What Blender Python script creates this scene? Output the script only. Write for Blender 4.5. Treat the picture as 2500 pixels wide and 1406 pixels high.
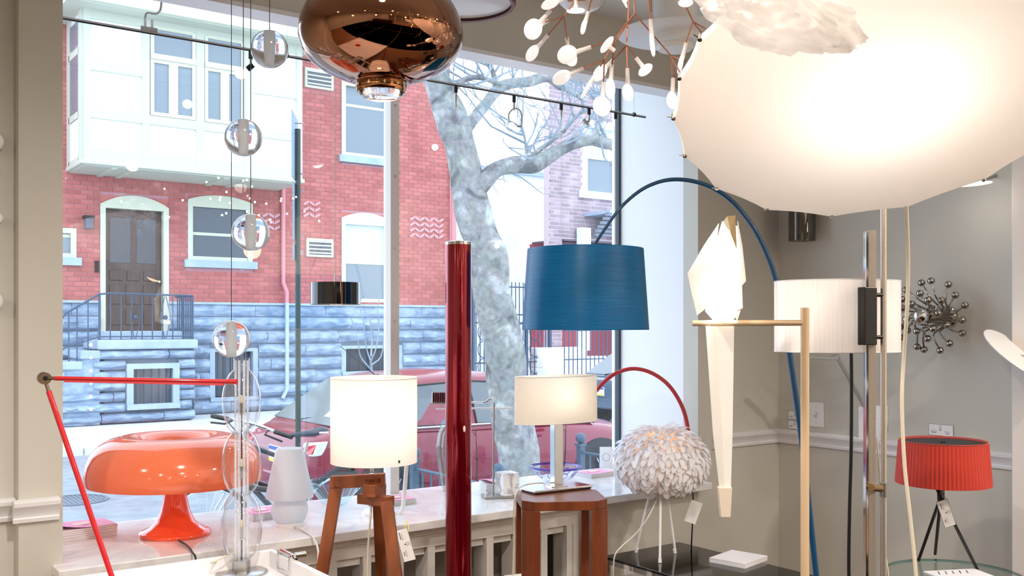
import bpy, bmesh, math, random
from mathutils import Vector, Matrix, noise as mnoise

# ---------------------------------------------------------------- clear
for o in list(bpy.data.objects):
    bpy.data.objects.remove(o, do_unlink=True)
scene = bpy.context.scene
COL = scene.collection
R = math.radians
PI = math.pi
random.seed(7)

# ---------------------------------------------------------------- camera (level, 34.6 mm, slight vertical shift)
F, HZ, HC = 2400.0, 795.0, 1.45
YAW = R(35.88)
CS, SN = math.cos(YAW), math.sin(YAW)
cam_d = bpy.data.cameras.new('camera')
cam_d.sensor_width = 36.0
cam_d.lens = 36.0 * F / 2500.0
cam_d.shift_y = (HZ - 703.0) / 2500.0
cam_d.clip_start = 0.02
cam_d.clip_end = 300
cam_d.dof.use_dof = False
cam = bpy.data.objects.new('camera', cam_d)
COL.objects.link(cam)
cam.location = (0, 0, HC)
cam.rotation_euler = (R(90), 0, -YAW)
scene.camera = cam

# ---------------------------------------------------------------- world: bright bluish overcast sky
SKY_COL = (0.73, 0.86, 1.0)
SKY_STR = 2.8
world = bpy.data.worlds.new('overcast_sky')
scene.world = world
world.use_nodes = True
_bg = world.node_tree.nodes['Background']
_bg.inputs[0].default_value = (*SKY_COL, 1)
_bg.inputs[1].default_value = SKY_STR

# ---------------------------------------------------------------- exposure
vs = scene.view_settings
vs.view_transform = 'Standard'
vs.look = 'None'
vs.gamma = 1.0
vs.use_curve_mapping = False
vs.exposure = 0.35
scene.cycles.transparent_max_bounces = 40

# lamp levels
DOWNLIGHT_W = 17.0
WARM = (1.0, 0.90, 0.79)

# room dimensions (metres): camera stands at the origin
XR, YW, YG, ZC = 4.19, 3.386, 3.96, 2.86       # right wall, window wall, glass plane, ceiling
SILL = 0.69
OX0, OX1 = 0.678, 3.58                         # window opening
XL, YB = -3.2, -4.2                            # left and back walls
G_WALK, G_ROAD, YF = -0.35, -0.47, 20.0        # far pavement, road, far facade plane

# ---------------------------------------------------------------- helpers
def _dir(u):
    a = (u - 1250.0) / F
    return a * CS + SN, -a * SN + CS
def P(u, v, D):
    dx, dy = _dir(u)
    return Vector((D * dx, D * dy, HC + D * (HZ - v) / F))
def PY(u, v, y):
    return P(u, v, y / _dir(u)[1])
def PX(u, v, x):
    return P(u, v, x / _dir(u)[0])
def PZ(u, v, z):
    return P(u, v, (HC - z) * F / (v - HZ))
def depth(p):
    return p[0] * SN + p[1] * CS
RIGHT = Vector((CS, -SN, 0))
FWD = Vector((SN, CS, 0))
UP = Vector((0, 0, 1))

def lin(c):
    if isinstance(c, str):
        c = [int(c[i:i + 2], 16) for i in (0, 2, 4)]
    out = []
    for x in c[:3]:
        x /= 255.0
        out.append(x / 12.92 if x <= 0.04045 else ((x + 0.055) / 1.055) ** 2.4)
    return (*out, 1.0)

def new_mat(name):
    m = bpy.data.materials.new(name)
    m.use_nodes = True
    nt = m.node_tree
    b = nt.nodes['Principled BSDF']
    return m, nt, b

def mat(name, col, rough=0.5, metal=0.0, spec=0.5, col2=None, scale=8.0, detail=4.0, bump=0.0, bscale=None,
        coat=0.0, emis=None, estr=0.0, stretch=None, trans=0.0, ior=1.45, rand=0.0, lo=0.35, hi=0.65, sheen=0.0):
    """Principled material with optional procedural colour variation and bump."""
    m, nt, b = new_mat(name)
    b.inputs['Base Color'].default_value = lin(col)
    b.inputs['Roughness'].default_value = rough
    b.inputs['Metallic'].default_value = metal
    b.inputs['Specular IOR Level'].default_value = spec
    b.inputs['Coat Weight'].default_value = coat
    b.inputs['Transmission Weight'].default_value = trans
    b.inputs['IOR'].default_value = ior
    if sheen:
        b.inputs['Sheen Weight'].default_value = sheen
    if emis:
        b.inputs['Emission Color'].default_value = lin(emis)
        b.inputs['Emission Strength'].default_value = estr
    N, L = nt.nodes, nt.links
    if col2 or bump:
        tc = N.new('ShaderNodeTexCoord')
        vec = tc.outputs['Object']
        if stretch:
            mp = N.new('ShaderNodeMapping')
            mp.inputs['Scale'].default_value = stretch
            L.new(vec, mp.inputs['Vector'])
            vec = mp.outputs['Vector']
    src = None
    if col2:
        nz = N.new('ShaderNodeTexNoise')
        nz.inputs['Scale'].default_value = scale
        nz.inputs['Detail'].default_value = detail
        L.new(vec, nz.inputs['Vector'])
        mr = N.new('ShaderNodeMapRange')
        mr.inputs['From Min'].default_value = lo
        mr.inputs['From Max'].default_value = hi
        L.new(nz.outputs['Fac'], mr.inputs['Value'])
        mx = N.new('ShaderNodeMix')
        mx.data_type = 'RGBA'
        mx.inputs['A'].default_value = lin(col)
        mx.inputs['B'].default_value = lin(col2)
        L.new(mr.outputs['Result'], mx.inputs['Factor'])
        src = mx.outputs['Result']
        L.new(src, b.inputs['Base Color'])
    if rand:
        oi = N.new('ShaderNodeObjectInfo')
        at = N.new('ShaderNodeAttribute')
        at.attribute_name = 'tint'
        ad = N.new('ShaderNodeMath'); ad.operation = 'ADD'
        L.new(oi.outputs['Random'], ad.inputs[0])
        L.new(at.outputs['Fac'], ad.inputs[1])
        fr = N.new('ShaderNodeMath'); fr.operation = 'FRACT'
        L.new(ad.outputs[0], fr.inputs[0])
        mr2 = N.new('ShaderNodeMapRange')
        mr2.inputs['To Min'].default_value = 1 - rand
        mr2.inputs['To Max'].default_value = 1 + rand
        L.new(fr.outputs[0], mr2.inputs['Value'])
        hs = N.new('ShaderNodeHueSaturation')
        L.new(mr2.outputs['Result'], hs.inputs['Value'])
        if src:
            L.new(src, hs.inputs['Color'])
        else:
            hs.inputs['Color'].default_value = lin(col)
        L.new(hs.outputs['Color'], b.inputs['Base Color'])
    if bump:
        nb = N.new('ShaderNodeTexNoise')
        nb.inputs['Scale'].default_value = bscale or scale
        nb.inputs['Detail'].default_value = 6
        L.new(vec, nb.inputs['Vector'])
        bp = N.new('ShaderNodeBump')
        bp.inputs['Strength'].default_value = bump
        bp.inputs['Distance'].default_value = 0.02
        L.new(nb.outputs['Fac'], bp.inputs['Height'])
        L.new(bp.outputs['Normal'], b.inputs['Normal'])
    return m

def thin_glass(name, tint=(1, 1, 1), rough=0.0, boost=1.0, base=0.0, power=5.0):
    """Thin pane: clear with a Fresnel reflection (no refraction)."""
    m, nt, b = new_mat(name)
    N, L = nt.nodes, nt.links
    N.remove(b)
    out = N['Material Output']
    tr = N.new('ShaderNodeBsdfTransparent'); tr.inputs[0].default_value = (*tint, 1)
    gl = N.new('ShaderNodeBsdfGlossy'); gl.inputs['Roughness'].default_value = rough
    lw = N.new('ShaderNodeLayerWeight'); lw.inputs['Blend'].default_value = 0.5
    pw = N.new('ShaderNodeMath'); pw.operation = 'POWER'; pw.inputs[1].default_value = power
    L.new(lw.outputs['Facing'], pw.inputs[0])
    mu = N.new('ShaderNodeMath'); mu.operation = 'MULTIPLY_ADD'      # Schlick Fresnel
    mu.inputs[1].default_value = 0.9
    mu.inputs[2].default_value = 0.045 * boost + base
    mu.use_clamp = True
    L.new(pw.outputs[0], mu.inputs[0])
    mx = N.new('ShaderNodeMixShader')
    L.new(mu.outputs[0], mx.inputs[0])
    L.new(tr.outputs[0], mx.inputs[1])
    L.new(gl.outputs[0], mx.inputs[2])
    L.new(mx.outputs[0], out.inputs['Surface'])
    return m

def translucent(name, col, fac=0.5, rough=0.5, gloss=0.0, col2=None, scale=10, stretch=None, clear=0.0):
    """Lampshade sheet: diffuse + light passing through it."""
    m, nt, b = new_mat(name)
    N, L = nt.nodes, nt.links
    out = N['Material Output']
    b.inputs['Base Color'].default_value = lin(col)
    b.inputs['Roughness'].default_value = rough
    b.inputs['Specular IOR Level'].default_value = gloss
    tl = N.new('ShaderNodeBsdfTranslucent'); tl.inputs[0].default_value = lin(col)
    if col2:
        tc = N.new('ShaderNodeTexCoord'); mp = N.new('ShaderNodeMapping')
        mp.inputs['Scale'].default_value = stretch or (1, 1, 1)
        L.new(tc.outputs['Object'], mp.inputs['Vector'])
        nz = N.new('ShaderNodeTexNoise'); nz.inputs['Scale'].default_value = scale
        nz.inputs['Detail'].default_value = 5
        L.new(mp.outputs[0], nz.inputs['Vector'])
        mr = N.new('ShaderNodeMapRange'); mr.inputs['From Min'].default_value = 0.35; mr.inputs['From Max'].default_value = 0.65
        L.new(nz.outputs['Fac'], mr.inputs['Value'])
        mc = N.new('ShaderNodeMix'); mc.data_type = 'RGBA'
        mc.inputs['A'].default_value = lin(col); mc.inputs['B'].default_value = lin(col2)
        L.new(mr.outputs[0], mc.inputs['Factor'])
        L.new(mc.outputs['Result'], b.inputs['Base Color'])
        L.new(mc.outputs['Result'], tl.inputs[0])
    mx = N.new('ShaderNodeMixShader'); mx.inputs[0].default_value = fac
    L.new(b.outputs[0], mx.inputs[1]); L.new(tl.outputs[0], mx.inputs[2])
    last = mx
    if clear:
        tr = N.new('ShaderNodeBsdfTransparent')
        m2 = N.new('ShaderNodeMixShader'); m2.inputs[0].default_value = clear
        L.new(mx.outputs[0], m2.inputs[1]); L.new(tr.outputs[0], m2.inputs[2])
        last = m2
    L.new(last.outputs[0], out.inputs['Surface'])
    return m

WLOC = {}
class MB:
    """Collects faces; build() links them as ONE mesh object."""
    def __init__(self):
        self.v, self.f, self.t = [], [], []
    def add(self, verts, faces, M=None, tint=None):
        k = len(self.v)
        for p in verts:
            p = Vector(p)
            self.v.append(M @ p if M is not None else p)
        for f in faces:
            self.f.append([i + k for i in f])
            self.t.append(tint)
        return self
    def box(self, x0, x1, y0, y1, z0, z1, M=None, tint=None, skip=()):
        vs_ = [(x0, y0, z0), (x1, y0, z0), (x1, y1, z0), (x0, y1, z0), (x0, y0, z1), (x1, y0, z1), (x1, y1, z1), (x0, y1, z1)]
        fs = {'b': (0, 3, 2, 1), 't': (4, 5, 6, 7), 'f': (0, 1, 5, 4), 'r': (1, 2, 6, 5), 'k': (2, 3, 7, 6), 'l': (3, 0, 4, 7)}
        return self.add(vs_, [fs[k] for k in fs if k not in skip], M, tint)
    def cbox(self, c, s, rz=0.0, M=None):
        m = Matrix.Translation(Vector(c)) @ (Matrix.Rotation(rz, 4, 'Z') if M is None else M)
        return self.box(-s[0] / 2, s[0] / 2, -s[1] / 2, s[1] / 2, -s[2] / 2, s[2] / 2, m)
    def beam(self, p, q, w, h, up=UP):
        p, q = Vector(p), Vector(q)
        d = q - p; L_ = d.length
        d.normalize()
        s = d.cross(up)
        if s.length < 1e-4:
            s = d.cross(Vector((1, 0, 0)))
        s.normalize(); t = s.cross(d)
        m = Matrix(((d.x, s.x, t.x, p.x), (d.y, s.y, t.y, p.y), (d.z, s.z, t.z, p.z), (0, 0, 0, 1)))
        return self.box(0, L_, -w / 2, w / 2, -h / 2, h / 2, m)
    def tube(self, pts, r, n=8, caps=True, closed=False):
        pts = [Vector(p) for p in pts]
        m = len(pts)
        rs = r if isinstance(r, (list, tuple)) else [r] * m
        k = len(self.v)
        prev = None
        for i, p in enumerate(pts):
            if closed:
                d = pts[(i + 1) % m] - pts[i - 1]
            else:
                d = pts[min(i + 1, m - 1)] - pts[max(i - 1, 0)]
            if d.length < 1e-9:
                d = UP.copy()
            d.normalize()
            if prev is None:
                s = d.cross(UP)
                if s.length < 1e-3:
                    s = d.cross(Vector((1, 0, 0)))
            else:
                s = prev - d * prev.dot(d)
                if s.length < 1e-6:
                    s = d.cross(UP)
            s.normalize(); prev = s
            t = d.cross(s)
            for j in range(n):
                a = 2 * PI * j / n
                self.v.append(p + (s * math.cos(a) + t * math.sin(a)) * rs[i])
        for i in range(m if closed else m - 1):
            i2 = (i + 1) % m
            for j in range(n):
                j2 = (j + 1) % n
                self.f.append([k + i * n + j, k + i * n + j2, k + i2 * n + j2, k + i2 * n + j])
                self.t.append(None)
        if caps and not closed:
            self.f.append([k + j for j in range(n)][::-1]); self.t.append(None)
            self.f.append([k + (m - 1) * n + j for j in range(n)]); self.t.append(None)
        return self
    def lathe(self, prof, o=(0, 0, 0), n=32, axis=None, sx=1.0, sy=1.0, caps=False):
        o = Vector(o)
        M = Matrix.Translation(o)
        if axis is not None:
            M = M @ Vector(axis).normalized().to_track_quat('Z', 'Y').to_matrix().to_4x4()
        k = len(self.v)
        for (r, z) in prof:
            for j in range(n):
                a = 2 * PI * j / n
                self.v.append(M @ Vector((r * sx * math.cos(a), r * sy * math.sin(a), z)))
        m = len(prof)
        for i in range(m - 1):
            for j in range(n):
                j2 = (j + 1) % n
                self.f.append([k + i * n + j, k + i * n + j2, k + (i + 1) * n + j2, k + (i + 1) * n + j])
                self.t.append(None)
        if caps:
            if prof[0][0] > 1e-6:
                self.f.append([k + j for j in range(n)][::-1]); self.t.append(None)
            if prof[-1][0] > 1e-6:
                self.f.append([k + (m - 1) * n + j for j in range(n)]); self.t.append(None)
        return self
    def cyl(self, p, q, r, n=16):
        return self.tube([p, q], r, n)
    def sphere(self, c, r, n=16, m=10, sc=(1, 1, 1)):
        c = Vector(c)
        k = len(self.v)
        for i in range(m + 1):
            th = PI * i / m
            for j in range(n):
                a = 2 * PI * j / n
                self.v.append(c + Vector((r * sc[0] * math.sin(th) * math.cos(a), r * sc[1] * math.sin(th) * math.sin(a), r * sc[2] * math.cos(th))))
        for i in range(m):
            for j in range(n):
                j2 = (j + 1) % n
                self.f.append([k + i * n + j, k + (i + 1) * n + j, k + (i + 1) * n + j2, k + i * n + j2])
                self.t.append(None)
        return self
    def prism(self, poly, d):
        """poly: list of 3-D points (planar), extruded by vector d."""
        d = Vector(d); n = len(poly)
        a = [Vector(p) for p in poly]
        self.add(a + [p + d for p in a], [list(range(n))[::-1], list(range(n, 2 * n))] + [[i, (i + 1) % n, n + (i + 1) % n, n + i] for i in range(n)])
        return self
    def build(self, name, m=None, parent=None, smooth=40, bevel=0.0, bseg=2, at=None, solid=0.0):
        me = bpy.data.meshes.new(name)
        w = WLOC.get(parent, Vector((0, 0, 0))) if parent is not None else Vector(at or (0, 0, 0))
        me.from_pydata([tuple(p - w) for p in self.v], [], self.f)
        bm = bmesh.new(); bm.from_mesh(me)
        bmesh.ops.remove_doubles(bm, verts=bm.verts, dist=1e-5)
        if not any(t is not None for t in self.t):
            bmesh.ops.dissolve_degenerate(bm, dist=1e-6, edges=bm.edges)
        bmesh.ops.recalc_face_normals(bm, faces=bm.faces)
        bm.to_mesh(me); bm.free()
        if any(t is not None for t in self.t) and len(me.polygons) == len(self.f):
            at_ = me.attributes.new('tint', 'FLOAT', 'FACE')
            at_.data.foreach_set('value', [t or 0.0 for t in self.t])
        if m is not None:
            me.materials.append(m)
        if smooth:
            me.polygons.foreach_set('use_smooth', [True] * len(me.polygons))
            me.set_sharp_from_angle(angle=R(smooth))
        ob = bpy.data.objects.new(name, me)
        COL.objects.link(ob)
        if parent is not None:
            ob.parent = parent
        else:
            ob.location = w
        WLOC[ob] = w
        if solid:
            md = ob.modifiers.new('Solidify', 'SOLIDIFY'); md.thickness = solid; md.offset = 0
        if bevel:
            md = ob.modifiers.new('Bevel', 'BEVEL'); md.width = bevel; md.segments = bseg; md.limit_method = 'ANGLE'; md.angle_limit = R(50)
        return ob

def tag(o, label=None, cat=None, group=None, kind=None):
    if label: o['label'] = label
    if cat: o['category'] = cat
    if group: o['group'] = group
    if kind: o['kind'] = kind
    return o
def thing(name, label, cat, loc=(0, 0, 0), group=None, kind=None):
    o = bpy.data.objects.new(name, None)
    COL.objects.link(o)
    o.location = loc
    o.empty_display_size = 0.1
    WLOC[o] = Vector(loc)
    return tag(o, label, cat, group, kind)
def struct(name, mb, m, label=None, **k):
    o = mb.build(name, m, **k)
    o['kind'] = 'structure'
    if label: o['label'] = label
    return o
def copy_tree(o, parent=None, loc=None):
    c = o.copy(); COL.objects.link(c); c.parent = parent
    WLOC[c] = WLOC[o]
    for ch in list(o.children):
        copy_tree(ch, c)
    if loc is not None:
        c.location = loc
    return c
def inst(me_ob, name, loc, parent, rot=(0, 0, 0), scale=(1, 1, 1), m=None):
    """another object on the same mesh, as a part of parent (world loc)."""
    o = bpy.data.objects.new(name, me_ob.data)
    COL.objects.link(o)
    o.parent = parent
    o.location = Vector(loc) - WLOC.get(parent, Vector((0, 0, 0)))
    o.rotation_euler = rot
    o.scale = scale
    WLOC[o] = WLOC.get(parent, Vector((0, 0, 0)))
    return o
def lamp(parent, loc, watts, col=WARM, size=0.03, name='bulb_light'):
    """the light a lamp really gives, inside its fitting"""
    d = bpy.data.lights.new(name, 'POINT')
    d.energy = watts; d.color = col; d.shadow_soft_size = size
    o = bpy.data.objects.new(name, d)
    COL.objects.link(o)
    o.parent = parent
    o.location = Vector(loc) - WLOC.get(parent, Vector((0, 0, 0)))
    return o
def curve(pts, n=8):
    """Catmull-Rom through points"""
    pts = [Vector(p) for p in pts]
    q = [pts[0] * 2 - pts[1]] + pts + [pts[-1] * 2 - pts[-2]]
    out = []
    for i in range(1, len(q) - 2):
        for k in range(n):
            t = k / n
            a, b, c, d = q[i - 1], q[i], q[i + 1], q[i + 2]
            out.append(0.5 * ((2 * b) + (c - a) * t + (2 * a - 5 * b + 4 * c - d) * t * t + (3 * b - a - 3 * c + d) * t ** 3))
    out.append(pts[-1])
    return out
def text_mesh(s, size, M, mtl, parent, name='lettering', extrude=0.0004):
    cu = bpy.data.curves.new('txt', 'FONT')
    cu.body = s; cu.size = size; cu.extrude = extrude
    cu.align_x = 'CENTER'; cu.align_y = 'CENTER'
    cu.resolution_u = 2
    ob = bpy.data.objects.new('txt', cu)
    COL.objects.link(ob)
    dg = bpy.context.evaluated_depsgraph_get()
    me = bpy.data.meshes.new_from_object(ob.evaluated_get(dg))
    bpy.data.objects.remove(ob, do_unlink=True)
    w = WLOC.get(parent, Vector((0, 0, 0)))
    me.transform(Matrix.Translation(-w) @ M)
    me.materials.clear(); me.materials.append(mtl)
    o = bpy.data.objects.new(name, me)
    COL.objects.link(o); o.parent = parent
    WLOC[o] = w
    return o
def frame(o, x, z, y=None):
    """4x4 from origin and x / z axes"""
    x = Vector(x).normalized(); z = Vector(z).normalized()
    y = z.cross(x).normalized(); x = y.cross(z).normalized()
    return Matrix(((x.x, y.x, z.x, o[0]), (x.y, y.y, z.y, o[1]), (x.z, y.z, z.z, o[2]), (0, 0, 0, 1)))

# ---------------------------------------------------------------- shared materials
M_WALL = mat('wall_paint', 'cbc9c2', 0.75, spec=0.2, col2='c6c3ba', scale=1.5, bump=0.02, bscale=60)
M_CEIL = mat('ceiling_paint', 'd9d6d0', 0.8, spec=0.2)
M_TRIM = mat('trim_white', 'e6e6ea', 0.45, bump=0.03, bscale=30)
M_CHROME = mat('chrome', 'd8d8da', 0.06, 1.0)
M_STEEL = mat('brushed_steel', 'b4b2b0', 0.28, 1.0, bump=0.03, bscale=200, stretch=(1, 1, 0.05))
M_BLACK = mat('black_plastic', '0b0b0d', 0.35)
M_BLACKCORD = mat('black_cord', '131417', 0.5)
M_WHITECORD = mat('white_cord', 'dcd8d4', 0.5)
M_CLEARCORD = mat('clear_cord', 'cfc6b4', 0.3)
M_WIRE = mat('thin_wire', '4a4d52', 0.4, 0.6)
M_WHITE = mat('white_plastic', 'eeeef0', 0.35)
M_PAPER = mat('paper', 'efedf0', 0.6)
M_INK = mat('ink', '22242c', 0.6)
M_GREENINK = mat('green_ink', '9aa24a', 0.6)
M_GLASS = thin_glass('clear_thin_glass', (0.985, 0.99, 0.99), boost=1.0)
# ================================================================ ROOM SHELL
M_FLOOR = mat('oak_floor', '8a6a4c', 0.4, col2='76563a', scale=6, stretch=(0.3, 6, 1), bump=0.05, bscale=40)
M_MARBLE = None
def marble(name, base, vein, scale=3.0, rough=0.12):
    m, nt, b = new_mat(name)
    N, L = nt.nodes, nt.links
    b.inputs['Roughness'].default_value = rough
    tc = N.new('ShaderNodeTexCoord')
    n1 = N.new('ShaderNodeTexNoise'); n1.inputs['Scale'].default_value = scale; n1.inputs['Detail'].default_value = 8
    n1.inputs['Distortion'].default_value = 1.6
    L.new(tc.outputs['Object'], n1.inputs['Vector'])
    sb = N.new('ShaderNodeMath'); sb.operation = 'SUBTRACT'; sb.inputs[1].default_value = 0.5
    L.new(n1.outputs['Fac'], sb.inputs[0])
    ab = N.new('ShaderNodeMath'); ab.operation = 'ABSOLUTE'; L.new(sb.outputs[0], ab.inputs[0])
    mr = N.new('ShaderNodeMapRange'); mr.inputs['From Max'].default_value = 0.06
    L.new(ab.outputs[0], mr.inputs['Value'])
    mx = N.new('ShaderNodeMix'); mx.data_type = 'RGBA'
    mx.inputs['A'].default_value = lin(vein); mx.inputs['B'].default_value = lin(base)
    L.new(mr.outputs[0], mx.inputs['Factor'])
    L.new(mx.outputs['Result'], b.inputs['Base Color'])
    return m
M_MARBLE = marble('sill_marble', 'ebeaec', 'dddce2', 3.2)
M_REVEAL = mat('reveal_white', 'e9ecf0', 0.6)

floor_ = struct('floor', MB().box(XL - 0.1, XR + 0.1, YB - 0.1, YG + 0.0, -0.08, 0), M_FLOOR, smooth=0)
ceil_ = struct('ceiling', MB().box(XL - 0.1, XR + 0.12, YB - 0.1, YG + 0.05, ZC, ZC + 0.08), M_CEIL, smooth=0)
TW = 0.10
# window wall: left of the opening, right of it, above (header beam), below the sill
w = MB()
w.box(XL, OX0 - 0.128, YW + 0.055, YW + 0.055 + TW, 0, ZC)                # recessed wall left of the pilaster
w.box(OX0 - 0.128, OX0, YW, YG + 0.06, 0, ZC)                             # pilaster beside the opening
w.box(OX1, XR + 0.1, YW, YW + TW, 0, ZC)
w.box(OX0, OX1, YW, YW + 0.10, 2.595, ZC)
w.box(OX0, 1.0, YW, YW + TW, 0, SILL - 0.035)
w.box(2.80, OX1, YW, YW + TW, 0, SILL - 0.035)
wall_front = struct('wall_front', w, M_WALL, 'beige window wall with pilaster and header beam', smooth=0)
rv = MB()
rv.box(OX1, OX1 + 0.08, YW + TW, YG + 0.06, 0.0, ZC)
reveal = struct('trim_1', rv, M_REVEAL, 'white side reveal of the shop window recess', smooth=0)
# thin pale strip under the header beam
struct('trim_2', MB().box(OX0, OX1, YW - 0.006, YW + 0.106, 2.578, 2.595), M_TRIM, 'thin white trim under the header beam', smooth=0)
struct('wall_right', MB().box(XR, XR + 0.1, YB, YW + TW, 0, ZC), M_WALL, 'pale grey-beige right hand wall', smooth=0)
struct('wall_left', MB().box(XL - 0.1, XL, YB, YW + 0.2, 0, ZC), M_WALL, smooth=0)
struct('wall_back', MB().box(XL - 0.1, XR + 0.1, YB - 0.1, YB, 0, ZC), M_WALL, smooth=0)
struct('trim_3', MB().box(XR - 0.13, XR, 1.55, 2.085, 0, ZC), mat('casing_white', 'e4dcd6', 0.5), 'white door casing at the right wall', smooth=20, bevel=0.004)

# chair rail: stepped / coved profile swept along the walls
RP = [(0, 0), (0.012, 0.0), (0.014, 0.012), (0.010, 0.016), (0.012, 0.024), (0.020, 0.040), (0.030, 0.052), (0.032, 0.064), (0.020, 0.070), (0, 0.072)]
def rail(name, p, q, out, z0, label):
    mb = MB()
    p, q, out = Vector(p), Vector(q), Vector(out)
    n = len(RP)
    a = [p + out * d + UP * (z0 + h) for d, h in RP]
    b = [q + out * d + UP * (z0 + h) for d, h in RP]
    mb.add(a + b, [list(range(n))[::-1], list(range(n, 2 * n))] + [[i, (i + 1) % n, n + (i + 1) % n, n + i] for i in range(n)])
    return struct(name, mb, M_TRIM, label, smooth=30)
ZR = 0.835
rail('baseboard_right', (XR, 2.085, 0), (XR, YW - 0.0, 0), (-1, 0, 0), ZR, 'white moulded chair rail on the right wall')
rail('baseboard_front', (OX1 + 0.10, YW, 0), (XR, YW, 0), (0, -1, 0), ZR, 'white moulded chair rail between window and corner')
rail('baseboard_pilaster', (OX0 - 0.145, YW, 0), (OX0 - 0.012, YW, 0), (0, -1, 0), ZR, 'white moulded chair rail across the pilaster')
rail('baseboard_left', (XL, YW + 0.055, 0), (OX0 - 0.13, YW + 0.055, 0), (0, -1, 0), ZR, 'white moulded chair rail on the recessed wall left of the pilaster')

# ---- window: frame, mullion, panes
win = thing('window_1', 'large shop window of two panes facing the street', None, (2.1, YG, SILL), kind='structure')
M_FRAME = mat('window_frame_paint', 'd9d3ce', 0.5)
M_DARKFRAME = mat('window_frame_dark', '3a4652', 0.5, bump=0.08, bscale=40)
mx0 = 2.178
mull = MB().box(mx0 - 0.022, mx0 + 0.022, YG - 0.045, YG + 0.02, SILL, ZC).build('mullion', M_FRAME, win, smooth=0)
for v in (430, 607, 785, 1135, 257):
    s = PY(966, v, YG - 0.047)
    MB().lathe([(0.0, -0.004), (0.0055, -0.004), (0.0065, 0.0)], (s.x, YG - 0.0445, s.z), 12, axis=(0, 1, 0)).build('screw', M_STEEL, mull)
MB().box(OX1 - 0.016, OX1, YG - 0.012, YG + 0.02, SILL, ZC).build('frame_side', M_DARKFRAME, win, smooth=0)
MB().box(OX0 - 0.0, OX0 + 0.03, YG - 0.03, YG + 0.03, SILL, ZC).build('frame_side', M_DARKFRAME, win, smooth=0)
M_PANE = thin_glass('window_pane', (0.97, 0.985, 1.0), boost=1.8)
MB().add([(OX0 + 0.03, YG, SILL), (mx0 - 0.022, YG, SILL), (mx0 - 0.022, YG, ZC), (OX0 + 0.03, YG, ZC)], [(0, 1, 2, 3)]).build('pane', M_PANE, win, smooth=0)
MB().add([(mx0 + 0.022, YG, SILL), (OX1 - 0.012, YG, SILL), (OX1 - 0.012, YG, ZC), (mx0 + 0.022, YG, ZC)], [(0, 1, 2, 3)]).build('pane', M_PANE, win, smooth=0)

# ---- marble sill
sill = struct('trim_4', MB().box(OX0 - 0.03, OX1 + 0.0, YW - 0.096, YG + 0.02, SILL - 0.034, SILL), M_MARBLE, 'white marble window sill slab', smooth=20, bevel=0.004)
struct('wall_below_window', MB().box(OX0, OX1, YG - 0.02, YG + 0.06, G_WALK, SILL - 0.034), M_WALL, smooth=0)

# ---- radiator cover under the sill: every slat its own piece
rc = thing('radiator_cover', 'white slatted radiator cover under the marble sill', 'radiator cover', (1.9, YW, 0))
M_RC = mat('radiator_cover_paint', 'dedbd8', 0.5)
ZT = SILL - 0.034
MB().box(1.0, 2.79, YW - 0.035, YW + 0.02, ZT - 0.034, ZT).build('moulding', M_RC, rc, smooth=0)
MB().box(1.0, 2.79, YW - 0.022, YW + 0.02, ZT - 0.085, ZT - 0.034).build('top_rail', M_RC, rc, smooth=0)
MB().box(1.0, 2.79, YW - 0.022, YW + 0.0, 0.02, 0.12).build('bottom_rail', M_RC, rc, smooth=0)
x = 1.04; k = 0
sl = None
while x < 2.78:
    mb = MB().box(x - 0.017, x + 0.017, YW - 0.020, YW + 0.075, 0.10, ZT - 0.08)
    mb.build('slat', M_RC, rc, smooth=0)
    x += 0.1425
mb = MB()
x = 1.04
while x < 2.7:
    mb.box(x + 0.02, x + 0.122, YW + 0.0, YW + 0.022, ZT - 0.118, ZT - 0.085)
    x += 0.1425
mb.build('spacer_block', M_RC, rc, smooth=0)
MB().box(2.765, 2.79, YW - 0.020, YW + 0.12, 0.0, ZT - 0.034).build('end_panel', M_RC, rc, smooth=0)

# ---- ceiling downlights (the shop's general light)
M_BULB = mat('downlight_lens', 'fff4e0', 0.3, emis='ffe8cc', estr=6)
def downlight(x, y, w_=DOWNLIGHT_W, label=''):
    t = thing('ceiling_downlight', label, 'downlight', (x, y, ZC), 'recessed ceiling downlights')
    MB().lathe([(0.075, 0.0), (0.075, -0.008), (0.055, -0.010), (0.05, -0.002)], (x, y, ZC), 28).build('ring', M_WHITE, t)
    lit = w_ > 0
    MB().lathe([(0.0, -0.003), (0.05, -0.003)], (x, y, ZC), 24).build('lens_offscreen' if lit else 'lens', M_BULB if lit else M_BLACK, t)
    if not lit: return
    d = bpy.data.lights.new('ceiling_downlight_offscreen', 'SPOT')
    d.energy = w_ * 10; d.color = WARM; d.spot_size = R(168); d.spot_blend = 1.0; d.shadow_soft_size = 0.06
    o = bpy.data.objects.new('ceiling_downlight_offscreen', d); COL.objects.link(o); o.parent = t; o.location = (0, 0, -0.03)
n_ = 0
for x, y in ((-1.6, -2.6), (-1.6, -0.2), (-1.6, 2.0), (0.6, -2.6), (0.5, -0.6), (0.75, 1.35), (2.3, -2.6), (2.3, -0.8), (2.2, 0.9), (3.55, -1.6), (3.5, 0.3), (3.62, 1.9)):
    off = (x, y) in ((2.2, 0.9), (3.62, 1.9))              # these two are switched off
    downlight(x, y, 0 if off else DOWNLIGHT_W, 'unlit round recessed downlight in the white ceiling' if off else 'lit round recessed downlight in the white ceiling')

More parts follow.
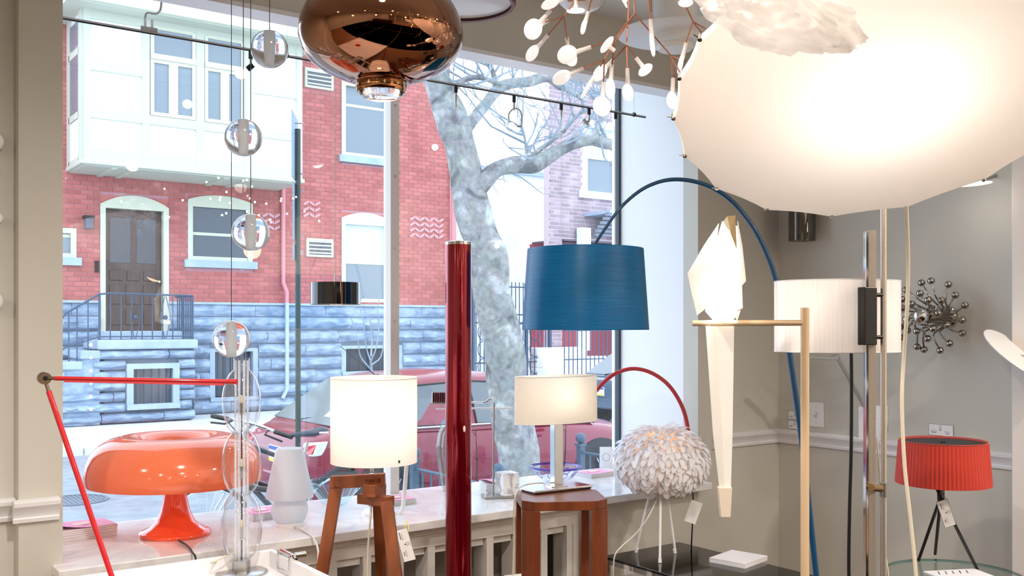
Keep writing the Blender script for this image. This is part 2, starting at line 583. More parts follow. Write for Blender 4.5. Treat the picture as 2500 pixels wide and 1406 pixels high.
# ---- things of the shop behind the camera (they show in the mirrors): shelf units and globe pendants
M_SHELF = mat('shelf_white', 'dcd8d2', 0.5)
sh = thing('display_shelf', 'tall white display shelf against the back wall', 'shelf', (0.6, YB, 0))
mb = MB().box(-1.0, 2.2, YB, YB + 0.03, 0, 2.2); mb.build('back_panel', mat('shelf_back', '5a4a40', 0.6), sh, smooth=0)
for z in (0.02, 0.5, 0.95, 1.4, 1.85, 2.18):
    MB().box(-1.0, 2.2, YB + 0.03, YB + 0.36, z, z + 0.03).build('shelf_board', M_SHELF, sh, smooth=0)
for x in (-1.0, 0.06, 1.12, 2.17):
    MB().box(x, x + 0.03, YB + 0.03, YB + 0.36, 0, 2.2).build('side_panel', M_SHELF, sh, smooth=0)
ct = thing('sales_counter', 'dark wooden sales counter behind the camera', 'counter', (-1.0, -2.0, 0))
MB().box(-2.2, 0.2, -2.5, -1.8, 0, 0.95).build('body', mat('counter_wood', '2c1a12', 0.35), ct, smooth=0, bevel=0.005)
MB().box(-2.25, 0.25, -2.55, -1.75, 0.95, 0.99).build('worktop', mat('counter_top', '3b2a20', 0.2), ct, smooth=0, bevel=0.004)
# sparkling chandelier and a string of bulbs, mirrored in the window glass
rgc = random.Random(21)
M_SPARK = mat('spark_bulb', 'fff0d8', 0.3, emis='ffe0b8', estr=45)
sc = thing('bulb_chandelier', 'chandelier of many tiny lit bulbs hanging behind the camera', 'chandelier', (2.9, 0.2, ZC))
MB().cyl((2.9, 0.2, 2.45), (2.9, 0.2, ZC), 0.006, 8).build('stem', M_STEEL, sc)
for i in range(34):
    q = Vector((2.9 + rgc.gauss(0, .28), 0.2 + rgc.gauss(0, .28), 2.42 + rgc.gauss(0, .11)))
    MB().sphere(q, 0.009, 8, 6).build('bulb_offscreen', M_SPARK, sc)
    MB().cyl((2.9, 0.2, 2.5), q, 0.001, 4).build('arm', M_STEEL, sc)
bs_ = thing('bulb_string', 'vertical string of small lit globes hanging behind the camera', 'pendant lamp', (1.91, -0.57, ZC))
MB().cyl((1.91, -0.57, 0.75), (1.91, -0.57, ZC), 0.0015, 6).build('cord', M_BLACKCORD, bs_)
for i in range(6):
    MB().sphere((1.91, -0.57, 0.77 + i * .105), 0.013, 12, 8).build('bulb_offscreen', M_SPARK, bs_)
M_GLOBE = mat('lit_globe', 'fff2dc', 0.3, emis='ffdcb0', estr=10)
for i, (x, y, z, r_) in enumerate(((-1.2, -1.2, 1.95, 0.10), (1.5, -2.9, 1.9, 0.12), (-0.3, -3.1, 2.1, 0.09), (2.9, -2.2, 2.0, 0.11), (3.4, -0.9, 2.15, 0.08), (-2.3, 0.6, 2.0, 0.1))):
    t = thing('globe_pendant', 'lit white glass globe pendant hanging at the back of the shop', 'pendant lamp', (x, y, ZC), 'globe pendants at the back of the shop')
    MB().sphere((x, y, z), r_, 20, 12).build('globe_offscreen', M_GLOBE, t)
    MB().cyl((x, y, z + r_ - 0.01), (x, y, ZC), 0.003, 6).build('cord', M_BLACKCORD, t)
# ================================================================ STREET OUTSIDE
M_WALK = mat('pavement', 'd6d8da', 0.85, col2='c6cacd', scale=1.2, bump=0.05, bscale=30)
M_ROAD = mat('asphalt', '8f969e', 0.8, col2='7d858e', scale=5, bump=0.25, bscale=60)
struct('ground_road', MB().box(-12, 40, 7.6, 15.5, G_ROAD - 0.1, G_ROAD), M_ROAD, 'grey asphalt street', smooth=0)
struct('ground_near_pavement', MB().box(-12, 40, YG + 0.06, 7.45, G_WALK - 0.25, G_WALK), M_WALK, 'near concrete pavement', smooth=0)
fp = thing('ground_far_pavement', 'pale concrete pavement across the street', None, (8, 18, G_WALK), kind='structure')
MB().box(-12, 40, 15.7, 34, G_WALK - 0.25, G_WALK - 0.012).build('bed', M_WALK, fp, smooth=0)
_slab = MB().box(-0.745, 0.745, -1.06, 1.06, -0.012, 0).build('paving_slab', M_WALK, fp, smooth=0)
_slab.location = Vector((2.5, 16.8, G_WALK)) - WLOC[fp]
for i in range(15):
    for j in range(2):
        if i == 0 and j == 0: continue
        inst(_slab, 'paving_slab', (2.5 + i * 1.5, 16.8 + j * 2.13, G_WALK), fp)
k_ = thing('kerb', 'pale granite kerb on the far side of the street', 'kerb', (8, 15.6, G_ROAD))
for i in range(16):
    MB().box(-2 + i * 1.8, -2 + i * 1.8 + 1.785, 15.48, 15.70, G_ROAD - 0.02, G_WALK + 0.005).build('kerb_stone', M_WALK, k_, smooth=0, bevel=0.02)
k_ = thing('kerb', 'granite kerb beside the parked red car', 'kerb', (8, 7.5, G_ROAD))
for i in range(10):
    MB().box(-2 + i * 1.8, -2 + i * 1.8 + 1.785, 7.45, 7.62, G_ROAD - 0.02, G_WALK + 0.005).build('kerb_stone', M_WALK, k_, smooth=0, bevel=0.02)
# manhole cover
mc = PZ(180, 1222, G_ROAD)
mh = thing('manhole_cover', 'round iron manhole cover in the asphalt', 'manhole cover', mc)
M_IRON = mat('cast_iron', '6d7680', 0.6, bump=0.1)
MB().lathe([(0.36, -0.01), (0.36, 0.012), (0.33, 0.012), (0.33, 0.002), (0.0, 0.002)], mc, 40).build('cover', M_IRON, mh)
for i in range(-6, 7):
    h = math.sqrt(max(0.0, 0.31 ** 2 - (i * 0.047) ** 2))
    MB().box(mc.x + i * 0.047 - 0.012, mc.x + i * 0.047 + 0.012, mc.y - h, mc.y + h, mc.z, mc.z + 0.01).build('rib', M_IRON, mh, smooth=0)

# ---------------------------------------------------------------- brick helper
M_BRICK = mat('red_brick', 'ba736e', 0.85, col2='ac645f', scale=2.0, rand=0.13, spec=0.2)
M_MORTAR = mat('mortar_pink', 'b8888e', 0.9, spec=0.1)
M_BRICK2 = mat('purple_brick', 'b09aa2', 0.85, col2='9c8690', scale=2.0, rand=0.2, spec=0.2)
M_MORTAR2 = mat('mortar_pale', 'd6d0d4', 0.9, spec=0.1)
def minus(iv, holes):
    out = [iv]
    for a, b in holes:
        nx_ = []
        for p, q in out:
            if b <= p or a >= q: nx_.append((p, q)); continue
            if a > p: nx_.append((p, a))
            if b < q: nx_.append((b, q))
        out = nx_
    return out
def brick_wall(parent, x0, x1, z0, z1, y, holes, mb_, mm, bl=0.235, bh=0.092, jt=0.014, visible=None, n_single=300):
    """backing + real bricks standing proud of the joints; the nearest visible ones are single parts"""
    zs = sorted({z0, z1} | {h for q in holes for h in q[2:] if z0 < h < z1})
    bk = MB()
    for a, b in zip(zs, zs[1:]):
        hs = [(q[0], q[1]) for q in holes if q[2] < b - 1e-4 and q[3] > a + 1e-4]
        for p, q in minus((x0, x1), hs):
            bk.box(p, q, y, y + 0.25, a, b)
    wall = bk.build('wall', mm, parent, smooth=0)
    rows = int((z1 - z0) / bh)
    rest, single = MB(), []
    cx_, cz_ = 0.0, HC
    for r_ in range(rows):
        za, zb = z0 + r_ * bh + jt / 2, z0 + (r_ + 1) * bh - jt / 2
        hs = [(q[0] - 0.005, q[1] + 0.005) for q in holes if q[2] < zb and q[3] > za]
        xx = x0 - (bl / 2 if r_ % 2 else 0)
        while xx < x1:
            for p, q in minus((max(xx + jt / 2, x0), min(xx + bl - jt / 2, x1)), hs):
                if q - p < 0.03: continue
                full = abs((q - p) - (bl - jt)) < 1e-4
                vis = visible((p + q) / 2, (za + zb) / 2) if visible else False
                if full and vis:
                    single.append((((p + q) / 2) ** 2 + y * y + ((za + zb) / 2 - HC) ** 2, p, q, za, zb))
                else:
                    rest.box(p, q, y - 0.012, y + 0.01, za, zb, tint=random.random(), skip=('k',))
            xx += bl
    single.sort()
    for s in single[n_single:]:
        rest.box(s[1], s[2], y - 0.012, y + 0.01, s[3], s[4], tint=random.random(), skip=('k',))
    first = None
    for s in single[:n_single]:
        c = Vector(((s[1] + s[2]) / 2, y, (s[3] + s[4]) / 2))
        if first is None:
            hl, hh = (bl - jt) / 2, (bh - jt) / 2
            first = MB().box(-hl, hl, -0.012, 0.01, -hh, hh, skip=('k',)).build('brick', mb_, None, smooth=0)
            first.parent = wall
            first.location = c - WLOC[wall]
            WLOC[first] = WLOC[wall]
        else:
            inst(first, 'brick', c, wall)
    o = rest.build('brick_courses', mb_, wall, smooth=0)
    o['kind'] = 'stuff'
    return wall

def XU(u, y=YF): return PY(u, 700, y).x
def ZV(u, v, y=YF): return PY(u, v, y).z

# ================================================================ main row house
M_CREAM = mat('cream_paint', 'c8cab6', 0.6)
M_BAYWHITE = mat('bay_white', 'e8ecec', 0.7, col2='e2e7e7', scale=2)
M_BAYTRIM = mat('bay_trim', 'bfc3b4', 0.6)
M_SKYGLASS = mat('house_glass', '76828c', 0.08, spec=0.8)
M_DARKGLASS = mat('house_dark_glass', '4a525c', 0.1, spec=0.7)
M_BLIND = mat('window_blind', 'c8d8e0', 0.7)
M_STONE = mat('rough_stone', 'a2b4c8', 0.9, col2='7d90a8', scale=5, bump=0.7, bscale=9, stretch=(0.8, 1, 1.8), rand=0.08, spec=0.2)
M_STONEJ = mat('stone_joint', '74808f', 0.95, spec=0.1)
M_LEDGE = mat('smooth_stone', 'a8b8ca', 0.8, col2='98aabc', scale=3)
M_DOORWOOD = mat('brown_door', '57453f', 0.45, col2='4a3a36', scale=5, stretch=(6, 1, 0.6))
M_DOORGLASS = mat('door_glass', '3c4048', 0.15, spec=0.7)
M_RAILIRON = mat('painted_iron', '3d5068', 0.5)
M_SLATE = mat('roof_slate', 'a9b4bd', 0.7, rand=0.1)

house = thing('row_house', 'red brick row house with stone base and white projecting bay across the street', 'building', (7.5, YF, G_WALK))
HX0, HX1 = 2.2, XU(1098)
ZST = 1.92
dx0, dx1 = XU(244), XU(411)
dl0, dl1 = XU(257), XU(398)
wx0, wx1 = XU(458), XU(616)
uw0, uw1 = XU(833), XU(951)
zdoor = 1.345
holes = [(dx0, dx1, 1.0, 3.98), (wx0, wx1, ZV(537, 655), ZV(537, 480)), (uw0, uw1, ZV(890, 402), ZV(890, 215)), (uw0, uw1, ZST - 0.02, ZV(890, 522)),
         (2.8, XU(186), ZV(170, 628), ZV(170, 556))]
vis = lambda x, z: (z < 4.15 or x > 8.55) and x > 4.2 and z < 6.4 and not (dx0 - 0.1 < x < dx0)
wall_main = brick_wall(house, HX0, HX1, ZST, 9.4, YF, holes, M_BRICK, M_MORTAR, visible=vis)

# side wall of the house towards the gap
MB().box(HX1 - 0.25, HX1, YF + 0.26, YF + 6.85, G_WALK, 9.4).build('side_wall', M_BRICK, house, smooth=0)

# --- rough stone base, each block its own piece
bk_holes = [(XU(308), XU(430), ZV(370, 980), ZV(370, 892)), (XU(516), XU(622), ZV(570, 968), ZV(570, 850)), (XU(836), XU(975), ZV(900, 905), ZV(900, 843))]
stb = MB()
zs = sorted({G_WALK, ZST} | {h for q in bk_holes for h in q[2:]})
for a, b in zip(zs, zs[1:]):
    hs = [(q[0], q[1]) for q in bk_holes if q[2] < b - 1e-4 and q[3] > a + 1e-4] + ([(dx0, dx1)] if b > 1.0 else [])
    for p, q in minus((HX0, HX1), hs):
        stb.box(p, q, YF - 0.02, YF + 0.2, a, b)
stone_base = stb.build('stone_base', M_STONEJ, house, smooth=0)
def rough_block(x0, x1, z0, z1, yf, bulge, parent, name='stone', mtl=None, yb=None):
    nx_, nz_ = max(3, int((x1 - x0) / 0.13)), 5
    vv, ff = [], []
    yb = yf + 0.12 if yb is None else yb
    for j in range(nz_ + 1):
        for i in range(nx_ + 1):
            ex = min(i, nx_ - i) == 0; ez = min(j, nz_ - j) == 0
            prof_ = (0.0, 0.62, 1.0, 1.0, 0.75, 0.08)[j]
            b = bulge * prof_ * (0.75 + 0.5 * random.random()) * (0.55 if ex else 1.0)
            vv.append((x0 + (x1 - x0) * i / nx_, yf - b, z0 + (z1 - z0) * j / nz_ + (0 if ez else random.uniform(-.015, .015))))
    for j in range(nz_):
        for i in range(nx_):
            q = j * (nx_ + 1) + i
            ff.append((q, q + 1, q + nx_ + 2, q + nx_ + 1))
    k = len(vv)
    rim = [i for i in range(nx_ + 1)] + [j * (nx_ + 1) + nx_ for j in range(1, nz_ + 1)] + [nz_ * (nx_ + 1) + i for i in range(nx_ - 1, -1, -1)] + [j * (nx_ + 1) for j in range(nz_ - 1, 0, -1)]
    for i in rim:
        vv.append((vv[i][0], yb, vv[i][2]))
    m_ = len(rim)
    for i in range(m_):
        ff.append((rim[i], k + i, k + (i + 1) % m_, rim[(i + 1) % m_]))
    return MB().add(vv, ff).build(name, mtl or M_STONE, parent, smooth=28)
nrow = 8
hrow = (ZST - G_WALK) / nrow
for r_ in range(nrow):
    za, zb = G_WALK + r_ * hrow + 0.012, G_WALK + (r_ + 1) * hrow - 0.012
    hs = [(q[0] - 0.06, q[1] + 0.06) for q in bk_holes if q[2] < zb - 0.06 and q[3] > za + 0.06]
    if zb > 1.02: hs.append((dx0, dx1))
    if zb < 1.2: hs.append((dx0 - 0.2, XU(470)))          # behind the stoop
    xx = HX0 + random.uniform(0, .5) - 0.5
    while xx < HX1:
        ln = random.uniform(0.75, 1.7)
        for p, q in minus((max(xx, HX0) + 0.004, min(xx + ln, HX1) - 0.004), hs):
            if q - p > 0.08:
                rough_block(p, q, za, zb, YF - 0.03, 0.13 if r_ < nrow - 1 else 0.05, stone_base)
        xx += ln
for a, b in ((HX0, dx0), (dx1, HX1)):
    MB().box(a, b, YF - 0.10, YF + 0.05, ZST - 0.035, ZST + 0.012).build('base_ledge', M_LEDGE, house, smooth=0)
# basement windows with grilles
for q in bk_holes:
    bw = MB().box(q[0], q[1], YF + 0.12, YF + 0.16, q[2], q[3]).build('basement_window', M_DARKGLASS, house, smooth=0)
    fr = MB()
    fr.box(q[0] - 0.05, q[0] + 0.06, YF - 0.06, YF + 0.16, q[2], q[3]); fr.box(q[1] - 0.06, q[1] + 0.05, YF - 0.06, YF + 0.16, q[2], q[3])
    fr.box(q[0] + 0.06, q[1] - 0.06, YF - 0.06, YF + 0.16, q[3] - 0.07, q[3]); fr.box(q[0] - 0.05, q[1] + 0.05, YF - 0.12, YF + 0.16, q[2] - 0.08, q[2])
    fr.build('frame', M_LEDGE, bw, smooth=0)
    n_ = 6
    for i in range(1, n_):
        x = q[0] + (q[1] - q[0]) * i / n_
        MB().cyl((x, YF + 0.05, q[2]), (x, YF + 0.05, q[3] - 0.05), 0.011, 6).build('grille_bar', M_RAILIRON, bw)

# --- sash windows
def sash_window(u0, u1, v0, v1, arch, vm, y=YF, blind=False, dark=False, sill=True, mid=None):
    x0, x1 = XU(u0, y), XU(u1, y)
    um = (u0 + u1) / 2
    z0, z1 = ZV(um, v1, y), ZV(um, v0, y)
    zm = ZV(um, vm, y)
    wn = MB()
    t = 0.10
    zh = z1 - 0.14 if arch else z1
    wn.box(x0, x0 + t, y - 0.03, y + 0.14, z0, zh); wn.box(x1 - t, x1, y - 0.03, y + 0.14, z0, zh)
    if arch:                                    # segmental head filled with cream board
        n = 10; pts = []
        for i in range(n + 1):
            s = i / n * 2 - 1
            pts.append(Vector((x0 + (x1 - x0) * i / n, y - 0.03, z1 + arch * (1 - s * s))))
        poly = [Vector((x0, y - 0.03, z1 - 0.14))] + pts + [Vector((x1, y - 0.03, z1 - 0.14))]
        wn.prism(poly[::-1], (0, 0.12, 0))
    else:
        wn.box(x0 + t, x1 - t, y - 0.03, y + 0.14, z1 - t, z1)
    wn.box(x0 + t, x1 - t, y - 0.01, y + 0.12, z0, z0 + 0.08)
    f = wn.build('window', M_CREAM, house, smooth=0)
    MB().box(x0 + t, x1 - t, y + 0.02, y + 0.06, zm - 0.03, zm + 0.03).build('meeting_rail', M_CREAM, f, smooth=0)
    g = M_DARKGLASS if dark else M_SKYGLASS
    MB().box(x0 + t, x1 - t, y + 0.06, y + 0.07, zm + 0.03, z1 - (0.14 if arch else t)).build('pane', M_BLIND if blind else g, f, smooth=0)
    MB().box(x0 + t, x1 - t, y + 0.03, y + 0.04, z0 + 0.08, zm - 0.03).build('pane', g, f, smooth=0)
    if sill:
        MB().box(x0 - 0.08, x1 + 0.08, y - 0.10, y + 0.1, z0 - 0.15, z0).build('sill', M_LEDGE, f, smooth=0)
    return f
sash_window(458, 616, 492, 637, 0.12, 573, dark=True)
sash_window(833, 951, 535, 738, 0.14, 642, blind=True, sill=False)
sash_window(833, 951, 205, 385, 0.0, 262, blind=False)
sash_window(120, 186, 556, 628, 0.0, 575, blind=True)
# brick infill behind the arched heads
for a, b, c_, d_ in ((dx0, dx1, 3.74, 3.98), (wx0, wx1, ZV(537, 497), ZV(537, 480)), (uw0, uw1, ZV(890, 540), ZV(890, 522))):
    MB().box(a, b, YF + 0.004, YF + 0.08, c_, d_).build('arch_infill', M_BRICK, wall_main, smooth=0)
# --- entrance door
df = MB()
df.box(dx0, dl0, YF - 0.04, YF + 0.2, zdoor, 3.73); df.box(dl1, dx1, YF - 0.04, YF + 0.2, zdoor, 3.73)
n = 12
pts = [Vector((dx0 + (dx1 - dx0) * i / n, YF - 0.04, 3.80 + 0.2 * (1 - (2 * i / n - 1) ** 2))) for i in range(n + 1)]
df.prism(([Vector((dx0, YF - 0.04, 3.73))] + pts + [Vector((dx1, YF - 0.04, 3.73))])[::-1], (0, 0.2, 0))
dfo = df.build('door_frame', M_CREAM, house, smooth=0)
leaf = MB().box(dl0, dl1, YF + 0.10, YF + 0.15, zdoor, 3.73).build('door', M_DOORWOOD, house, smooth=0)
dw = dl1 - dl0
def dpanel(a, b, c, d, m, nm='door_panel', dep=0.02):
    x0, x1 = dl0 + a * dw, dl0 + b * dw
    z0, z1 = zdoor + c * 2.385, zdoor + d * 2.385
    MB().box(x0, x1, YF + 0.10 - dep, YF + 0.105, z0, z1).build(nm, m, leaf, smooth=0, bevel=0.012)
for a, b in ((0.10, 0.45), (0.56, 0.90)):
    dpanel(a, b, 0.56, 0.93, M_DOORGLASS, 'door_pane', 0.006)
for a, b in ((0.09, 0.32), (0.39, 0.61), (0.68, 0.90)):
    dpanel(a, b, 0.415, 0.50, M_DOORWOOD)
for c, d in ((0.22, 0.38), (0.05, 0.18)):
    for a, b in ((0.09, 0.32), (0.37, 0.63), (0.68, 0.90)):
        dpanel(a, b, c, d, M_DOORWOOD)
MB().sphere((dl1 - 0.06, YF + 0.05, zdoor + 0.98), 0.035, 10, 8).build('knob', M_CHROME, leaf)
MB().box(XU(247) - 0.12, XU(247) - 0.05, YF - 0.03, YF + 0.0, ZV(240, 665), ZV(240, 637)).build('mailbox', M_BLACK, house, smooth=0)
lz = ZV(213, 560)
lt = MB().box(XU(213) - 0.07, XU(213) + 0.07, YF - 0.20, YF - 0.05, lz, lz + 0.22).build('wall_lantern', mat('lantern_body', '4c5a6c', 0.4), house, smooth=0, bevel=0.01)
MB().box(XU(213) - 0.09, XU(213) + 0.09, YF - 0.22, YF, lz + 0.20, lz + 0.25).build('lantern_cap', M_BLACK, lt, smooth=0)
# downspout, pink on the brick and grey on the stone
x = XU(688)
MB().tube([(x, YF - 0.08, 4.4), (x, YF - 0.08, ZST + 0.45), (x + 0.05, YF - 0.15, ZST + 0.25), (x + 0.05, YF - 0.15, ZST)], 0.045, 8).build('downspout', mat('downspout_pink', 'cf8a92', 0.6), house)
MB().tube([(x + 0.05, YF - 0.16, ZST + 0.02), (x + 0.05, YF - 0.16, 0.1), (x - 0.05, YF - 0.16, -0.1)], 0.045, 8).build('downspout', mat('downspout_grey', 'aebfd0', 0.6), house)
x = XU(1102)
MB().tube([(x, YF - 0.08, 6.9), (x, YF - 0.08, ZST)], 0.07, 8).build('downspout', mat('downspout_rose', 'd8868c', 0.6), house)
# air conditioners
def aircon(u0, u1, v0, v1):
    x0, x1 = XU(u0), XU(u1); um = (u0 + u1) / 2
    z0, z1 = ZV(um, v1), ZV(um, v0)
    a = MB().box(x0, x1, YF - 0.06, YF + 0.02, z0, z1).build('air_conditioner', M_CREAM, house, smooth=0, bevel=0.01)
    MB().box(x0 + 0.06, x1 - 0.06, YF - 0.064, YF - 0.05, z0 + 0.05, z1 - 0.05).build('intake', M_DARKGLASS, a, smooth=0)
    for i in range(4):
        z = z0 + 0.09 + i * (z1 - z0 - 0.16) / 3
        MB().box(x0 + 0.05, x1 - 0.05, YF - 0.08, YF - 0.062, z - 0.015, z + 0.015).build('louvre', M_CREAM, a, smooth=0)
aircon(746, 812, 583, 628)
aircon(742, 812, 170, 218)
# ornamental zig-zag brick panels
def zigzag(u0, u1, v0, v1):
    x0, x1 = XU(u0), XU(u1); um = (u0 + u1) / 2
    z0, z1 = ZV(um, v1), ZV(um, v0)
    mb = MB()
    s = 0.13; rows = int((z1 - z0) / s); cols = int((x1 - x0) / s)
    for r_ in range(rows):
        for c_ in range(cols):
            xa, xb = x0 + c_ * s, x0 + (c_ + 1) * s
            za, zb = (z0 + r_ * s, z0 + (r_ + 0.55) * s)
            if c_ % 2: za, zb = zb, za
            mb.beam((xa, YF - 0.016, za), (xb, YF - 0.016, zb), 0.03, 0.05)
    o = mb.build('brick_ornament', mat('pale_ornament', 'c9979c', 0.85), wall_main, smooth=0)
zigzag(1000, 1088, 515, 580)
zigzag(640, 690, 505, 560)
zigzag(740, 790, 480, 530)

# --- stoop, steps and iron railing
stoop = thing('stoop', 'grey stone entrance stoop with steps below the brown door', 'stoop', (XU(360, 18.9), 19.4, G_WALK))
YS = 18.85
sx0, sx1 = XU(258, YS), XU(478, YS)
zt_ = ZV(360, 829, YS); zl = ZV(360, 852, YS)
MB().box(sx0 - 0.15, sx1 + 0.03, YS - 0.06, YF - 0.02, zl, zt_).build('landing_slab', M_LEDGE, stoop, smooth=0, bevel=0.03)
MB().box(sx0 + 0.1, sx1 - 0.1, YS + 0.5, YF - 0.02, zt_, zdoor).build('door_step', M_LEDGE, stoop, smooth=0, bevel=0.02)
core = MB().box(sx0, sx1 - 0.05, YS + 0.1, YF - 0.02, G_WALK, zl).build('core', M_STONEJ, stoop, smooth=0)
bh = bk_holes[0]
ns = 7
for r_ in range(ns):
    za, zb = G_WALK + r_ * (zl - G_WALK) / ns + 0.012, G_WALK + (r_ + 1) * (zl - G_WALK) / ns - 0.012
    wq0, wq1 = XU(318, YS), XU(428, YS)
    hz0, hz1 = ZV(370, 985, YS), ZV(370, 892, YS)
    hs = [(wq0 - 0.08, wq1 + 0.08)] if (za < hz1 - 0.05 and zb > hz0 + 0.03) else []
    xx = sx0 - (0.9 if r_ < 3 else 0.2)
    while xx < sx1:
        ln = random.uniform(0.8, 1.4)
        for p, q in minus((xx, min(xx + ln, sx1) - 0.015), hs):
            if q - p > 0.06: rough_block(p, q, za, zb, YS + 0.06, 0.12, stoop, yb=YS + 0.2)
        xx += ln
bw = MB().box(wq0, wq1, YS + 0.07, YS + 0.1, hz0, hz1).build('cellar_window', M_DARKGLASS, stoop, smooth=0)
fr = MB()
fr.box(wq0 - 0.07, wq0 + 0.05, YS - 0.04, YS + 0.09, hz0, hz1 - 0.06); fr.box(wq1 - 0.05, wq1 + 0.07, YS - 0.04, YS + 0.09, hz0, hz1 - 0.06)
fr.box(wq0 - 0.07, wq1 + 0.07, YS - 0.04, YS + 0.09, hz1 - 0.06, hz1 + 0.04); fr.box(wq0 - 0.07, wq1 + 0.07, YS - 0.08, YS + 0.09, hz0 - 0.1, hz0)
fr.build('frame', M_LEDGE, bw, smooth=0)
for i in range(1, 6):
    x = wq0 + (wq1 - wq0) * i / 6
    MB().cyl((x, YS + 0.02, hz0), (x, YS + 0.02, hz1 - 0.05), 0.012, 6).build('grille_bar', M_RAILIRON, bw)
for i in range(1, 8):                                   # steps going down to the left
    z = zt_ - i * 0.19
    x1 = sx0 - 0.1 - (i - 1) * 0.30
    MB().box(x1 - 0.34, x1, YS - 0.04, YF - 0.15, z - 0.15, z).build('step', M_LEDGE, stoop, smooth=0, bevel=0.02)
    MB().box(x1 - 0.30, x1, YS + 0.02, YF - 0.15, G_WALK, z - 0.15).build('step_base', M_STONE, stoop, smooth=0)
rl = thing('iron_railing', 'dark blue wrought iron railing on the stoop', 'railing', (sx0, YS, zt_))
ztop = ZV(360, 720, YS)
rx0, rx1 = XU(243, YS), XU(470, YS)
pl = [Vector((XU(120, YS), YS, ZV(120, 822, YS))), Vector((XU(160, YS), YS, ZV(160, 765, YS))), Vector((rx0, YS, ztop)), Vector((rx0 + 0.2, YS, ztop + 0.02)), Vector((rx1, YS, ztop))]
MB().tube(pl, 0.02, 6).build('top_rail', M_RAILIRON, rl)
MB().tube([(rx1, YS, ztop), (rx1, YF - 0.1, ztop)], 0.02, 6).build('top_rail', M_RAILIRON, rl)
nb = 9
for i in range(nb + 1):
    x = rx0 + (rx1 - rx0) * i / nb
    MB().cyl((x, YS, zt_ - 0.02), (x, YS, ztop), 0.012 if i % 9 else 0.022, 6).build('baluster', M_RAILIRON, rl)
for i in range(1, 8):
    y = YS + (YF - 0.1 - YS) * i / 8
    MB().cyl((rx1, y, zt_ - 0.02), (rx1, y, ztop), 0.014, 6).build('baluster', M_RAILIRON, rl)
for u in (168, 188, 215):
    t_ = (u - 160) / 83.0
    x = XU(u, YS)
    zt2 = pl[1].z + (pl[2].z - pl[1].z) * t_
    MB().cyl((x, YS, zt2 - 1.0), (x, YS, zt2), 0.012, 6).build('baluster', M_RAILIRON, rl)
MB().tube([(XU(120, YS), YS, ZV(120, 880, YS)), (XU(160, YS), YS, ZV(160, 848, YS)), (rx0, YS, zt_ + 0.06), (rx1, YS, zt_ + 0.06)], 0.014, 6).build('bottom_rail', M_RAILIRON, rl)
for u in (404, 330):                                     # scroll ornaments
    c = Vector((XU(u, YS), YS, (zt_ + ztop) / 2))
    for s in (-1, 1):
        MB().tube([c + Vector((s * (0.10 - 0.09 * abs(t / 8.0) ** 1), 0, t / 8.0 * 0.4)) for t in range(-8, 9)], 0.008, 5).build('scroll', M_RAILIRON, rl)
    MB().sphere(c, 0.045, 8, 6).build('rosette', M_RAILIRON, rl)

# --- projecting white bay
YBAY = 18.8
bx0, bx1 = XU(203, YBAY), XU(736, YBAY)
ZB0, ZB1 = 4.36, 7.14
bay = MB().box(bx0, bx1, YBAY, YF + 0.05, ZB0 + 0.06, ZB1).build('bay', M_BAYWHITE, house, smooth=0)
MB().box(bx0 - 0.05, bx1 + 0.05, YBAY - 0.06, YF, ZB0, ZB0 + 0.08).build('bay_sill_moulding', M_BAYTRIM, bay, smooth=0, bevel=0.015)
sof = MB().box(bx0 + 0.02, bx1 - 0.02, YBAY + 0.02, YF, ZB0 - 0.02, ZB0).build('soffit', M_BAYTRIM, bay, smooth=0)
for t in (0.12, 0.2, 0.62, 0.72):
    x = bx0 + (bx1 - bx0) * t
    MB().box(x, x + 0.10, YBAY + 0.05, YF, ZB0 - 0.045, ZB0 - 0.02).build('soffit_beam', M_BAYTRIM, bay, smooth=0)
XB = lambda u: XU(u, YBAY)
posts = [(203, 221), (346, 364), (477, 497), (596, 620), (722, 736)]
for a, b in posts:
    MB().box(XB(a), XB(b), YBAY - 0.045, YBAY, ZB0 + 0.08, ZB1).build('post', M_BAYTRIM, bay, smooth=0)
ZR1, ZR2 = 6.14, 5.28
def railp(u0, u1, z, h=0.17):
    MB().box(XB(u0), XB(u1), YBAY - 0.04, YBAY, z - h / 2, z + h / 2).build('rail', M_BAYTRIM, bay, smooth=0)
for a, b in ((221, 346), (620, 722)):
    railp(a, b, ZR1); railp(a, b, ZR2)
for a, b in ((364, 477), (497, 596)):
    railp(a, b, ZR2)
for i in range(4):
    railp(posts[i][1], posts[i + 1][0], 4.54, 0.2)
    railp(posts[i][1], posts[i + 1][0], ZB1 - 0.08, 0.16)
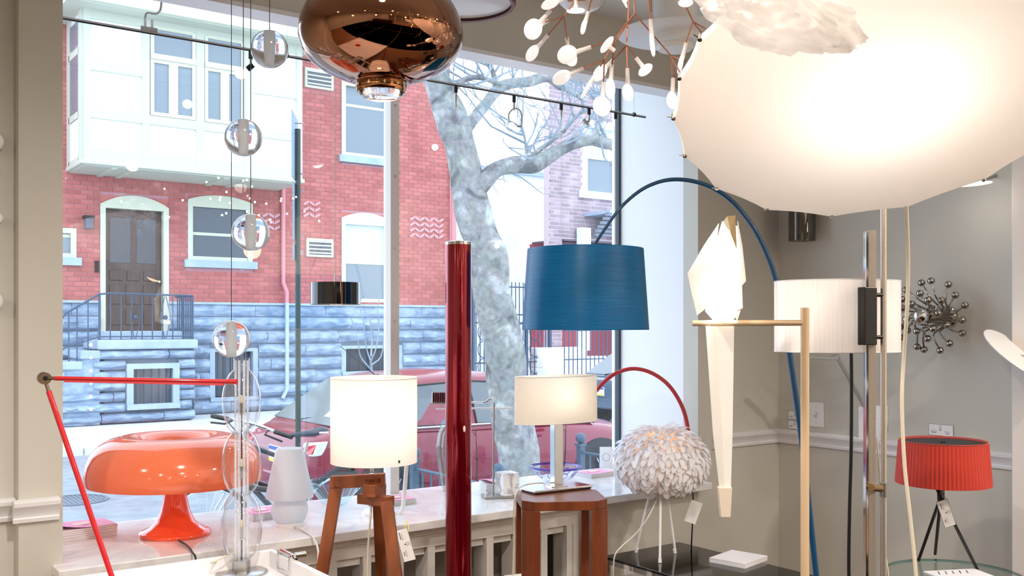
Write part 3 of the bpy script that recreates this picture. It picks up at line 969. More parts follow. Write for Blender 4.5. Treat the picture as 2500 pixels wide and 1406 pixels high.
def bay_window(u0, u1):
    x0, x1 = XB(u0), XB(u1)
    f = MB()
    t = 0.065
    z0, z1, zt1 = 5.37, 6.42, 7.02
    f.box(x0, x0 + t, YBAY - 0.05, YBAY, z0, z1); f.box(x1 - t, x1, YBAY - 0.05, YBAY, z0, z1)
    f.box(x0, x0 + t, YBAY - 0.05, YBAY, z1 + 0.1, zt1); f.box(x1 - t, x1, YBAY - 0.05, YBAY, z1 + 0.1, zt1)
    f.box(x0, x1, YBAY - 0.08, YBAY, z1, z1 + 0.1); f.box(x0 + t, x1 - t, YBAY - 0.05, YBAY, z0, z0 + t)
    xm = (x0 + x1) / 2
    f.box(xm - 0.085, xm + 0.085, YBAY - 0.05, YBAY, z0 + t, z1 - t)
    f.box(x0 + t, x1 - t, YBAY - 0.05, YBAY, z1 - t, z1); f.box(x0 + t, x1 - t, YBAY - 0.05, YBAY, zt1 - 0.03, zt1 + 0.02)
    fo = f.build('bay_window', M_CREAM, house, smooth=0)
    for a, b in ((x0 + t, xm - 0.085), (xm + 0.085, x1 - t)):
        MB().box(a, b, YBAY - 0.02, YBAY - 0.012, z0 + t, z1 - t).build('pane', M_SKYGLASS, fo, smooth=0)
    MB().box(x0 + t, x1 - t, YBAY - 0.02, YBAY - 0.012, z1 + 0.1, zt1 - 0.03).build('pane', M_SKYGLASS, fo, smooth=0)
bay_window(366, 476); bay_window(498, 595)
# left cheek of the bay: small window and panels
for za, zb in ((4.45, 5.2), (5.3, 6.4), (6.5, 7.0)):
    MB().box(bx0 - 0.03, bx0, YBAY + 0.28, YF - 0.28, za + 0.06, zb).build('side_pane' if za > 5 else 'side_panel', M_SKYGLASS if za > 5 else M_BAYWHITE, bay, smooth=0)
for y in (YBAY, YF - 0.25):
    MB().box(bx0 - 0.04, bx0, y, y + 0.22, ZB0 + 0.08, ZB1).build('post', M_BAYTRIM, bay, smooth=0)
for z in (4.42, 5.26, 6.42):
    MB().box(bx0 - 0.04, bx0, YBAY + 0.2, YF - 0.2, z - 0.04, z + 0.08).build('rail', M_BAYTRIM, bay, smooth=0)
# eaves and slates over the bay
MB().box(bx0 - 0.35, bx1 + 0.3, YBAY - 0.45, YF + 0.2, ZB1, ZB1 + 0.07).build('eaves', M_BAYTRIM, house, smooth=0)
MB().box(bx0 - 0.40, bx1 + 0.3, YBAY - 0.52, YBAY - 0.42, ZB1 + 0.02, ZB1 + 0.24).build('gutter', M_CREAM, house, smooth=0, bevel=0.03)
roof = MB().add([(bx0 - 0.4, YBAY - 0.42, ZB1 + 0.2), (bx1 + 0.3, YBAY - 0.42, ZB1 + 0.2), (bx1 + 0.3, YF + 1.0, ZB1 + 4.2), (bx0 - 0.4, YF + 1.0, ZB1 + 4.2)], [(0, 1, 2, 3)]).build('roof', M_SLATE, house, smooth=0)
dv = Vector((0, 2.62, 4.0)); Lr = dv.length; dv.normalize(); nv = Vector((0, -dv.z, dv.y))
sl = None
for r_ in range(14):
    for c_ in range(13):
        o = Vector((bx0 - 0.4 + c_ * 0.36 + (0.18 if r_ % 2 else 0), YBAY - 0.42, ZB1 + 0.2)) + dv * (r_ * 0.24)
        if sl is None:
            m_ = MB()
            m_.add([(0, 0, 0), (0.345, 0, 0), (0.345, 0, 0), (0, 0, 0)], [])
            a = [Vector((0.0, 0, 0)), Vector((0.345, 0, 0)), Vector((0.345, 0, 0)) + dv * 0.27, dv * 0.27]
            b = [p + nv * 0.035 for p in a[:2]] + [p + nv * 0.008 for p in a[2:]]
            m_ = MB().add(a + b, [(0, 1, 5, 4), (4, 5, 6, 7), (1, 2, 6, 5), (3, 0, 4, 7)])
            sl = m_.build('shingle', M_SLATE, None, smooth=0)
            sl.parent = roof; sl.location = o - WLOC[roof]; WLOC[sl] = WLOC[roof]
        else:
            inst(sl, 'shingle', o, roof)
# ================================================================ gap, neighbour houses
M_STUCCO = mat('pale_stucco', 'dfe6ea', 0.9, col2='d3dde4', scale=0.8)
st = thing('stucco_house', 'pale stucco house wall set back behind the iron gate', 'building', (14, 27, G_WALK))
MB().box(11.5, 22, 27, 27.3, G_WALK, 6.6).build('wall', M_STUCCO, st, smooth=0)
MB().box(11.4, 22.1, 26.9, 27.4, 6.6, 6.75).build('coping', M_LEDGE, st, smooth=0)
nb_h = thing('brick_house', 'purple-grey brick house with porch and white stoop beyond the gate', 'building', (18, YF, G_WALK))
NX0, NX1 = XU(1342), XU(1342) + 5.5
YN = YF
qx0, qx1 = XU(1420), XU(1512)
qz0, qz1 = ZV(1465, 483), ZV(1465, 300)
px0, px1 = XU(1372), XU(1515)
holesn = [(qx0, qx1, qz0, qz1), (px0, px1, -0.4, ZV(1440, 592))]
wn_ = brick_wall(nb_h, NX0, NX1, G_WALK, 9.8, YN, holesn, M_BRICK2, M_MORTAR2, bl=0.26, bh=0.10, jt=0.02)
f = MB()
t = 0.17
f.box(qx0, qx0 + t, YN - 0.05, YN + 0.12, qz0, qz1); f.box(qx1 - t, qx1, YN - 0.05, YN + 0.12, qz0, qz1)
f.box(qx0 + t, qx1 - t, YN - 0.05, YN + 0.12, qz1 - t, qz1); f.box(qx0 - 0.1, qx1 + 0.1, YN - 0.1, YN + 0.12, qz0 - 0.05, qz0 + 0.14)
wf = f.build('window', M_BAYWHITE, nb_h, smooth=0)
zm = ZV(1465, 386)
MB().box(qx0 + t, qx1 - t, YN + 0.0, YN + 0.05, zm - 0.05, zm + 0.05).build('meeting_rail', M_BAYWHITE, wf, smooth=0)
for i in range(1, 4):
    x = qx0 + t + (qx1 - qx0 - 2 * t) * i / 4
    MB().box(x - 0.02, x + 0.02, YN + 0.01, YN + 0.04, zm, qz1 - t).build('glazing_bar', M_BAYWHITE, wf, smooth=0)
z = (zm + qz1 - t) / 2
MB().box(qx0 + t, qx1 - t, YN + 0.01, YN + 0.04, z - 0.02, z + 0.02).build('glazing_bar', M_BAYWHITE, wf, smooth=0)
MB().box(qx0 + t, qx1 - t, YN + 0.05, YN + 0.06, qz0, zm).build('pane', M_SKYGLASS, wf, smooth=0)
MB().box(qx0 + t, qx1 - t, YN + 0.05, YN + 0.06, zm, qz1 - t).build('pane', M_BLIND, wf, smooth=0)
# porch: grey eave, white column, red wall in the recess
M_GREYWOOD = mat('porch_grey', '8a94a4', 0.7)
zp = ZV(1440, 592)
for i in range(6):
    MB().box(XU(1425) + 0.05 * i, NX1, YN - 1.0 + 0.16 * i, YN - 0.86 + 0.16 * i, zp + 0.62 - 0.09 * i, zp + 0.69 - 0.09 * i).build('porch_board', M_GREYWOOD, nb_h, smooth=0)
MB().box(XU(1425), NX1, YN - 1.05, YN + 0.2, zp + 0.68, zp + 0.76).build('porch_roof', M_LEDGE, nb_h, smooth=0)
MB().box(XU(1402), XU(1402) + 0.32, YN - 0.3, YN - 0.1, 0.8, zp + 0.35).build('column', M_BAYWHITE, nb_h, smooth=0)
MB().box(px0, px1 + 1.5, YN + 1.3, YN + 1.4, 0.2, zp).build('porch_wall', mat('red_porch', 'b8505e', 0.7), nb_h, smooth=0)
MB().box(px0, px1 + 2, YN - 0.1, YN + 1.3, zp, zp + 0.05).build('porch_ceiling', mat('porch_mauve', '6c5a6c', 0.8), nb_h, smooth=0)
MB().box(NX0 - 0.1, px1 + 3, YN - 0.12, YN + 1.3, 0.42, 0.60).build('porch_floor', M_BAYWHITE, nb_h, smooth=0)
# white stoop with stepped blocks
ws = thing('white_stoop', 'white stone stoop steps beside the purple-grey brick house', 'stoop', (XU(1420, 19), 19, G_WALK))
M_WSTONE = mat('white_stone', 'eef0f0', 0.8)
for i in range(5):
    MB().box(XU(1371, 18.6) + 0.0, XU(1371, 18.6) + 1.0 + 0.55 * (5 - i), 18.9 + 0.14 * i, 19.9, G_WALK + 0.25 * i if i else G_WALK, G_WALK + 0.25 * (i + 1) - 0.0).build('step', M_WSTONE, ws, smooth=0, bevel=0.03)
rl2 = thing('iron_railing', 'black iron railing along the white stoop', 'railing', (XU(1420, 18.7), 18.7, G_WALK))
def bars(parent, p, q, zb_p, zb_q, zt_p, zt_q, n, r_=0.012, name='bar'):
    p, q = Vector(p), Vector(q)
    for i in range(n + 1):
        t_ = i / n
        a = p.lerp(q, t_)
        MB().cyl((a.x, a.y, zb_p + (zb_q - zb_p) * t_), (a.x, a.y, zt_p + (zt_q - zt_p) * t_), r_, 5).build(name, M_RAILIRON, parent)
YR = 18.72
a_, b_ = (XU(1378, YR), YR), (XU(1512, YR), YR)
bars(rl2, (*a_, 0), (*b_, 0), G_WALK, G_WALK, ZV(1440, 806, YR), ZV(1440, 806, YR), 13, 0.014)
MB().tube([(*a_, 0.62), (*b_, 0.62)], 0.016, 5).build('rail', M_RAILIRON, rl2)
MB().tube([(*a_, ZV(1440, 806, YR)), (*b_, ZV(1440, 806, YR))], 0.02, 5).build('rail', M_RAILIRON, rl2)

# --- iron gate across the gap
YGT = 19.6
gate = thing('iron_gate', 'tall wrought iron gate and fence closing the gap between the houses', 'gate', (XU(1230, YGT), YGT, G_WALK))
gx0, gx1 = XU(1112, YGT), XU(1341, YGT)
zg1 = ZV(1230, 700, YGT); zg2 = ZV(1230, 768, YGT); zg3 = ZV(1230, 788, YGT)
n = 24
for i in range(n + 1):
    x = gx0 + (gx1 - gx0) * i / n
    MB().cyl((x, YGT, G_WALK), (x, YGT, zg1 + 0.12), 0.013, 5).build('bar', M_RAILIRON, gate)
for z in (zg1, zg2, zg3, 0.55, -0.2):
    MB().cyl((gx0, YGT, z), (gx1, YGT, z), 0.018, 5).build('rail', M_RAILIRON, gate)
for u in (1155, 1215, 1285, 1342):
    MB().box(XU(u, YGT) - 0.035, XU(u, YGT) + 0.035, YGT - 0.035, YGT + 0.035, G_WALK, zg1 + 0.1).build('post', M_RAILIRON, gate, smooth=0)
for u in (1180, 1275, 1305):
    for j in range(4):
        z = zg3 - 0.22 - j * 0.42
        MB().tube([(XU(u, YGT) + 0.17 * math.cos(t_ * PI / 8), YGT - 0.02, z + 0.2 * math.sin(t_ * PI / 8)) for t_ in range(16)], 0.011, 5, closed=True).build('scroll_ring', M_RAILIRON, gate)

# ================================================================ plane tree
M_BARK = None
def bark():
    m, nt, b = new_mat('plane_bark')
    N, L = nt.nodes, nt.links
    b.inputs['Roughness'].default_value = 0.9
    b.inputs['Specular IOR Level'].default_value = 0.15
    tc = N.new('ShaderNodeTexCoord')
    n1 = N.new('ShaderNodeTexNoise'); n1.inputs['Scale'].default_value = 5.5; n1.inputs['Detail'].default_value = 7; n1.inputs['Distortion'].default_value = 0.6
    vo = N.new('ShaderNodeTexVoronoi'); vo.inputs['Scale'].default_value = 9
    L.new(tc.outputs['Object'], n1.inputs['Vector'])
    L.new(tc.outputs['Object'], vo.inputs['Vector'])
    cr = N.new('ShaderNodeValToRGB')
    e = cr.color_ramp.elements
    e[0].position = 0.34; e[0].color = lin('565c60')
    e[1].position = 0.66; e[1].color = lin('a6abac')
    q = e.new(0.48); q.color = lin('868c8f')
    q = e.new(0.56); q.color = lin('858884')
    L.new(n1.outputs['Fac'], cr.inputs[0])
    mx = N.new('ShaderNodeMix'); mx.data_type = 'RGBA'; mx.inputs['Factor'].default_value = 0.06
    L.new(cr.outputs[0], mx.inputs['A']); L.new(vo.outputs['Color'], mx.inputs['B'])
    hs = N.new('ShaderNodeHueSaturation'); hs.inputs['Saturation'].default_value = 0.35
    L.new(mx.outputs['Result'], hs.inputs['Color'])
    L.new(hs.outputs[0], b.inputs['Base Color'])
    n2 = N.new('ShaderNodeTexNoise'); n2.inputs['Scale'].default_value = 22; n2.inputs['Detail'].default_value = 6
    L.new(tc.outputs['Object'], n2.inputs['Vector'])
    mr_ = N.new('ShaderNodeMapRange'); mr_.inputs['From Min'].default_value = .35; mr_.inputs['From Max'].default_value = .65; mr_.inputs['To Min'].default_value = .80; mr_.inputs['To Max'].default_value = 1.15
    L.new(n2.outputs['Fac'], mr_.inputs['Value']); L.new(mr_.outputs[0], hs.inputs['Value'])
    bp = N.new('ShaderNodeBump'); bp.inputs['Strength'].default_value = 0.5; bp.inputs['Distance'].default_value = 0.03
    L.new(n1.outputs['Fac'], bp.inputs['Height']); L.new(bp.outputs[0], b.inputs['Normal'])
    return m
M_BARK = bark()
M_TWIG = mat('twig_bark', '8b97a2', 0.9, spec=0.1)
YT = 6.8
tr0 = PY(1268, 1330, YT)
tree = thing('plane_tree', 'bare street tree with pale mottled bark in front of the window', 'tree', (tr0.x, YT, G_WALK))
def limb(px, name, parent, n=12, sub=5, wob=0.0, yoff=0.0):
    """px: (u, v, width_px, dy) list -> tapered limb"""
    pts, rs = [], []
    for u, v, w_, dy in px:
        p = PY(u, v, YT + dy + yoff)
        pts.append(p); rs.append(w_ / 2 * depth(p) / F)
    cp = curve(pts, sub)
    cr_ = []
    for i in range(len(pts) - 1):
        for k in range(sub):
            t_ = k / sub
            cr_.append(rs[i] * (1 - t_) + rs[i + 1] * t_)
    cr_.append(rs[-1])
    mb = MB().tube(cp, cr_, n)
    if wob:
        for i, v in enumerate(mb.v):
            nn = mnoise.noise(v * 3.1) * wob + mnoise.noise(v * 7.0) * wob * 0.2
            c = min(cp, key=lambda q: (q - v).length_squared)
            d = (v - c)
            mb.v[i] = v + d * nn
    o = mb.build(name, M_BARK, parent, smooth=60)
    return cp, o
trunk, tro = limb([(1278, 1420, 128, 0), (1275, 1250, 118, 0), (1262, 1120, 104, 0), (1243, 960, 98, 0), (1226, 830, 92, 0), (1205, 730, 92, 0), (1190, 640, 90, 0), (1172, 570, 88, 0),
                   (1152, 490, 84, 0), (1135, 410, 78, 0), (1112, 320, 74, 0), (1085, 240, 70, 0), (1062, 170, 66, 0), (1030, 60, 58, -.1), (1000, -80, 46, -.2)], 'trunk', tree, 24, 8, 0.28)
limbs = []
for px in ([(1150, 470, 60, 0), (1185, 440, 46, -.1), (1215, 412, 42, -.15), (1262, 402, 40, -.2), (1300, 402, 40, -.25), (1325, 390, 36, -.25), (1370, 362, 32, -.3), (1410, 346, 30, -.35), (1450, 338, 30, -.4), (1475, 350, 26, -.45), (1510, 352, 22, -.5), (1560, 340, 18, -.6)],
           [(1112, 350, 46, 0), (1140, 312, 36, .1), (1180, 262, 30, .2), (1215, 218, 26, .3), (1250, 203, 27, .3), (1290, 200, 25, .3), (1335, 188, 23, .35), (1365, 208, 20, .35), (1395, 222, 17, .35), (1430, 245, 14, .3)],
           [(1090, 260, 30, 0), (1110, 215, 20, -.1), (1140, 192, 16, -.2), (1175, 190, 14, -.2), (1222, 205, 12, -.1)],
           [(1285, 395, 16, -.25), (1300, 380, 13, -.2), (1345, 345, 11, -.2), (1378, 318, 10, -.1), (1410, 282, 9, 0), (1440, 265, 7, 0)],
           [(1440, 345, 16, -.4), (1458, 315, 15, -.4), (1475, 280, 15, -.4), (1490, 240, 14, -.4), (1505, 215, 12, -.4), (1530, 150, 10, -.4)],
           [(1450, 350, 12, -.4), (1500, 365, 10, -.45), (1497, 395, 9, -.45), (1490, 402, 8, -.45)],
           [(1215, 215, 14, .3), (1195, 150, 9, .2), (1180, 110, 6, .1)],
           [(1395, 222, 10, .35), (1418, 200, 8, .3), (1432, 190, 6, .3)],
           [(1283, 395, 8, -.25), (1285, 370, 7, -.25), (1280, 330, 5, -.2), (1272, 310, 4, -.2)]):
    c, o = limb(px, 'limb', tree, 10, 4, 0.25)
    limbs.append(c)
# fine twigs: real thin branchlets
rg = random.Random(5)
tw = MB()
def twig(p, d, L_, r_, lev):
    pts = [p]
    n_ = 5
    for i in range(n_):
        d = (d + Vector((rg.uniform(-.35, .35), rg.uniform(-.2, .2), rg.uniform(-.3, .35)))).normalized()
        p = p + d * (L_ / n_)
        pts.append(p)
    tw.tube(pts, [r_ * (1 - 0.75 * i / n_) for i in range(n_ + 1)], 4, caps=False)
    if lev > 0:
        for k in range(rg.randint(1, 3)):
            i = rg.randint(1, n_ - 1)
            dd = (d + Vector((rg.uniform(-1, 1), rg.uniform(-.4, .4), rg.uniform(-.6, .9)))).normalized()
            twig(pts[i], dd, L_ * rg.uniform(.45, .75), r_ * 0.55, lev - 1)
for c in limbs:
    for k in range(8):
        p = c[rg.randint(len(c) // 4, len(c) - 1)]
        twig(p, Vector((rg.uniform(-1, 1), rg.uniform(-.5, .5), rg.uniform(-.3, 1))).normalized(), rg.uniform(.4, .9), 0.011, 2)
for k in range(9):
    p = trunk[rg.randint(len(trunk) * 6 // 10, len(trunk) - 1)]
    twig(p, Vector((rg.choice((-1, 1)), rg.uniform(-.5, .5), rg.uniform(-.2, .6))).normalized(), rg.uniform(.5, 1.0), 0.012, 2)
o = tw.build('twigs', M_TWIG, tree, smooth=60); o['kind'] = 'stuff'

# --- tree pit fence with ball finials
pf = thing('tree_pit_fence', 'low blue-black iron fence with ball finials around the tree pit', 'fence', (5, 6.6, G_WALK))
M_PITIRON = mat('pit_fence_iron', '3f5468', 0.45)
fx0, fx1, fy0, fy1 = 4.25, 6.1, 6.05, 7.3
for (x, y) in ((fx0, fy0), (fx0, fy1), (fx1, fy0), (fx1, fy1)):
    p_ = MB().box(x - 0.03, x + 0.03, y - 0.03, y + 0.03, G_WALK, 0.30).build('post', M_PITIRON, pf, smooth=0)
    MB().box(x - 0.042, x + 0.042, y - 0.042, y + 0.042, 0.29, 0.315).build('cap', M_PITIRON, p_, smooth=0)
    MB().sphere((x, y, 0.365), 0.052, 14, 10).build('ball_finial', M_PITIRON, p_)
for a, b in (((fx0, fy0), (fx0, fy1)), ((fx0, fy0), (fx1, fy0)), ((fx1, fy0), (fx1, fy1))):
    for z in (0.23, -0.2):
        MB().cyl((*a, z), (*b, z), 0.013, 6).build('rail', M_PITIRON, pf)
    nbar = 9
    for i in range(1, nbar):
        x, y = a[0] + (b[0] - a[0]) * i / nbar, a[1] + (b[1] - a[1]) * i / nbar
        MB().cyl((x, y, G_WALK), (x, y, 0.23), 0.009, 5).build('bar', M_PITIRON, pf)

# --- sign pole with edge-on signs
sp = PY(727.5, 900, 7.3)
pole = thing('sign_pole', 'dark green street sign pole with edge-on signs by the kerb', 'pole', (sp.x, sp.y, G_WALK))
M_POLE = mat('pole_green', '33423f', 0.6, bump=0.05)
ztp = PY(727, 315, 7.3).z
MB().cyl((sp.x, sp.y, G_WALK), (sp.x, sp.y, ztp), 0.021, 10).build('post', M_POLE, pole)
M_SIGN = mat('sign_back', '7f93a8', 0.5, 0.3)
def sign(v0, v1, w_):
    z1, z0 = PY(727, v0, 7.3).z, PY(727, v1, 7.3).z
    d = (FWD + RIGHT * -0.12).normalized()
    c = Vector((sp.x, sp.y, (z0 + z1) / 2)) - RIGHT * 0.025
    s = MB().beam(c - d * w_ / 2 - UP * 0, c + d * w_ / 2, 0.006, z1 - z0).build('sign', M_SIGN, pole, smooth=0)
    for z in (z0 + 0.05, z1 - 0.06):
        MB().cyl(Vector((sp.x, sp.y, z)) - RIGHT * 0.02, Vector((sp.x, sp.y, z)) + RIGHT * 0.04, 0.007, 6).build('bolt', M_STEEL, s)
sign(282, 440, 0.46); sign(448, 590, 0.30); sign(596, 635, 0.3)

# --- young sapling by the far kerb
sg = PY(905, 905, 15.0)
sap = thing('sapling', 'thin bare sapling growing by the far kerb', 'sapling', (sg.x, 15.0, G_WALK))
tw2 = MB()
b0 = Vector((sg.x, 15.0, G_WALK))
tw2.tube([b0, b0 + Vector((0.03, 0, 0.9)), PY(905, 880, 15.0)], [0.03, 0.025, 0.02], 6)
tw2.build('stem', M_TWIG, sap)
for pp in ([(905, 880), (895, 850), (888, 790), (878, 740), (893, 718)], [(906, 880), (918, 850), (925, 800), (922, 750), (932, 715)], [(906, 870), (908, 820), (902, 770), (905, 735)], [(904, 900), (880, 870), (875, 840), (868, 800)], [(908, 890), (930, 870), (938, 820), (936, 790)]):
    q = [PY(u, v, 15.0 + rg.uniform(-.1, .1)) for u, v in pp]
    MB().tube(curve(q, 3), [0.016 * (1 - 0.7 * i / (3 * (len(q) - 1))) for i in range(3 * (len(q) - 1) + 1)], 5).build('branch', M_TWIG, sap)

# ================================================================ cars
def make_car(label, paint, glassm):
    """local frame: rear at x=0, front at x=4.3, near side y=0, far side y=1.75, ground z=0"""
    t = thing('parked_car', label, 'car')
    M_TYRE = mat('tyre', '24262a', 0.8); M_RIM = mat('wheel_rim', 'aab2bc', 0.25, 0.9)
    M_DARK = mat('car_dark', '1c2228', 0.6)
    M_SEALW = mat('window_chrome', 'd2d8de', 0.2, 0.9)
    yc = 0.875
    def loft(sts):
        mb = MB(); k = len(sts[0][1])
        vv = [(x, yc + y, z) for x, sec in sts for (y, z) in sec]
        ff = []
        for i in range(len(sts) - 1):
            for j in range(k - 1):
                ff.append((i * k + j, (i + 1) * k + j, (i + 1) * k + j + 1, i * k + j + 1))
        ff.append(tuple(range(k))); ff.append(tuple((len(sts) - 1) * k + j for j in range(k))[::-1])
        return mb.add(vv, ff)
    def sec(hw, zb, zs, zt):
        h = [(-hw * .86, zb), (-hw * .96, zb + .06), (-hw, zb + (zs - zb) * .35), (-hw * 1.0, zb + (zs - zb) * .6), (-hw * .985, zs - .10), (-hw * .93, zs - .02), (-hw * .8, zs + .01), (-hw * .4, zt)]
        return h + [(-y, z) for y, z in h[::-1]]
    body = loft([(0.0, sec(.70, .38, .74, .76)), (.05, sec(.80, .30, .86, .88)), (.22, sec(.855, .22, .93, .95)), (.6, sec(.875, .20, .95, .97)), (1.3, sec(.875, .19, .93, .95)), (2.3, sec(.875, .19, .90, .93)), (3.0, sec(.872, .19, .885, .94)),
                 (3.5, sec(.865, .2, .83, .90)), (3.9, sec(.84, .22, .76, .82)), (4.15, sec(.77, .27, .67, .71)), (4.28, sec(.62, .36, .56, .58))]).build('body', paint, t, smooth=50)
    def csec(wb, zb, wt, zt):
        h = [(-wb, zb), (-wt - (wb - wt) * .08, zt - .07), (-wt * .86, zt - .015), (-wt * .4, zt)]
        return h + [(-y, z) for y, z in h[::-1]]
    cab = [(.22, csec(.80, .90, .79, .96)), (.50, csec(.82, .90, .72, 1.16)), (.82, csec(.83, .90, .66, 1.36)), (1.15, csec(.835, .90, .63, 1.43)), (1.7, csec(.835, .88, .63, 1.46)), (2.2, csec(.835, .88, .635, 1.43)), (2.6, csec(.83, .88, .66, 1.33)), (3.0, csec(.82, .87, .74, 1.12)), (3.35, csec(.80, .86, .79, .92))]
    loft(cab).build('roof', paint, t, smooth=50)
    def side_y(x, z):
        # y of the cabin side at (x, z)
        for (xa, a), (xb, b) in zip(cab, cab[1:]):
            if xa <= x <= xb:
                s = (x - xa) / (xb - xa)
                p0 = (a[0][0] + (b[0][0] - a[0][0]) * s, a[0][1] + (b[0][1] - a[0][1]) * s)
                p1 = (a[1][0] + (b[1][0] - a[1][0]) * s, a[1][1] + (b[1][1] - a[1][1]) * s)
                w_ = (z - p0[1]) / max(1e-4, p1[1] - p0[1])
                return p0[0] + (p1[0] - p0[0]) * w_
        return -0.8
    def side_panel(xz, name, m, off):
        for s in (-1, 1):
            a = [Vector((x, yc + s * (-side_y(x, z) + off), z)) for x, z in xz]
            MB().prism(a if s < 0 else a[::-1], (0, -s * 0.008, 0)).build(name, m, t, smooth=0)
    W1 = [(.72, .955), (1.12, .95), (1.70, .94), (1.70, 1.36), (1.15, 1.335), (.86, 1.25)]
    W2 = [(1.78, .94), (2.62, .925), (2.92, .95), (2.62, 1.20), (2.22, 1.335), (1.78, 1.36)]
    side_panel(W1, 'side_window', glassm, 0.006); side_panel(W2, 'side_window', glassm, 0.006)
    for s in (0,):
        MB().tube([Vector((x, yc + side_y(x, z) - 0.012, z)) for x, z in W1], 0.009, 5, closed=True).build('window_seal', M_DARK, t)
        MB().tube([Vector((x, yc + side_y(x, z) - 0.012, z)) for x, z in W2], 0.009, 5, closed=True).build('window_seal', M_DARK, t)
        MB().tube([Vector((x, yc + side_y(x, .93) - 0.016, .945 - x * .008)) for x in (.6, 1.2, 1.8, 2.4, 2.9)], 0.010, 5).build('belt_trim', M_SEALW, t)
    def ramp(x0, z0, x1, z1, w0, w1, name, m):
        n = Vector((-(z1 - z0), 0, (x1 - x0))).normalized()
        if n.z < 0: n = -n
        a = [Vector((x0, yc - w0, z0)), Vector((x0, yc + w0, z0)), Vector((x1, yc + w1, z1)), Vector((x1, yc - w1, z1))]
        return MB().prism([p + n * 0.012 for p in a], n * 0.01).build(name, m, t, smooth=0)
    ramp(.26, .975, .80, 1.345, .66, .54, 'rear_window', glassm)
    ramp(3.30, .95, 2.64, 1.305, .68, .56, 'windscreen', glassm)
    ramp2 = Vector((-.565, 0, .825)); a_ = [Vector((.345 + q * .085, yc + y_, 1.033 + q * .058)) + ramp2 * .024 for q, y_ in ((0, -.50), (0, -.36), (1, -.34), (1, -.48))]
    MB().prism(a_, ramp2 * .002).build('window_sticker', M_PAPER, t, smooth=0)
    MB().tube([(.24, yc + .1, .985), (.30, yc - .1, 1.01), (.36, yc - .5, 1.04)], [0.014, 0.02, 0.006], 6).build('rear_wiper', M_BLACK, t)
    # wheels
    for x in (.76, 3.38):
        for s in (0, 1):
            y = 0.0 if s == 0 else 1.75
            d = 1 if s == 0 else -1
            MB().lathe([(0.0, -0.012), (0.375, -0.012), (0.375, 0.1)], (x, y, .32), 28, axis=(0, d, 0)).build('wheel_arch', M_DARK, t)
            wh = MB().lathe([(0.20, -0.02), (0.29, -0.03), (0.315, -0.005), (0.315, 0.16), (0.2, 0.18)], (x, y, .315), 28, axis=(0, d, 0)).build('wheel', M_TYRE, t)
            MB().lathe([(0.205, -0.015), (0.19, -0.022), (0.185, 0.01), (0.0, 0.012)], (x, y, .315), 24, axis=(0, d, 0)).build('rim', M_DARK, wh)
            for k in range(6):
                a = k * PI / 3
                MB().beam((x, y - d * 0.018, .315), (x + .19 * math.cos(a), y - d * 0.02, .315 + .19 * math.sin(a)), 0.012, 0.05, up=Vector((0, 1, 0))).build('spoke', M_RIM, wh, smooth=0)
    # lights, plate, mirror, handles, seams
    M_TAIL = mat('tail_lens', 'c01830', 0.1); M_HEAD = mat('head_lens', 'dfe8f0', 0.05, spec=0.9)
    for s in (0, 1):
        y0, y1 = (0.02, 0.30) if s == 0 else (1.45, 1.73)
        tl = MB().prism([(0.015, y0 + .05, .74), (0.015, y1, .72), (.02, y1, .84), (.06, y0 + .03, .87)], (0.10, 0, 0.0)).build('tail_light', M_HEAD, t, smooth=20, bevel=0.01)
        MB().prism([(0.006, y0 + .07, .76), (0.006, y1 - .04, .74), (.01, y1 - .04, .81), (.05, y0 + .05, .845)], (0.05, 0, 0.0)).build('lens', M_TAIL, tl, smooth=20)
        MB().prism([(4.10, y0 + .04, .54), (4.27, y1, .50), (4.27, y1, .57), (4.08, y0 + .04, .66)], (0.02, 0, 0.02)).build('head_light', M_HEAD, t, smooth=20, bevel=0.01)
    MB().box(-0.03, 0.12, 0.12, 1.63, .36, .52).build('bumper', paint, t, smooth=30, bevel=0.03)
    pm = MB().box(-0.012, 0.06, yc - .16, yc + .16, .60, .76).build('number_plate', M_PAPER, t, smooth=0, bevel=0.006)
    MB().box(-0.016, -0.010, yc - .15, yc + .15, .72, .755).build('plate_band', mat('plate_blue', '3058a8', 0.5), pm, smooth=0)
    MB().box(-0.016, -0.010, yc - .15, yc + .15, .605, .635).build('plate_band', mat('plate_yellow', 'e8cc50', 0.5), pm, smooth=0)
    mir = MB().sphere((2.72, -0.10, 1.0), 0.10, 12, 8, (0.7, 1.0, 0.7)).build('wing_mirror', paint, t)
    for x in (1.55, 2.45):
        MB().cyl((x - .09, -0.015, .78), (x + .09, -0.015, .775), 0.013, 6).build('door_handle', paint, t)
    MB().tube([(1.74, -0.004, .24), (1.745, -0.004, .60), (1.74, 0.02, .88)], 0.005, 4).build('door_seam', M_DARK, t)
    MB().tube([(2.85, -0.004, .24), (2.88, -0.002, .60), (2.90, 0.02, .86)], 0.005, 4).build('door_seam', M_DARK, t)
    MB().tube([(.98, yc - .2, 1.41), (.55, yc - .26, 1.72)], [0.006, 0.003], 5).build('antenna', M_BLACK, t)
    MB().lathe([(0.03, 0), (0.015, .03), (0.0, .035)], (.99, yc - .2, 1.40), 10).build('antenna_base', M_BLACK, t)
    return t
M_CARRED = mat('car_paint_red', '7c1030', 0.3, spec=0.5, coat=0.5)
M_CARGLASS = mat('car_glass', '566068', 0.06, spec=0.9)
car = make_car('dark red hatchback parked at the near kerb', M_CARRED, M_CARGLASS)
car.location = (3.72, 8.15, G_ROAD)
car2 = make_car('blue-grey car parked across the street', mat('car_paint_grey', '3c5468', 0.3, coat=0.8), M_CARGLASS)
car2.location = (12.2, 13.2, G_ROAD)

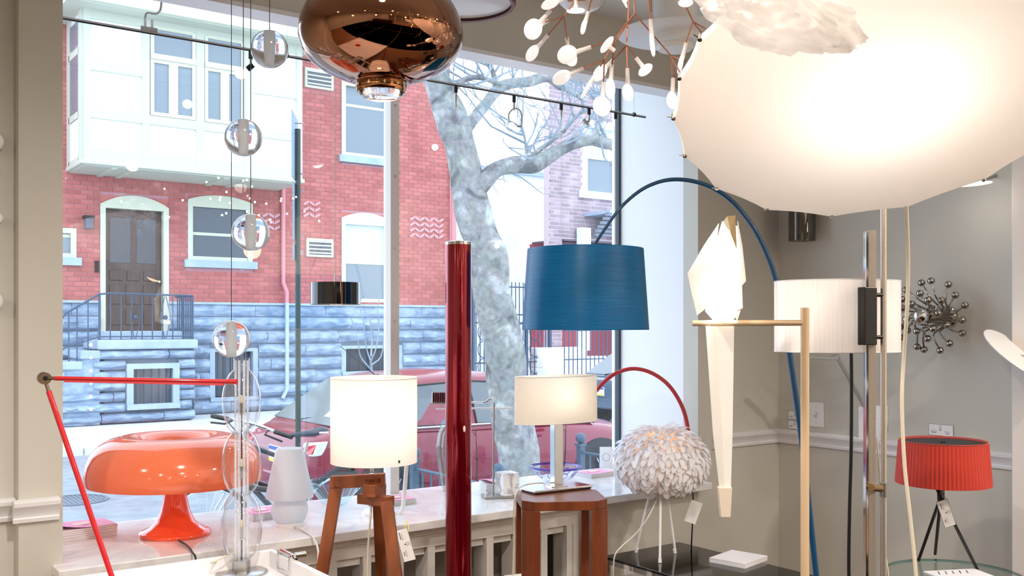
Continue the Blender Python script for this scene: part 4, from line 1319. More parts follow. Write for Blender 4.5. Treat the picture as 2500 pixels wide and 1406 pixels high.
# ================================================================ bicycle
YK = 7.0
zg = G_WALK
bk = thing('bicycle', 'black and silver bicycle leaning by the sign pole', 'bicycle', (2.9, YK, zg))
M_TYRE2 = mat('bike_tyre', '2a3038', 0.8); M_FRAMEB = mat('bike_frame', '1f2a34', 0.35); M_RIMS = mat('bike_rim', 'c2ccd4', 0.25, 0.9)
xr, xf = 3.40, 2.36
wr = 0.335
for x in (xr, xf):
    wl = MB().tube([(x + (wr - .018) * math.cos(a * PI / 18), YK, zg + wr + (wr - .018) * math.sin(a * PI / 18)) for a in range(36)], 0.019, 8, closed=True).build('tyre', M_TYRE2, bk)
    MB().tube([(x + (wr - .045) * math.cos(a * PI / 18), YK, zg + wr + (wr - .045) * math.sin(a * PI / 18)) for a in range(36)], 0.012, 6, closed=True).build('rim', M_RIMS, wl)
    sp_ = MB()
    for a in range(24):
        an = a * PI / 12
        sp_.tube([(x + .02 * math.cos(an + .4), YK + (.02 if a % 2 else -.02), zg + wr + .02 * math.sin(an + .4)), (x + (wr - .045) * math.cos(an), YK, zg + wr + (wr - .045) * math.sin(an))], 0.0022, 4, caps=False)
    sp_.build('spokes', M_RIMS, wl)
    MB().cyl((x, YK - .05, zg + wr), (x, YK + .05, zg + wr), 0.022, 10).build('hub', M_RIMS, wl)
zw = zg + wr
bb = Vector((xr - .42, YK, zg + .29)); stp = Vector((xr - .31, YK, zg + .74)); hd = Vector((2.64, YK, zg + .93)); hb = Vector((2.58, YK, zg + .74))
for a, b, r_ in ((bb, stp, .016), (stp, hd, .018), (bb, hb, .021), (hd, hb, .02)):
    MB().cyl(a, b, r_, 8).build('frame_tube', M_FRAMEB, bk)
for s in (-.045, .045):
    MB().cyl((bb.x, YK + s * .6, bb.z), (xr, YK + s, zw), .009, 6).build('chain_stay', M_FRAMEB, bk)
    MB().cyl((stp.x + .01, YK + s * .5, stp.z - .04), (xr, YK + s, zw), .008, 6).build('seat_stay', M_FRAMEB, bk)
    MB().tube([(hb.x, YK + s, hb.z), (hb.x - .06, YK + s, hb.z - .15), (xf, YK + s, zw)], .012, 6).build('fork_blade', M_RIMS, bk)
MB().cyl(stp, stp + Vector((.045, 0, .17)), .013, 8).build('seat_post', M_STEEL, bk)
sd = stp + Vector((.055, 0, .20))
ms = MB()
prof = [(-.145, .016, .018), (-.10, .022, .024), (-.03, .034, .028), (.04, .060, .034), (.09, .075, .036), (.125, .070, .034), (.145, .045, .028)]
rings = []
for x, w_, h in prof:
    rings.append([(sd.x + x, YK + w_ * math.cos(a * PI / 6), sd.z + .03 + (0.02 if x > .05 else 0) + h * (math.sin(a * PI / 6) if math.sin(a * PI / 6) > 0 else .6 * math.sin(a * PI / 6))) for a in range(12)])
vv = [p for r_ in rings for p in r_]
ff = [(i * 12 + j, i * 12 + (j + 1) % 12, (i + 1) * 12 + (j + 1) % 12, (i + 1) * 12 + j) for i in range(6) for j in range(12)] + [tuple(range(12))[::-1], tuple(range(72, 84))]
sdo = ms.add(vv, ff).build('saddle', mat('saddle_vinyl', '2c3644', 0.4), bk, smooth=60)
for i in range(7):
    MB().box(sd.x + .055 + i * .011, sd.x + .063 + i * .011, YK - .0765, YK - .070, sd.z + .038, sd.z + .050).build('print_mark', M_PAPER, sdo, smooth=0)
stm = Vector((2.66, YK, .69))
MB().tube([hd, stm, Vector((2.69, YK, .72))], .014, 8).build('stem', M_STEEL, bk)
hc_ = Vector((2.69, YK, .72))
bd = Vector((-.19, .30, .065)) / .36          # handlebar turned and leaning
MB().tube(curve([hc_ - bd * .33 - UP * .01, hc_ - bd * .18, hc_ - bd * .06 + UP * .01, hc_ + bd * .06 + UP * .01, hc_ + bd * .18, hc_ + bd * .33 - UP * .01], 4), .012, 8).build('handlebar', M_RIMS, bk)
for s in (-1, 1):
    MB().cyl(hc_ + bd * s * .21 - UP * .004, hc_ + bd * s * .36 - UP * .012, .018, 8).build('grip', M_BLACK, bk)
    MB().tube([hc_ + bd * s * .16, hc_ + bd * s * .18 + Vector((-.05, 0, -.03)), hc_ + bd * s * .32 + Vector((-.04, 0, -.05))], .008, 6).build('brake_lever', M_BLACK, bk)
    MB().tube(curve([hc_ + bd * s * .16, hc_ + bd * s * .08 + Vector((-.12, 0, .03)), hc_ + Vector((-.08, 0, -.12)), hb + Vector((-.03, s * .02, 0))], 4), .004, 5).build('brake_cable', M_BLACKCORD, bk)
MB().lathe([(0.085, -.004), (0.095, 0), (0.085, .004)], bb + Vector((0, -.05, 0)), 24, axis=(0, 1, 0), caps=True).build('chainring', M_STEEL, bk)
MB().beam(bb + Vector((0, -.06, 0)), bb + Vector((.10, -.06, .13)), .012, .02).build('crank', M_STEEL, bk)
MB().cbox(bb + Vector((.10, -.11, .13)), (.09, .08, .02)).build('pedal', M_BLACK, bk)
MB().tube(curve([(xr + .16, YK, zw + .30), (xr + .02, YK, zw + .36), (xr - .14, YK, zw + .28)], 4), .02, 6).build('mudguard', M_TYRE2, bk)
MB().cyl((xf + .28, YK - .05, zg + .62), (xf + .75, YK - .05, zg + .52), .022, 8).build('pump', M_BLACK, bk)
# ================================================================ helpers for shop objects
def k_(D): return D / F
def price_tag(M, L_=0.085, H_=0.040, label='', name='price_tag', group=None):
    c = M.to_translation()
    t = thing(name, label, 'price tag', c, group)
    MB().box(-L_ / 2, L_ / 2, -H_ / 2, H_ / 2, -0.0004, 0.0004, M).build('card', M_PAPER, t, smooth=0)
    bd = MB()
    e = H_ * 0.022
    for y in (-H_ / 2, H_ / 2 - e): bd.box(-L_ / 2, L_ / 2, y, y + e, 0.0004, 0.0008, M)
    for x in (-L_ / 2, L_ / 2 - e): bd.box(x, x + e, -H_ / 2 + e, H_ / 2 - e, 0.0004, 0.0008, M)
    bd.build('printed_border', M_INK, t, smooth=0)
    def tx(s, size, x, y, m=M_INK, nm='lettering'):
        text_mesh(s, size * H_, M @ Matrix.Translation((x * L_, y * H_, 0.0007)), m, t, nm, 0.0002)
    tx('S T Y L E  #', 0.11, -0.27, -0.08)
    tx('P R I C E', 0.13, 0.25, -0.12)
    tx('T A I T', 0.11, -0.02, 0.36)
    for x0, x1, y in ((-0.40, -0.18, -0.25), (0.20, 0.32, -0.30)):
        MB().box(x0 * L_, x1 * L_, y * H_, (y + 0.05) * H_, 0.0004, 0.0008, M).build('printed_line', M_INK, t, smooth=0)
    MB().tube([M @ Vector((-.02 * L_ + .11 * H_ * math.cos(a * PI / 6), .16 * H_ + .11 * H_ * math.sin(a * PI / 6), 0.0008)) for a in range(12)], H_ * .018, 4, closed=True).build('bulb_logo', M_GREENINK, t)
    MB().box(-.02 * L_ - .035 * H_, -.02 * L_ + .035 * H_, -.06 * H_, .04 * H_, 0.0004, 0.001, M).build('bulb_logo', M_INK, t, smooth=0)
    return t

M_PINK = mat('pink_cover', 'ef8fc0', 0.35, col2='f4a6cc', scale=12)
def booklet_stack(u, v, w_, d_, h, rz, label, curl=False):
    p = PZ(u, v, SILL)
    t = thing('booklet_stack', label, 'booklets', p, 'stacks of pink booklets on the sill')
    n = 6
    for i in range(n):
        z0, z1 = p.z + h * i / n, p.z + h * (i + 1) / n
        m_ = Matrix.Translation((p.x, p.y, 0)) @ Matrix.Rotation(rz + random.uniform(-.03, .03), 4, 'Z')
        MB().box(-w_ / 2, w_ / 2, -d_ / 2, d_ / 2, z0 + .0006, z1 - .0004, m_).build('booklet', M_PAPER, t, smooth=0)
    m_ = Matrix.Translation((p.x, p.y, 0)) @ Matrix.Rotation(rz, 4, 'Z')
    cv = MB()
    nx_ = 8
    zz = p.z + h
    vv = []
    for i in range(nx_ + 1):
        s = i / nx_
        x = -w_ / 2 + w_ * s
        lift = (0.018 * max(0, 1 - s * 1.6) ** 2 if curl else 0) + .001
        vv += [(x, -d_ / 2, zz + lift), (x, d_ / 2, zz + .001 + lift * .15)]
    cv.add(vv, [(2 * i, 2 * i + 2, 2 * i + 3, 2 * i + 1) for i in range(nx_)], m_)
    cv.build('cover', M_PINK, t, smooth=60)
    MB().box(-w_ * .22, w_ * .15, -d_ * .12, d_ * .2, zz + .0024, zz + .003, m_).build('cover_print', mat('cover_print', 'f6d8c8', 0.4), t, smooth=0)
    return t
booklet_stack(200, 1307, 0.20, 0.15, 0.040, 0.10, 'pink-covered booklet stack beside the pilaster with a curling cover', True)
booklet_stack(640, 1262, 0.13, 0.13, 0.026, 0.05, 'pink booklet stack behind the clear bubble lamp')
booklet_stack(968, 1228, 0.13, 0.12, 0.022, -0.05, 'pink booklet stack behind the wooden tripod lamp')
booklet_stack(1212, 1196, 0.13, 0.14, 0.040, -0.35, 'white and pink booklet stack behind the marble cube lamp', True)
booklet_stack(1452, 1161, 0.16, 0.12, 0.020, 0.05, 'pink booklet stack beside the purple-rimmed bowl')

# ================================================================ orange mushroom lamp
c = PY(428, 1300, 3.62); c.z = SILL
M_ORANGE = None
def orange_mat():
    m = translucent('orange_plastic', 'ff8a60', fac=0.30, rough=0.12, gloss=0.5)
    for n in m.node_tree.nodes:
        if n.type == 'BSDF_PRINCIPLED':
            n.inputs['Coat Weight'].default_value = 0.6
            n.inputs['Coat Roughness'].default_value = 0.04
    return m
M_ORANGE = orange_mat()
nl = thing('mushroom_lamp', 'glossy orange mushroom table lamp on the marble sill', 'table lamp', c)
z = SILL
MB().lathe([(0.292, z + .197), (0.306, z + .195), (0.309, z + .205), (0.309, z + .235), (0.303, z + .265), (0.288, z + .300), (0.262, z + .330), (0.225, z + .352), (0.185, z + .362), (0.155, z + .362),
            (0.130, z + .354), (0.110, z + .338), (0.092, z + .318), (0.070, z + .306), (0.04, z + .300), (0.0, z + .299)], (c.x, c.y, 0), 64).build('shade', M_ORANGE, nl, smooth=60)
st_ = MB().lathe([(0.034, z + .32), (0.034, z + .24), (0.036, z + .18), (0.042, z + .13), (0.052, z + .085), (0.068, z + .050), (0.090, z + .030), (0.112, z + .021), (0.124, z + .014), (0.126, z + .004), (0.122, z + .0)], (c.x, c.y, 0), 48, caps=True).build('stem', mat('orange_gloss', 'ff5a34', 0.12, coat=0.6), nl, smooth=60)
for a in (0.6, 2.2, 3.7, 5.3):
    MB().sphere((c.x + .19 * math.cos(a), c.y + .19 * math.sin(a), z + .27), 0.026, 12, 8).build('bulb', mat('opal_bulb', 'f4f0e8', 0.4), nl)
cb = PZ(436, 1325, SILL)
MB().tube(curve([cb + Vector((0, 0, .008)), PZ(455, 1335, SILL) + Vector((0, 0, .006)), PZ(470, 1352, SILL) + Vector((0, 0, .004)), PZ(472, 1356, SILL) + Vector((0, -.03, -.02)), PZ(472, 1356, SILL) + Vector((0.01, -.03, -.2))], 5), .0035, 6).build('cord', M_BLACKCORD, nl)

# ================================================================ small white two-part glass lamp
c = PZ(707, 1284, SILL)
D = depth(c); s = k_(D)
M_OPAL = translucent('opal_glass', 'eef2f6', fac=0.45, rough=0.35, gloss=0.4)
wl = thing('glass_table_lamp', 'small all-white opal glass lamp with conical shade and round body', 'table lamp', c)
zz = lambda v: c.z + (1284 - v) * s
MB().lathe([(57 * s, zz(1214)), (58 * s, zz(1212)), (33.5 * s, zz(1098)), (31 * s, zz(1094)), (0, zz(1093))], (c.x, c.y, 0), 40).build('shade', M_OPAL, wl, smooth=50)
MB().lathe([(30 * s, zz(1276)), (38 * s, zz(1268)), (44 * s, zz(1250)), (44.5 * s, zz(1242)), (42 * s, zz(1226)), (34 * s, zz(1212)), (24 * s, zz(1205)), (22 * s, zz(1196))], (c.x, c.y, 0), 40).build('body', M_OPAL, wl, smooth=60)
MB().lathe([(35 * s, zz(1284)), (36 * s, zz(1276)), (30 * s, zz(1272))], (c.x, c.y, 0), 40, caps=True).build('base', M_WHITE, wl, smooth=40)
p0 = c + RIGHT * 0.03 - FWD * 0.05
MB().tube(curve([p0 + UP * .01, PZ(738, 1297, SILL) + UP * .004, PZ(762, 1312, SILL + .0) + UP * .004, PZ(772, 1327, SILL) + Vector((0, -.015, -.02)), P(775, 1400, 3.35), P(772, 1480, 3.4)], 5), .0035, 6).build('cord', M_WHITECORD, wl)

# ================================================================ clear glass bowl
c = PZ(818, 1234, SILL); D = depth(c); s = k_(D)
gb = thing('glass_bowl', 'clear pale aqua glass bowl on the sill', 'bowl', c)
M_AQUA = thin_glass('aqua_glass', (0.80, 0.93, 0.97), boost=1.4, base=0.03)
MB().lathe([(0, c.z + .003), (22 * s, c.z + .003), (30 * s, c.z + .010), (48 * s, c.z + 28 * s), (58 * s, c.z + 46 * s), (63 * s, c.z + 60 * s)], (c.x, c.y, 0), 40).build('bowl', M_AQUA, gb, smooth=60)
MB().tube([(c.x + 63 * s * math.cos(a * PI / 24), c.y + 63 * s * math.sin(a * PI / 24), c.z + 60 * s) for a in range(48)], .0035, 6, closed=True).build('rim', M_AQUA, gb)

# ================================================================ red articulated arm lamp
DA = 2.3
M_REDARM = mat('red_lacquer', 'c01c26', 0.25, coat=0.5)
M_BRONZE = mat('bronze_nickel', '8c7d6c', 0.25, 1.0)
j = P(108, 923, DA)
e2 = P(284, 1440, DA)
d2 = (e2 - j).normalized()
base_z = 0.69
bpt = j + d2 * ((base_z + 0.02 - j.z) / d2.z)
al = thing('arm_lamp', 'slim red articulated lamp with bronze joint and level upper arm', 'lamp', (bpt.x, bpt.y, base_z))
ax = (FWD * -0.75 + RIGHT * 0.62).normalized()
jt = MB().lathe([(0.006, -.010), (0.0135, -.010), (0.0145, -.008), (0.0145, .008), (0.0135, .010), (0.006, .010)], j, 28, axis=ax, caps=True).build('joint', M_BRONZE, al)
MB().lathe([(0.0, .0112), (0.0055, .0112), (0.0055, .006)], j, 16, axis=ax).build('joint_bolt', M_BLACK, jt)
tip = P(577, 932, DA - 0.10)
d1 = (tip - j).normalized()
MB().cyl(j + d1 * .012, j + d1 * .034, .0042, 12).build('joint_pin', M_BRONZE, al)
MB().cyl(j + d1 * .030, tip, .0052, 16).build('upper_arm', M_REDARM, al)
MB().beam(j + d1 * .055 - UP * .006, tip - d1 * .03 - UP * .006, .008, .005).build('led_strip', mat('led_strip_red', 'd84a52', 0.3), al, smooth=0)
MB().cyl(tip - d1 * .022, tip + d1 * .001, .0062, 16).build('end_cap', M_REDARM, al)
MB().cyl(j + d2 * .012, j + d2 * .036, .0042, 12).build('joint_pin', M_BRONZE, al)
MB().cyl(j + d2 * .032, bpt, .0064, 16).build('lower_arm', M_REDARM, al)
MB().lathe([(0.075, 0.0), (0.075, .012), (0.07, .015), (0.02, .017), (0.012, .03), (0.0, .03)], (bpt.x, bpt.y, base_z), 36).build('base', M_REDARM, al)

# ================================================================ white display tray table with clasp
TX1, TY1 = 1.215, 2.976
TX0, TY0 = 0.30, 1.95
tt = thing('tray_table', 'white tray-top display table with raised rim', 'table', ((TX0 + TX1) / 2, (TY0 + TY1) / 2, 0))
M_TRAY = mat('tray_white', 'e9e7ea', 0.35)
MB().box(TX0, TX1, TY0, TY1, .655, .69).build('tray_floor', M_TRAY, tt, smooth=0)
for a in ((TX0, TX1, TY1 - .018, TY1), (TX0, TX1, TY0, TY0 + .018), (TX0, TX0 + .018, TY0 + .018, TY1 - .018), (TX1 - .018, TX1, TY0 + .018, TY1 - .018)):
    MB().box(*a, .655, .742).build('rim', M_TRAY, tt, smooth=20, bevel=0.003)
for x in (TX0 + .04, TX1 - .04):
    for y in (TY0 + .04, TY1 - .04):
        MB().box(x - .025, x + .025, y - .025, y + .025, 0, .655).build('leg', M_TRAY, tt, smooth=0)
# chrome catch mounted on the right-hand rim
cx = TX1 - .009; cy = TY1 - .135
ca = MB()
for y in (cy - .045, cy + .045):
    ca.box(cx - .014, cx + .014, y - .004, y + .004, .700, .758)
ca.box(cx - .014, cx + .014, cy - .045, cy + .045, .698, .706)
cao = ca.build('catch_frame', M_CHROME, tt, smooth=20, bevel=0.002)
MB().cyl((cx, cy - .055, .754), (cx, cy + .045, .754), .007, 12).build('catch_roller', M_CHROME, tt)
MB().cyl((cx, cy - .055, .757), (cx + .035, cy - .055, .757), .009, 12).build('catch_knob', M_CHROME, tt)
MB().cyl((cx, cy + .04, .75), (cx, cy - .01, .705), .0015, 6).build('catch_spring', M_WHITE, tt)
# power adapter and its lead in the tray
pa = PZ(388, 1402, .70)
pw = thing('power_adapter', 'pale grey power adapter lying in the white tray', 'power adapter', (pa.x, pa.y - .03, .69))
MB().cbox((pa.x, pa.y - .03, .705), (.13, .05, .03)).build('body', mat('adapter_grey', 'cfc8c6', 0.5), pw, smooth=30, bevel=0.006)
for i in range(3):
    MB().cbox((pa.x - .03 + i * .02, pa.y - .03, .7205), (.012, .03, .003)).build('vent', mat('adapter_dark', '9c9490', 0.5), pw, smooth=0)
MB().tube(curve([(pa.x + .065, pa.y - .03, .70), (pa.x + .16, pa.y - .03, .70), (pa.x + .25, pa.y + .02, .715), (1.0, 2.93, .735), (1.10, 2.955, .752), (1.14, 3.05, .70)], 6), .0025, 6).build('cord', M_CLEARCORD, pw)

# ================================================================ clear bubble totem lamp
DT = 3.02
c = P(590, 1405, DT); c.z = .69
s = k_(DT)
tl = thing('bubble_lamp', 'clear blown glass lamp of three stacked bubbles on a steel foot', 'table lamp', c)
zt = lambda v: HC - (v - HZ) * s
foot = MB().lathe([(62 * s, .69), (62 * s, .695), (55 * s, .699), (21 * s, .700), (21 * s, zt(1366)), (19 * s, zt(1365)), (0, zt(1365))], (c.x, c.y, 0), 40).build('foot', M_STEEL, tl)
prof = [(18 * s, zt(1366))]
def bub(v0, v1, rn0, rm, rn1, n=14):
    for i in range(1, n + 1):
        t_ = i / n
        e = math.sin(PI * t_) ** 0.62
        base = rn0 + (rn1 - rn0) * t_
        prof.append(((base + (rm - base) * e) * s, zt(v0 + (v1 - v0) * t_)))
bub(1362, 1206, 22, 50, 24)
prof.append((23 * s, zt(1204)))
bub(1204, 1056, 24, 48, 24)
prof.append((23 * s, zt(1054)))
bub(1054, 902, 24, 47, 19)
prof.append((19 * s, zt(874)))
M_BUB = thin_glass('bubble_glass', (0.985, 0.99, 0.995), boost=1.5, base=0.035, power=2.6)
MB().lathe(prof, (c.x, c.y, 0), 44).build('bubbles', M_BUB, tl, smooth=60)
for v in (1204, 1055):
    MB().tube([(c.x + 24 * s * math.cos(a * PI / 18), c.y + 24 * s * math.sin(a * PI / 18), zt(v)) for a in range(36)], .0028, 6, closed=True).build('neck_ring', M_BUB, tl)
M_ROD = translucent('glass_rod', 'f6f8fc', fac=.5, rough=.1, gloss=.8, clear=.60)
for i in range(8):
    a = i * PI / 4
    MB().cyl((c.x + 15.5 * s * math.cos(a), c.y + 15.5 * s * math.sin(a), zt(1366)), (c.x + 15.5 * s * math.cos(a), c.y + 15.5 * s * math.sin(a), zt(880)), .0036, 6).build('glass_rod', M_ROD, tl)
M_SOCK = mat('socket_cream', 'd8ccb8', 0.5)
for v in (985, 1140, 1288):
    so = MB().cyl((c.x, c.y, zt(v + 26)), (c.x, c.y, zt(v - 2)), .0085, 12).build('socket', M_STEEL, tl)
    MB().cyl((c.x, c.y, zt(v - 2)), (c.x, c.y, zt(v - 20)), .006, 10).build('bulb', M_SOCK, so)
    MB().lathe([(.012, 0), (.012, .003)], (c.x, c.y, zt(v + 28)), 16, caps=True).build('washer', M_CHROME, so)
MB().cyl((c.x, c.y, zt(1366)), (c.x, c.y, zt(1010)), .002, 6).build('inner_wire', M_WIRE, tl)

# ================================================================ wooden tripod lamp with white cylinder shade
DW = 3.0
s = k_(DW)
cw = P(908, 1200, DW)
M_CEDAR = mat('cedar_wood', '8a4a26', 0.4, col2='6e3616', scale=9, stretch=(3, 3, 0.5), bump=0.03, bscale=30)
M_SHADE1 = translucent('white_glass_shade', 'fbf6f2', fac=0.55, rough=0.2, gloss=0.5)
tp = thing('tripod_lamp', 'white cylinder lampshade on a stacked-beam cedar tripod', 'floor lamp', (cw.x, cw.y, 0))
zt = lambda v: HC - (v - HZ) * s
sx = P(913, 1020, DW)
MB().lathe([(105 * s, zt(1128)), (105 * s, zt(922))], (sx.x, sx.y, 0), 56).build('shade', M_SHADE1, tp, smooth=60)
MB().lathe([(104.8 * s, zt(922)), (99 * s, zt(924)), (60 * s, zt(921)), (56 * s, zt(921))], (sx.x, sx.y, 0), 56).build('shade_top', M_SHADE1, tp, smooth=60)
MB().tube([(sx.x + 105 * s * math.cos(a * PI / 28), sx.y + 105 * s * math.sin(a * PI / 28), zt(922)) for a in range(56)], .0022, 6, closed=True).build('shade_rim', M_WHITE, tp)
MB().cyl((cw.x, cw.y, zt(1152)), (cw.x, cw.y, zt(1030)), 5.2 * s, 14).build('pole', M_CHROME, tp)
MB().sphere((cw.x, cw.y, zt(1000)), .032, 16, 10).build('bulb', mat('lit_bulb', 'fff0d8', 0.4, emis='ffdcb0', estr=8), tp)
lamp(tp, (cw.x, cw.y, zt(1015)), .9, (1, .95, .9), 0.035)
MB().lathe([(7 * s, 0), (7 * s, .003)], (cw.x, cw.y, zt(1158)), 20, caps=True).build('collar', M_CHROME, tp)
lz_ = zt(1116)
f1 = sx - FWD * 105.6 * s
MB().cbox((f1.x + RIGHT.x * 70 * s + FWD.x * 27 * s, f1.y + RIGHT.y * 70 * s + FWD.y * 27 * s, lz_), (.006, .004, .008), -YAW - R(42)).build('shade_logo', M_INK, tp, smooth=0)
MB().cbox((f1.x - RIGHT.x * 35 * s + FWD.x * 4 * s, f1.y - RIGHT.y * 35 * s + FWD.y * 4 * s, zt(1131)), (.010, .006, .006), -YAW).build('shade_clip', M_BLACK, tp, smooth=0)
def leg_beam(pt_head, pt_corner, pt_foot, w_, h_, up_leg):
    """arm from the hub plus leg down, as one L-shaped piece"""
    m_ = MB()
    m_.beam(pt_head, pt_corner, w_, h_)
    o = m_.build('hub_arm', M_CEDAR, tp, smooth=0, bevel=0.0015)
    MB().beam(pt_corner, pt_foot, w_, w_ * 1.15, up=up_leg).build('leg', M_CEDAR, tp, smooth=0, bevel=0.0015)
hbm = 30 * s
fl = P(735, 1480, DW); 
def to_floor(a, b):
    d = b - a
    return a + d * ((0.0 - a.z) / d.z)
h1, c1 = P(940, 1170, DW), P(822, 1177, DW)
leg_beam(h1, c1 - RIGHT * 14 * s, c1 - RIGHT * 3 * s, .030, hbm, FWD)
a1 = P(822, 1185, DW); MB().beam(a1, to_floor(a1, P(785, 1406, DW)), .036, .030, up=FWD).build('leg', M_CEDAR, tp, smooth=0, bevel=0.0015)
h2, c2 = P(900, 1199, DW - .06), P(928, 1195, DW + .05)
MB().beam(h2, c2, .040, hbm * .95).build('hub_arm', M_CEDAR, tp, smooth=0, bevel=0.0015)
a2 = P(923, 1196, DW + .06); MB().beam(a2, to_floor(a2, P(932, 1406, DW + .16)), .034, .030, up=FWD).build('leg', M_CEDAR, tp, smooth=0, bevel=0.0015)
h3, c3 = P(880, 1216, DW + .01), P(955, 1224, DW - .05)
MB().beam(h3, c3, .034, hbm * .8).build('hub_arm', M_CEDAR, tp, smooth=0, bevel=0.0015)
a3 = P(944, 1224, DW - .05); MB().beam(a3, to_floor(a3, P(966, 1406, DW - .10)), .036, .030, up=FWD).build('leg', M_CEDAR, tp, smooth=0, bevel=0.0015)
MB().cyl(P(906, 1224, DW - .02), P(906, 1236, DW - .02), .007, 12).build('cable_gland', M_STEEL, tp)
MB().tube(curve([P(906, 1234, DW - .02), P(905, 1260, DW - .02), P(899, 1330, DW), P(897, 1406, DW), P(900, 1500, DW), P(905, 1600, DW)], 6), .0032, 8).build('cord', M_CLEARCORD, tp)
Mx = frame(h1.lerp(c1, 0.27) - FWD * (.0158), RIGHT - UP * -0.03, -FWD)
text_mesh('D-RAY', .0125, Mx, mat('branding_dark', '4a2410', 0.7), tp, 'branding')
lg = h1.lerp(c1, 0.09) - FWD * .016
MB().tube([lg + RIGHT * .004 * math.sin(a * PI / 4) * (1 if a < 4 else -1) * -1 + UP * (.006 - a * .0015) for a in range(9)], .0014, 5).build('branding_mark', mat('branding_black', '231008', 0.7), tp)
tg = P(990, 1330, DW + .04)
price_tag(frame(tg, -UP * 1.0 + RIGHT * 0.30, -FWD * 0.97 - RIGHT * 0.15), 82 * s, 32 * s, 'white price tag on a yellow string beside the cedar tripod')
sg_ = thing('tag_string', 'yellow string loop holding the tripod lamp price tag', 'string', P(985, 1280, DW + .04))
MB().tube(curve([P(990, 1300, DW + .04), P(989, 1280, DW + .045), P(993, 1271, DW + .05), P(998, 1290, DW + .042), P(992, 1302, DW + .04)], 5), .0014, 6).build('loop', mat('yellow_string', 'e6dc6a', 0.6), sg_)

# ================================================================ white curved-arm lamp behind it (base on the sill)
c = PZ(926, 1256, SILL); D = depth(c); s = k_(D)
cl = thing('curved_lamp', 'white bent-tube lamp with round base half hidden behind the cylinder shade', 'table lamp', c)
MB().lathe([(41 * s, c.z), (41 * s, c.z + 8 * s), (37 * s, c.z + 12 * s), (0, c.z + 13 * s)], (c.x, c.y, 0), 36, caps=False).build('base', M_WHITE, cl, smooth=40)
MB().tube(curve([c + UP * 6 * s, P(962, 1259, D), P(978, 1250, D), P(985, 1225, D), P(993, 1130, D), P(1000, 1000, D), P(985, 945, D), P(930, 935, D)], 7), 5.2 * s, 10).build('tube_arm', M_WHITE, cl, smooth=60)
MB().lathe([(0, .02), (.05, .015), (.06, 0)], P(930, 940, D), 24).build('head', M_WHITE, cl)

# ================================================================ red metallic tube pendant
DR = 3.46
s = k_(DR)
c = P(1119, 1000, DR)
M_REDTUBE = mat('red_anodised', '8e0620', 0.16, 0.75, coat=0.7)
rt = thing('tube_lamp', 'tall glossy red metal tube lamp with chrome rim standing before the radiator cover', 'floor lamp', (c.x, c.y, .25))
zt = lambda v: HC - (v - HZ) * s
MB().lathe([(31 * s, .25), (32 * s, .255), (32 * s, zt(596)), (30 * s, zt(595))], (c.x, c.y, 0), 48).build('tube', M_REDTUBE, rt, smooth=40)
MB().lathe([(32.3 * s, zt(598)), (32.3 * s, zt(591)), (30 * s, zt(590)), (29 * s, zt(596)), (0, zt(600))], (c.x, c.y, 0), 48).build('chrome_rim', M_CHROME, rt, smooth=40)
MB().cyl((c.x, c.y, .25), (c.x, c.y, .0), .02, 16).build('foot', M_CHROME, rt)
sw = c - FWD * 32 * s * .96 + RIGHT * 16 * s
MB().sphere((sw.x, sw.y, zt(1044)), .0045, 10, 8, (1, 1, 2.6)).build('switch', M_WHITE, rt)
TRY = 3.62                                               # track line inside the window recess
MB().cyl(c + RIGHT * 18 * s + UP * (zt(597) - c.z), c + RIGHT * 4 * s + UP * (zt(560) - c.z), .0009, 5).build('wire', M_STEEL, rt)

# ================================================================ smoky green vase
c = PZ(1105, 1198, SILL); D = depth(c); s = k_(D)
va = thing('glass_vase', 'tall grey-green glass vase partly behind the red tube', 'vase', c)
MB().lathe([(0, c.z + .002), (24 * s, c.z + .002), (30 * s, c.z + 30 * s), (38 * s, c.z + 75 * s), (41 * s, c.z + 110 * s), (37 * s, c.z + 140 * s), (28 * s, c.z + 160 * s), (26 * s, c.z + 162 * s)], (c.x, c.y, 0), 32).build('body', thin_glass('smoke_glass', (0.72, 0.76, 0.66), boost=1.8, base=0.06), va, smooth=60)

# ================================================================ marble cube lamp with pin-block head
c = PZ(1217, 1214, SILL); D = depth(c); s = k_(D)
M_CUBE = marble('cube_marble', 'f0eff0', 'b4b4ba', 7.0, 0.25)
ml = thing('cube_lamp', 'steel rod desk lamp with white marble cube base', 'desk lamp', c)
bx = RIGHT
MB().cbox(c + UP * .007, (78 * s, .085, .013), -YAW + R(14)).build('base_plate', M_STEEL, ml, smooth=20, bevel=0.002)
cc = P(1238, 1186, D); cc.z = SILL + .013 + 27 * s
MB().cbox(cc + FWD * .005, (44 * s, 44 * s, 54 * s), -YAW + R(28)).build('cube', M_CUBE, ml, smooth=20, bevel=0.002)
rb = P(1204, 1205, D)
MB().cyl(Vector((rb.x, rb.y, SILL + .013)), P(1206, 983, D), 2.6 * s, 10).build('rod', M_STEEL, ml)
k0 = P(1189, 1205, D - .02)
MB().cyl(Vector((k0.x, k0.y, SILL + .013)), Vector((k0.x, k0.y, SILL + .033)), 4.5 * s, 14).build('dimmer_knob', M_CHROME, ml)
MB().cyl(P(1064, 997, D), P(1252, 996, D), 2.4 * s, 8).build('cross_bar', M_WHITE, ml)
MB().tube(curve([P(1206, 974, D), P(1196, 974, D), P(1182, 982, D), P(1150, 982, D), P(1085, 984, D)], 5), 2.2 * s, 8).build('head_arm', M_CHROME, ml)
hd_ = MB().beam(P(1052, 984, D), P(1108, 984, D), .075, .006).build('head_plate', M_STEEL, ml, smooth=0)
for i in range(9):
    for q in range(6):
        b_ = P(1058 + i * 5.5, 982, D) + FWD * (-.032 + q * .0125)
        MB().cyl(b_, b_ + UP * 24 * s, .0033, 6).build('pin', M_CHROME, hd_)
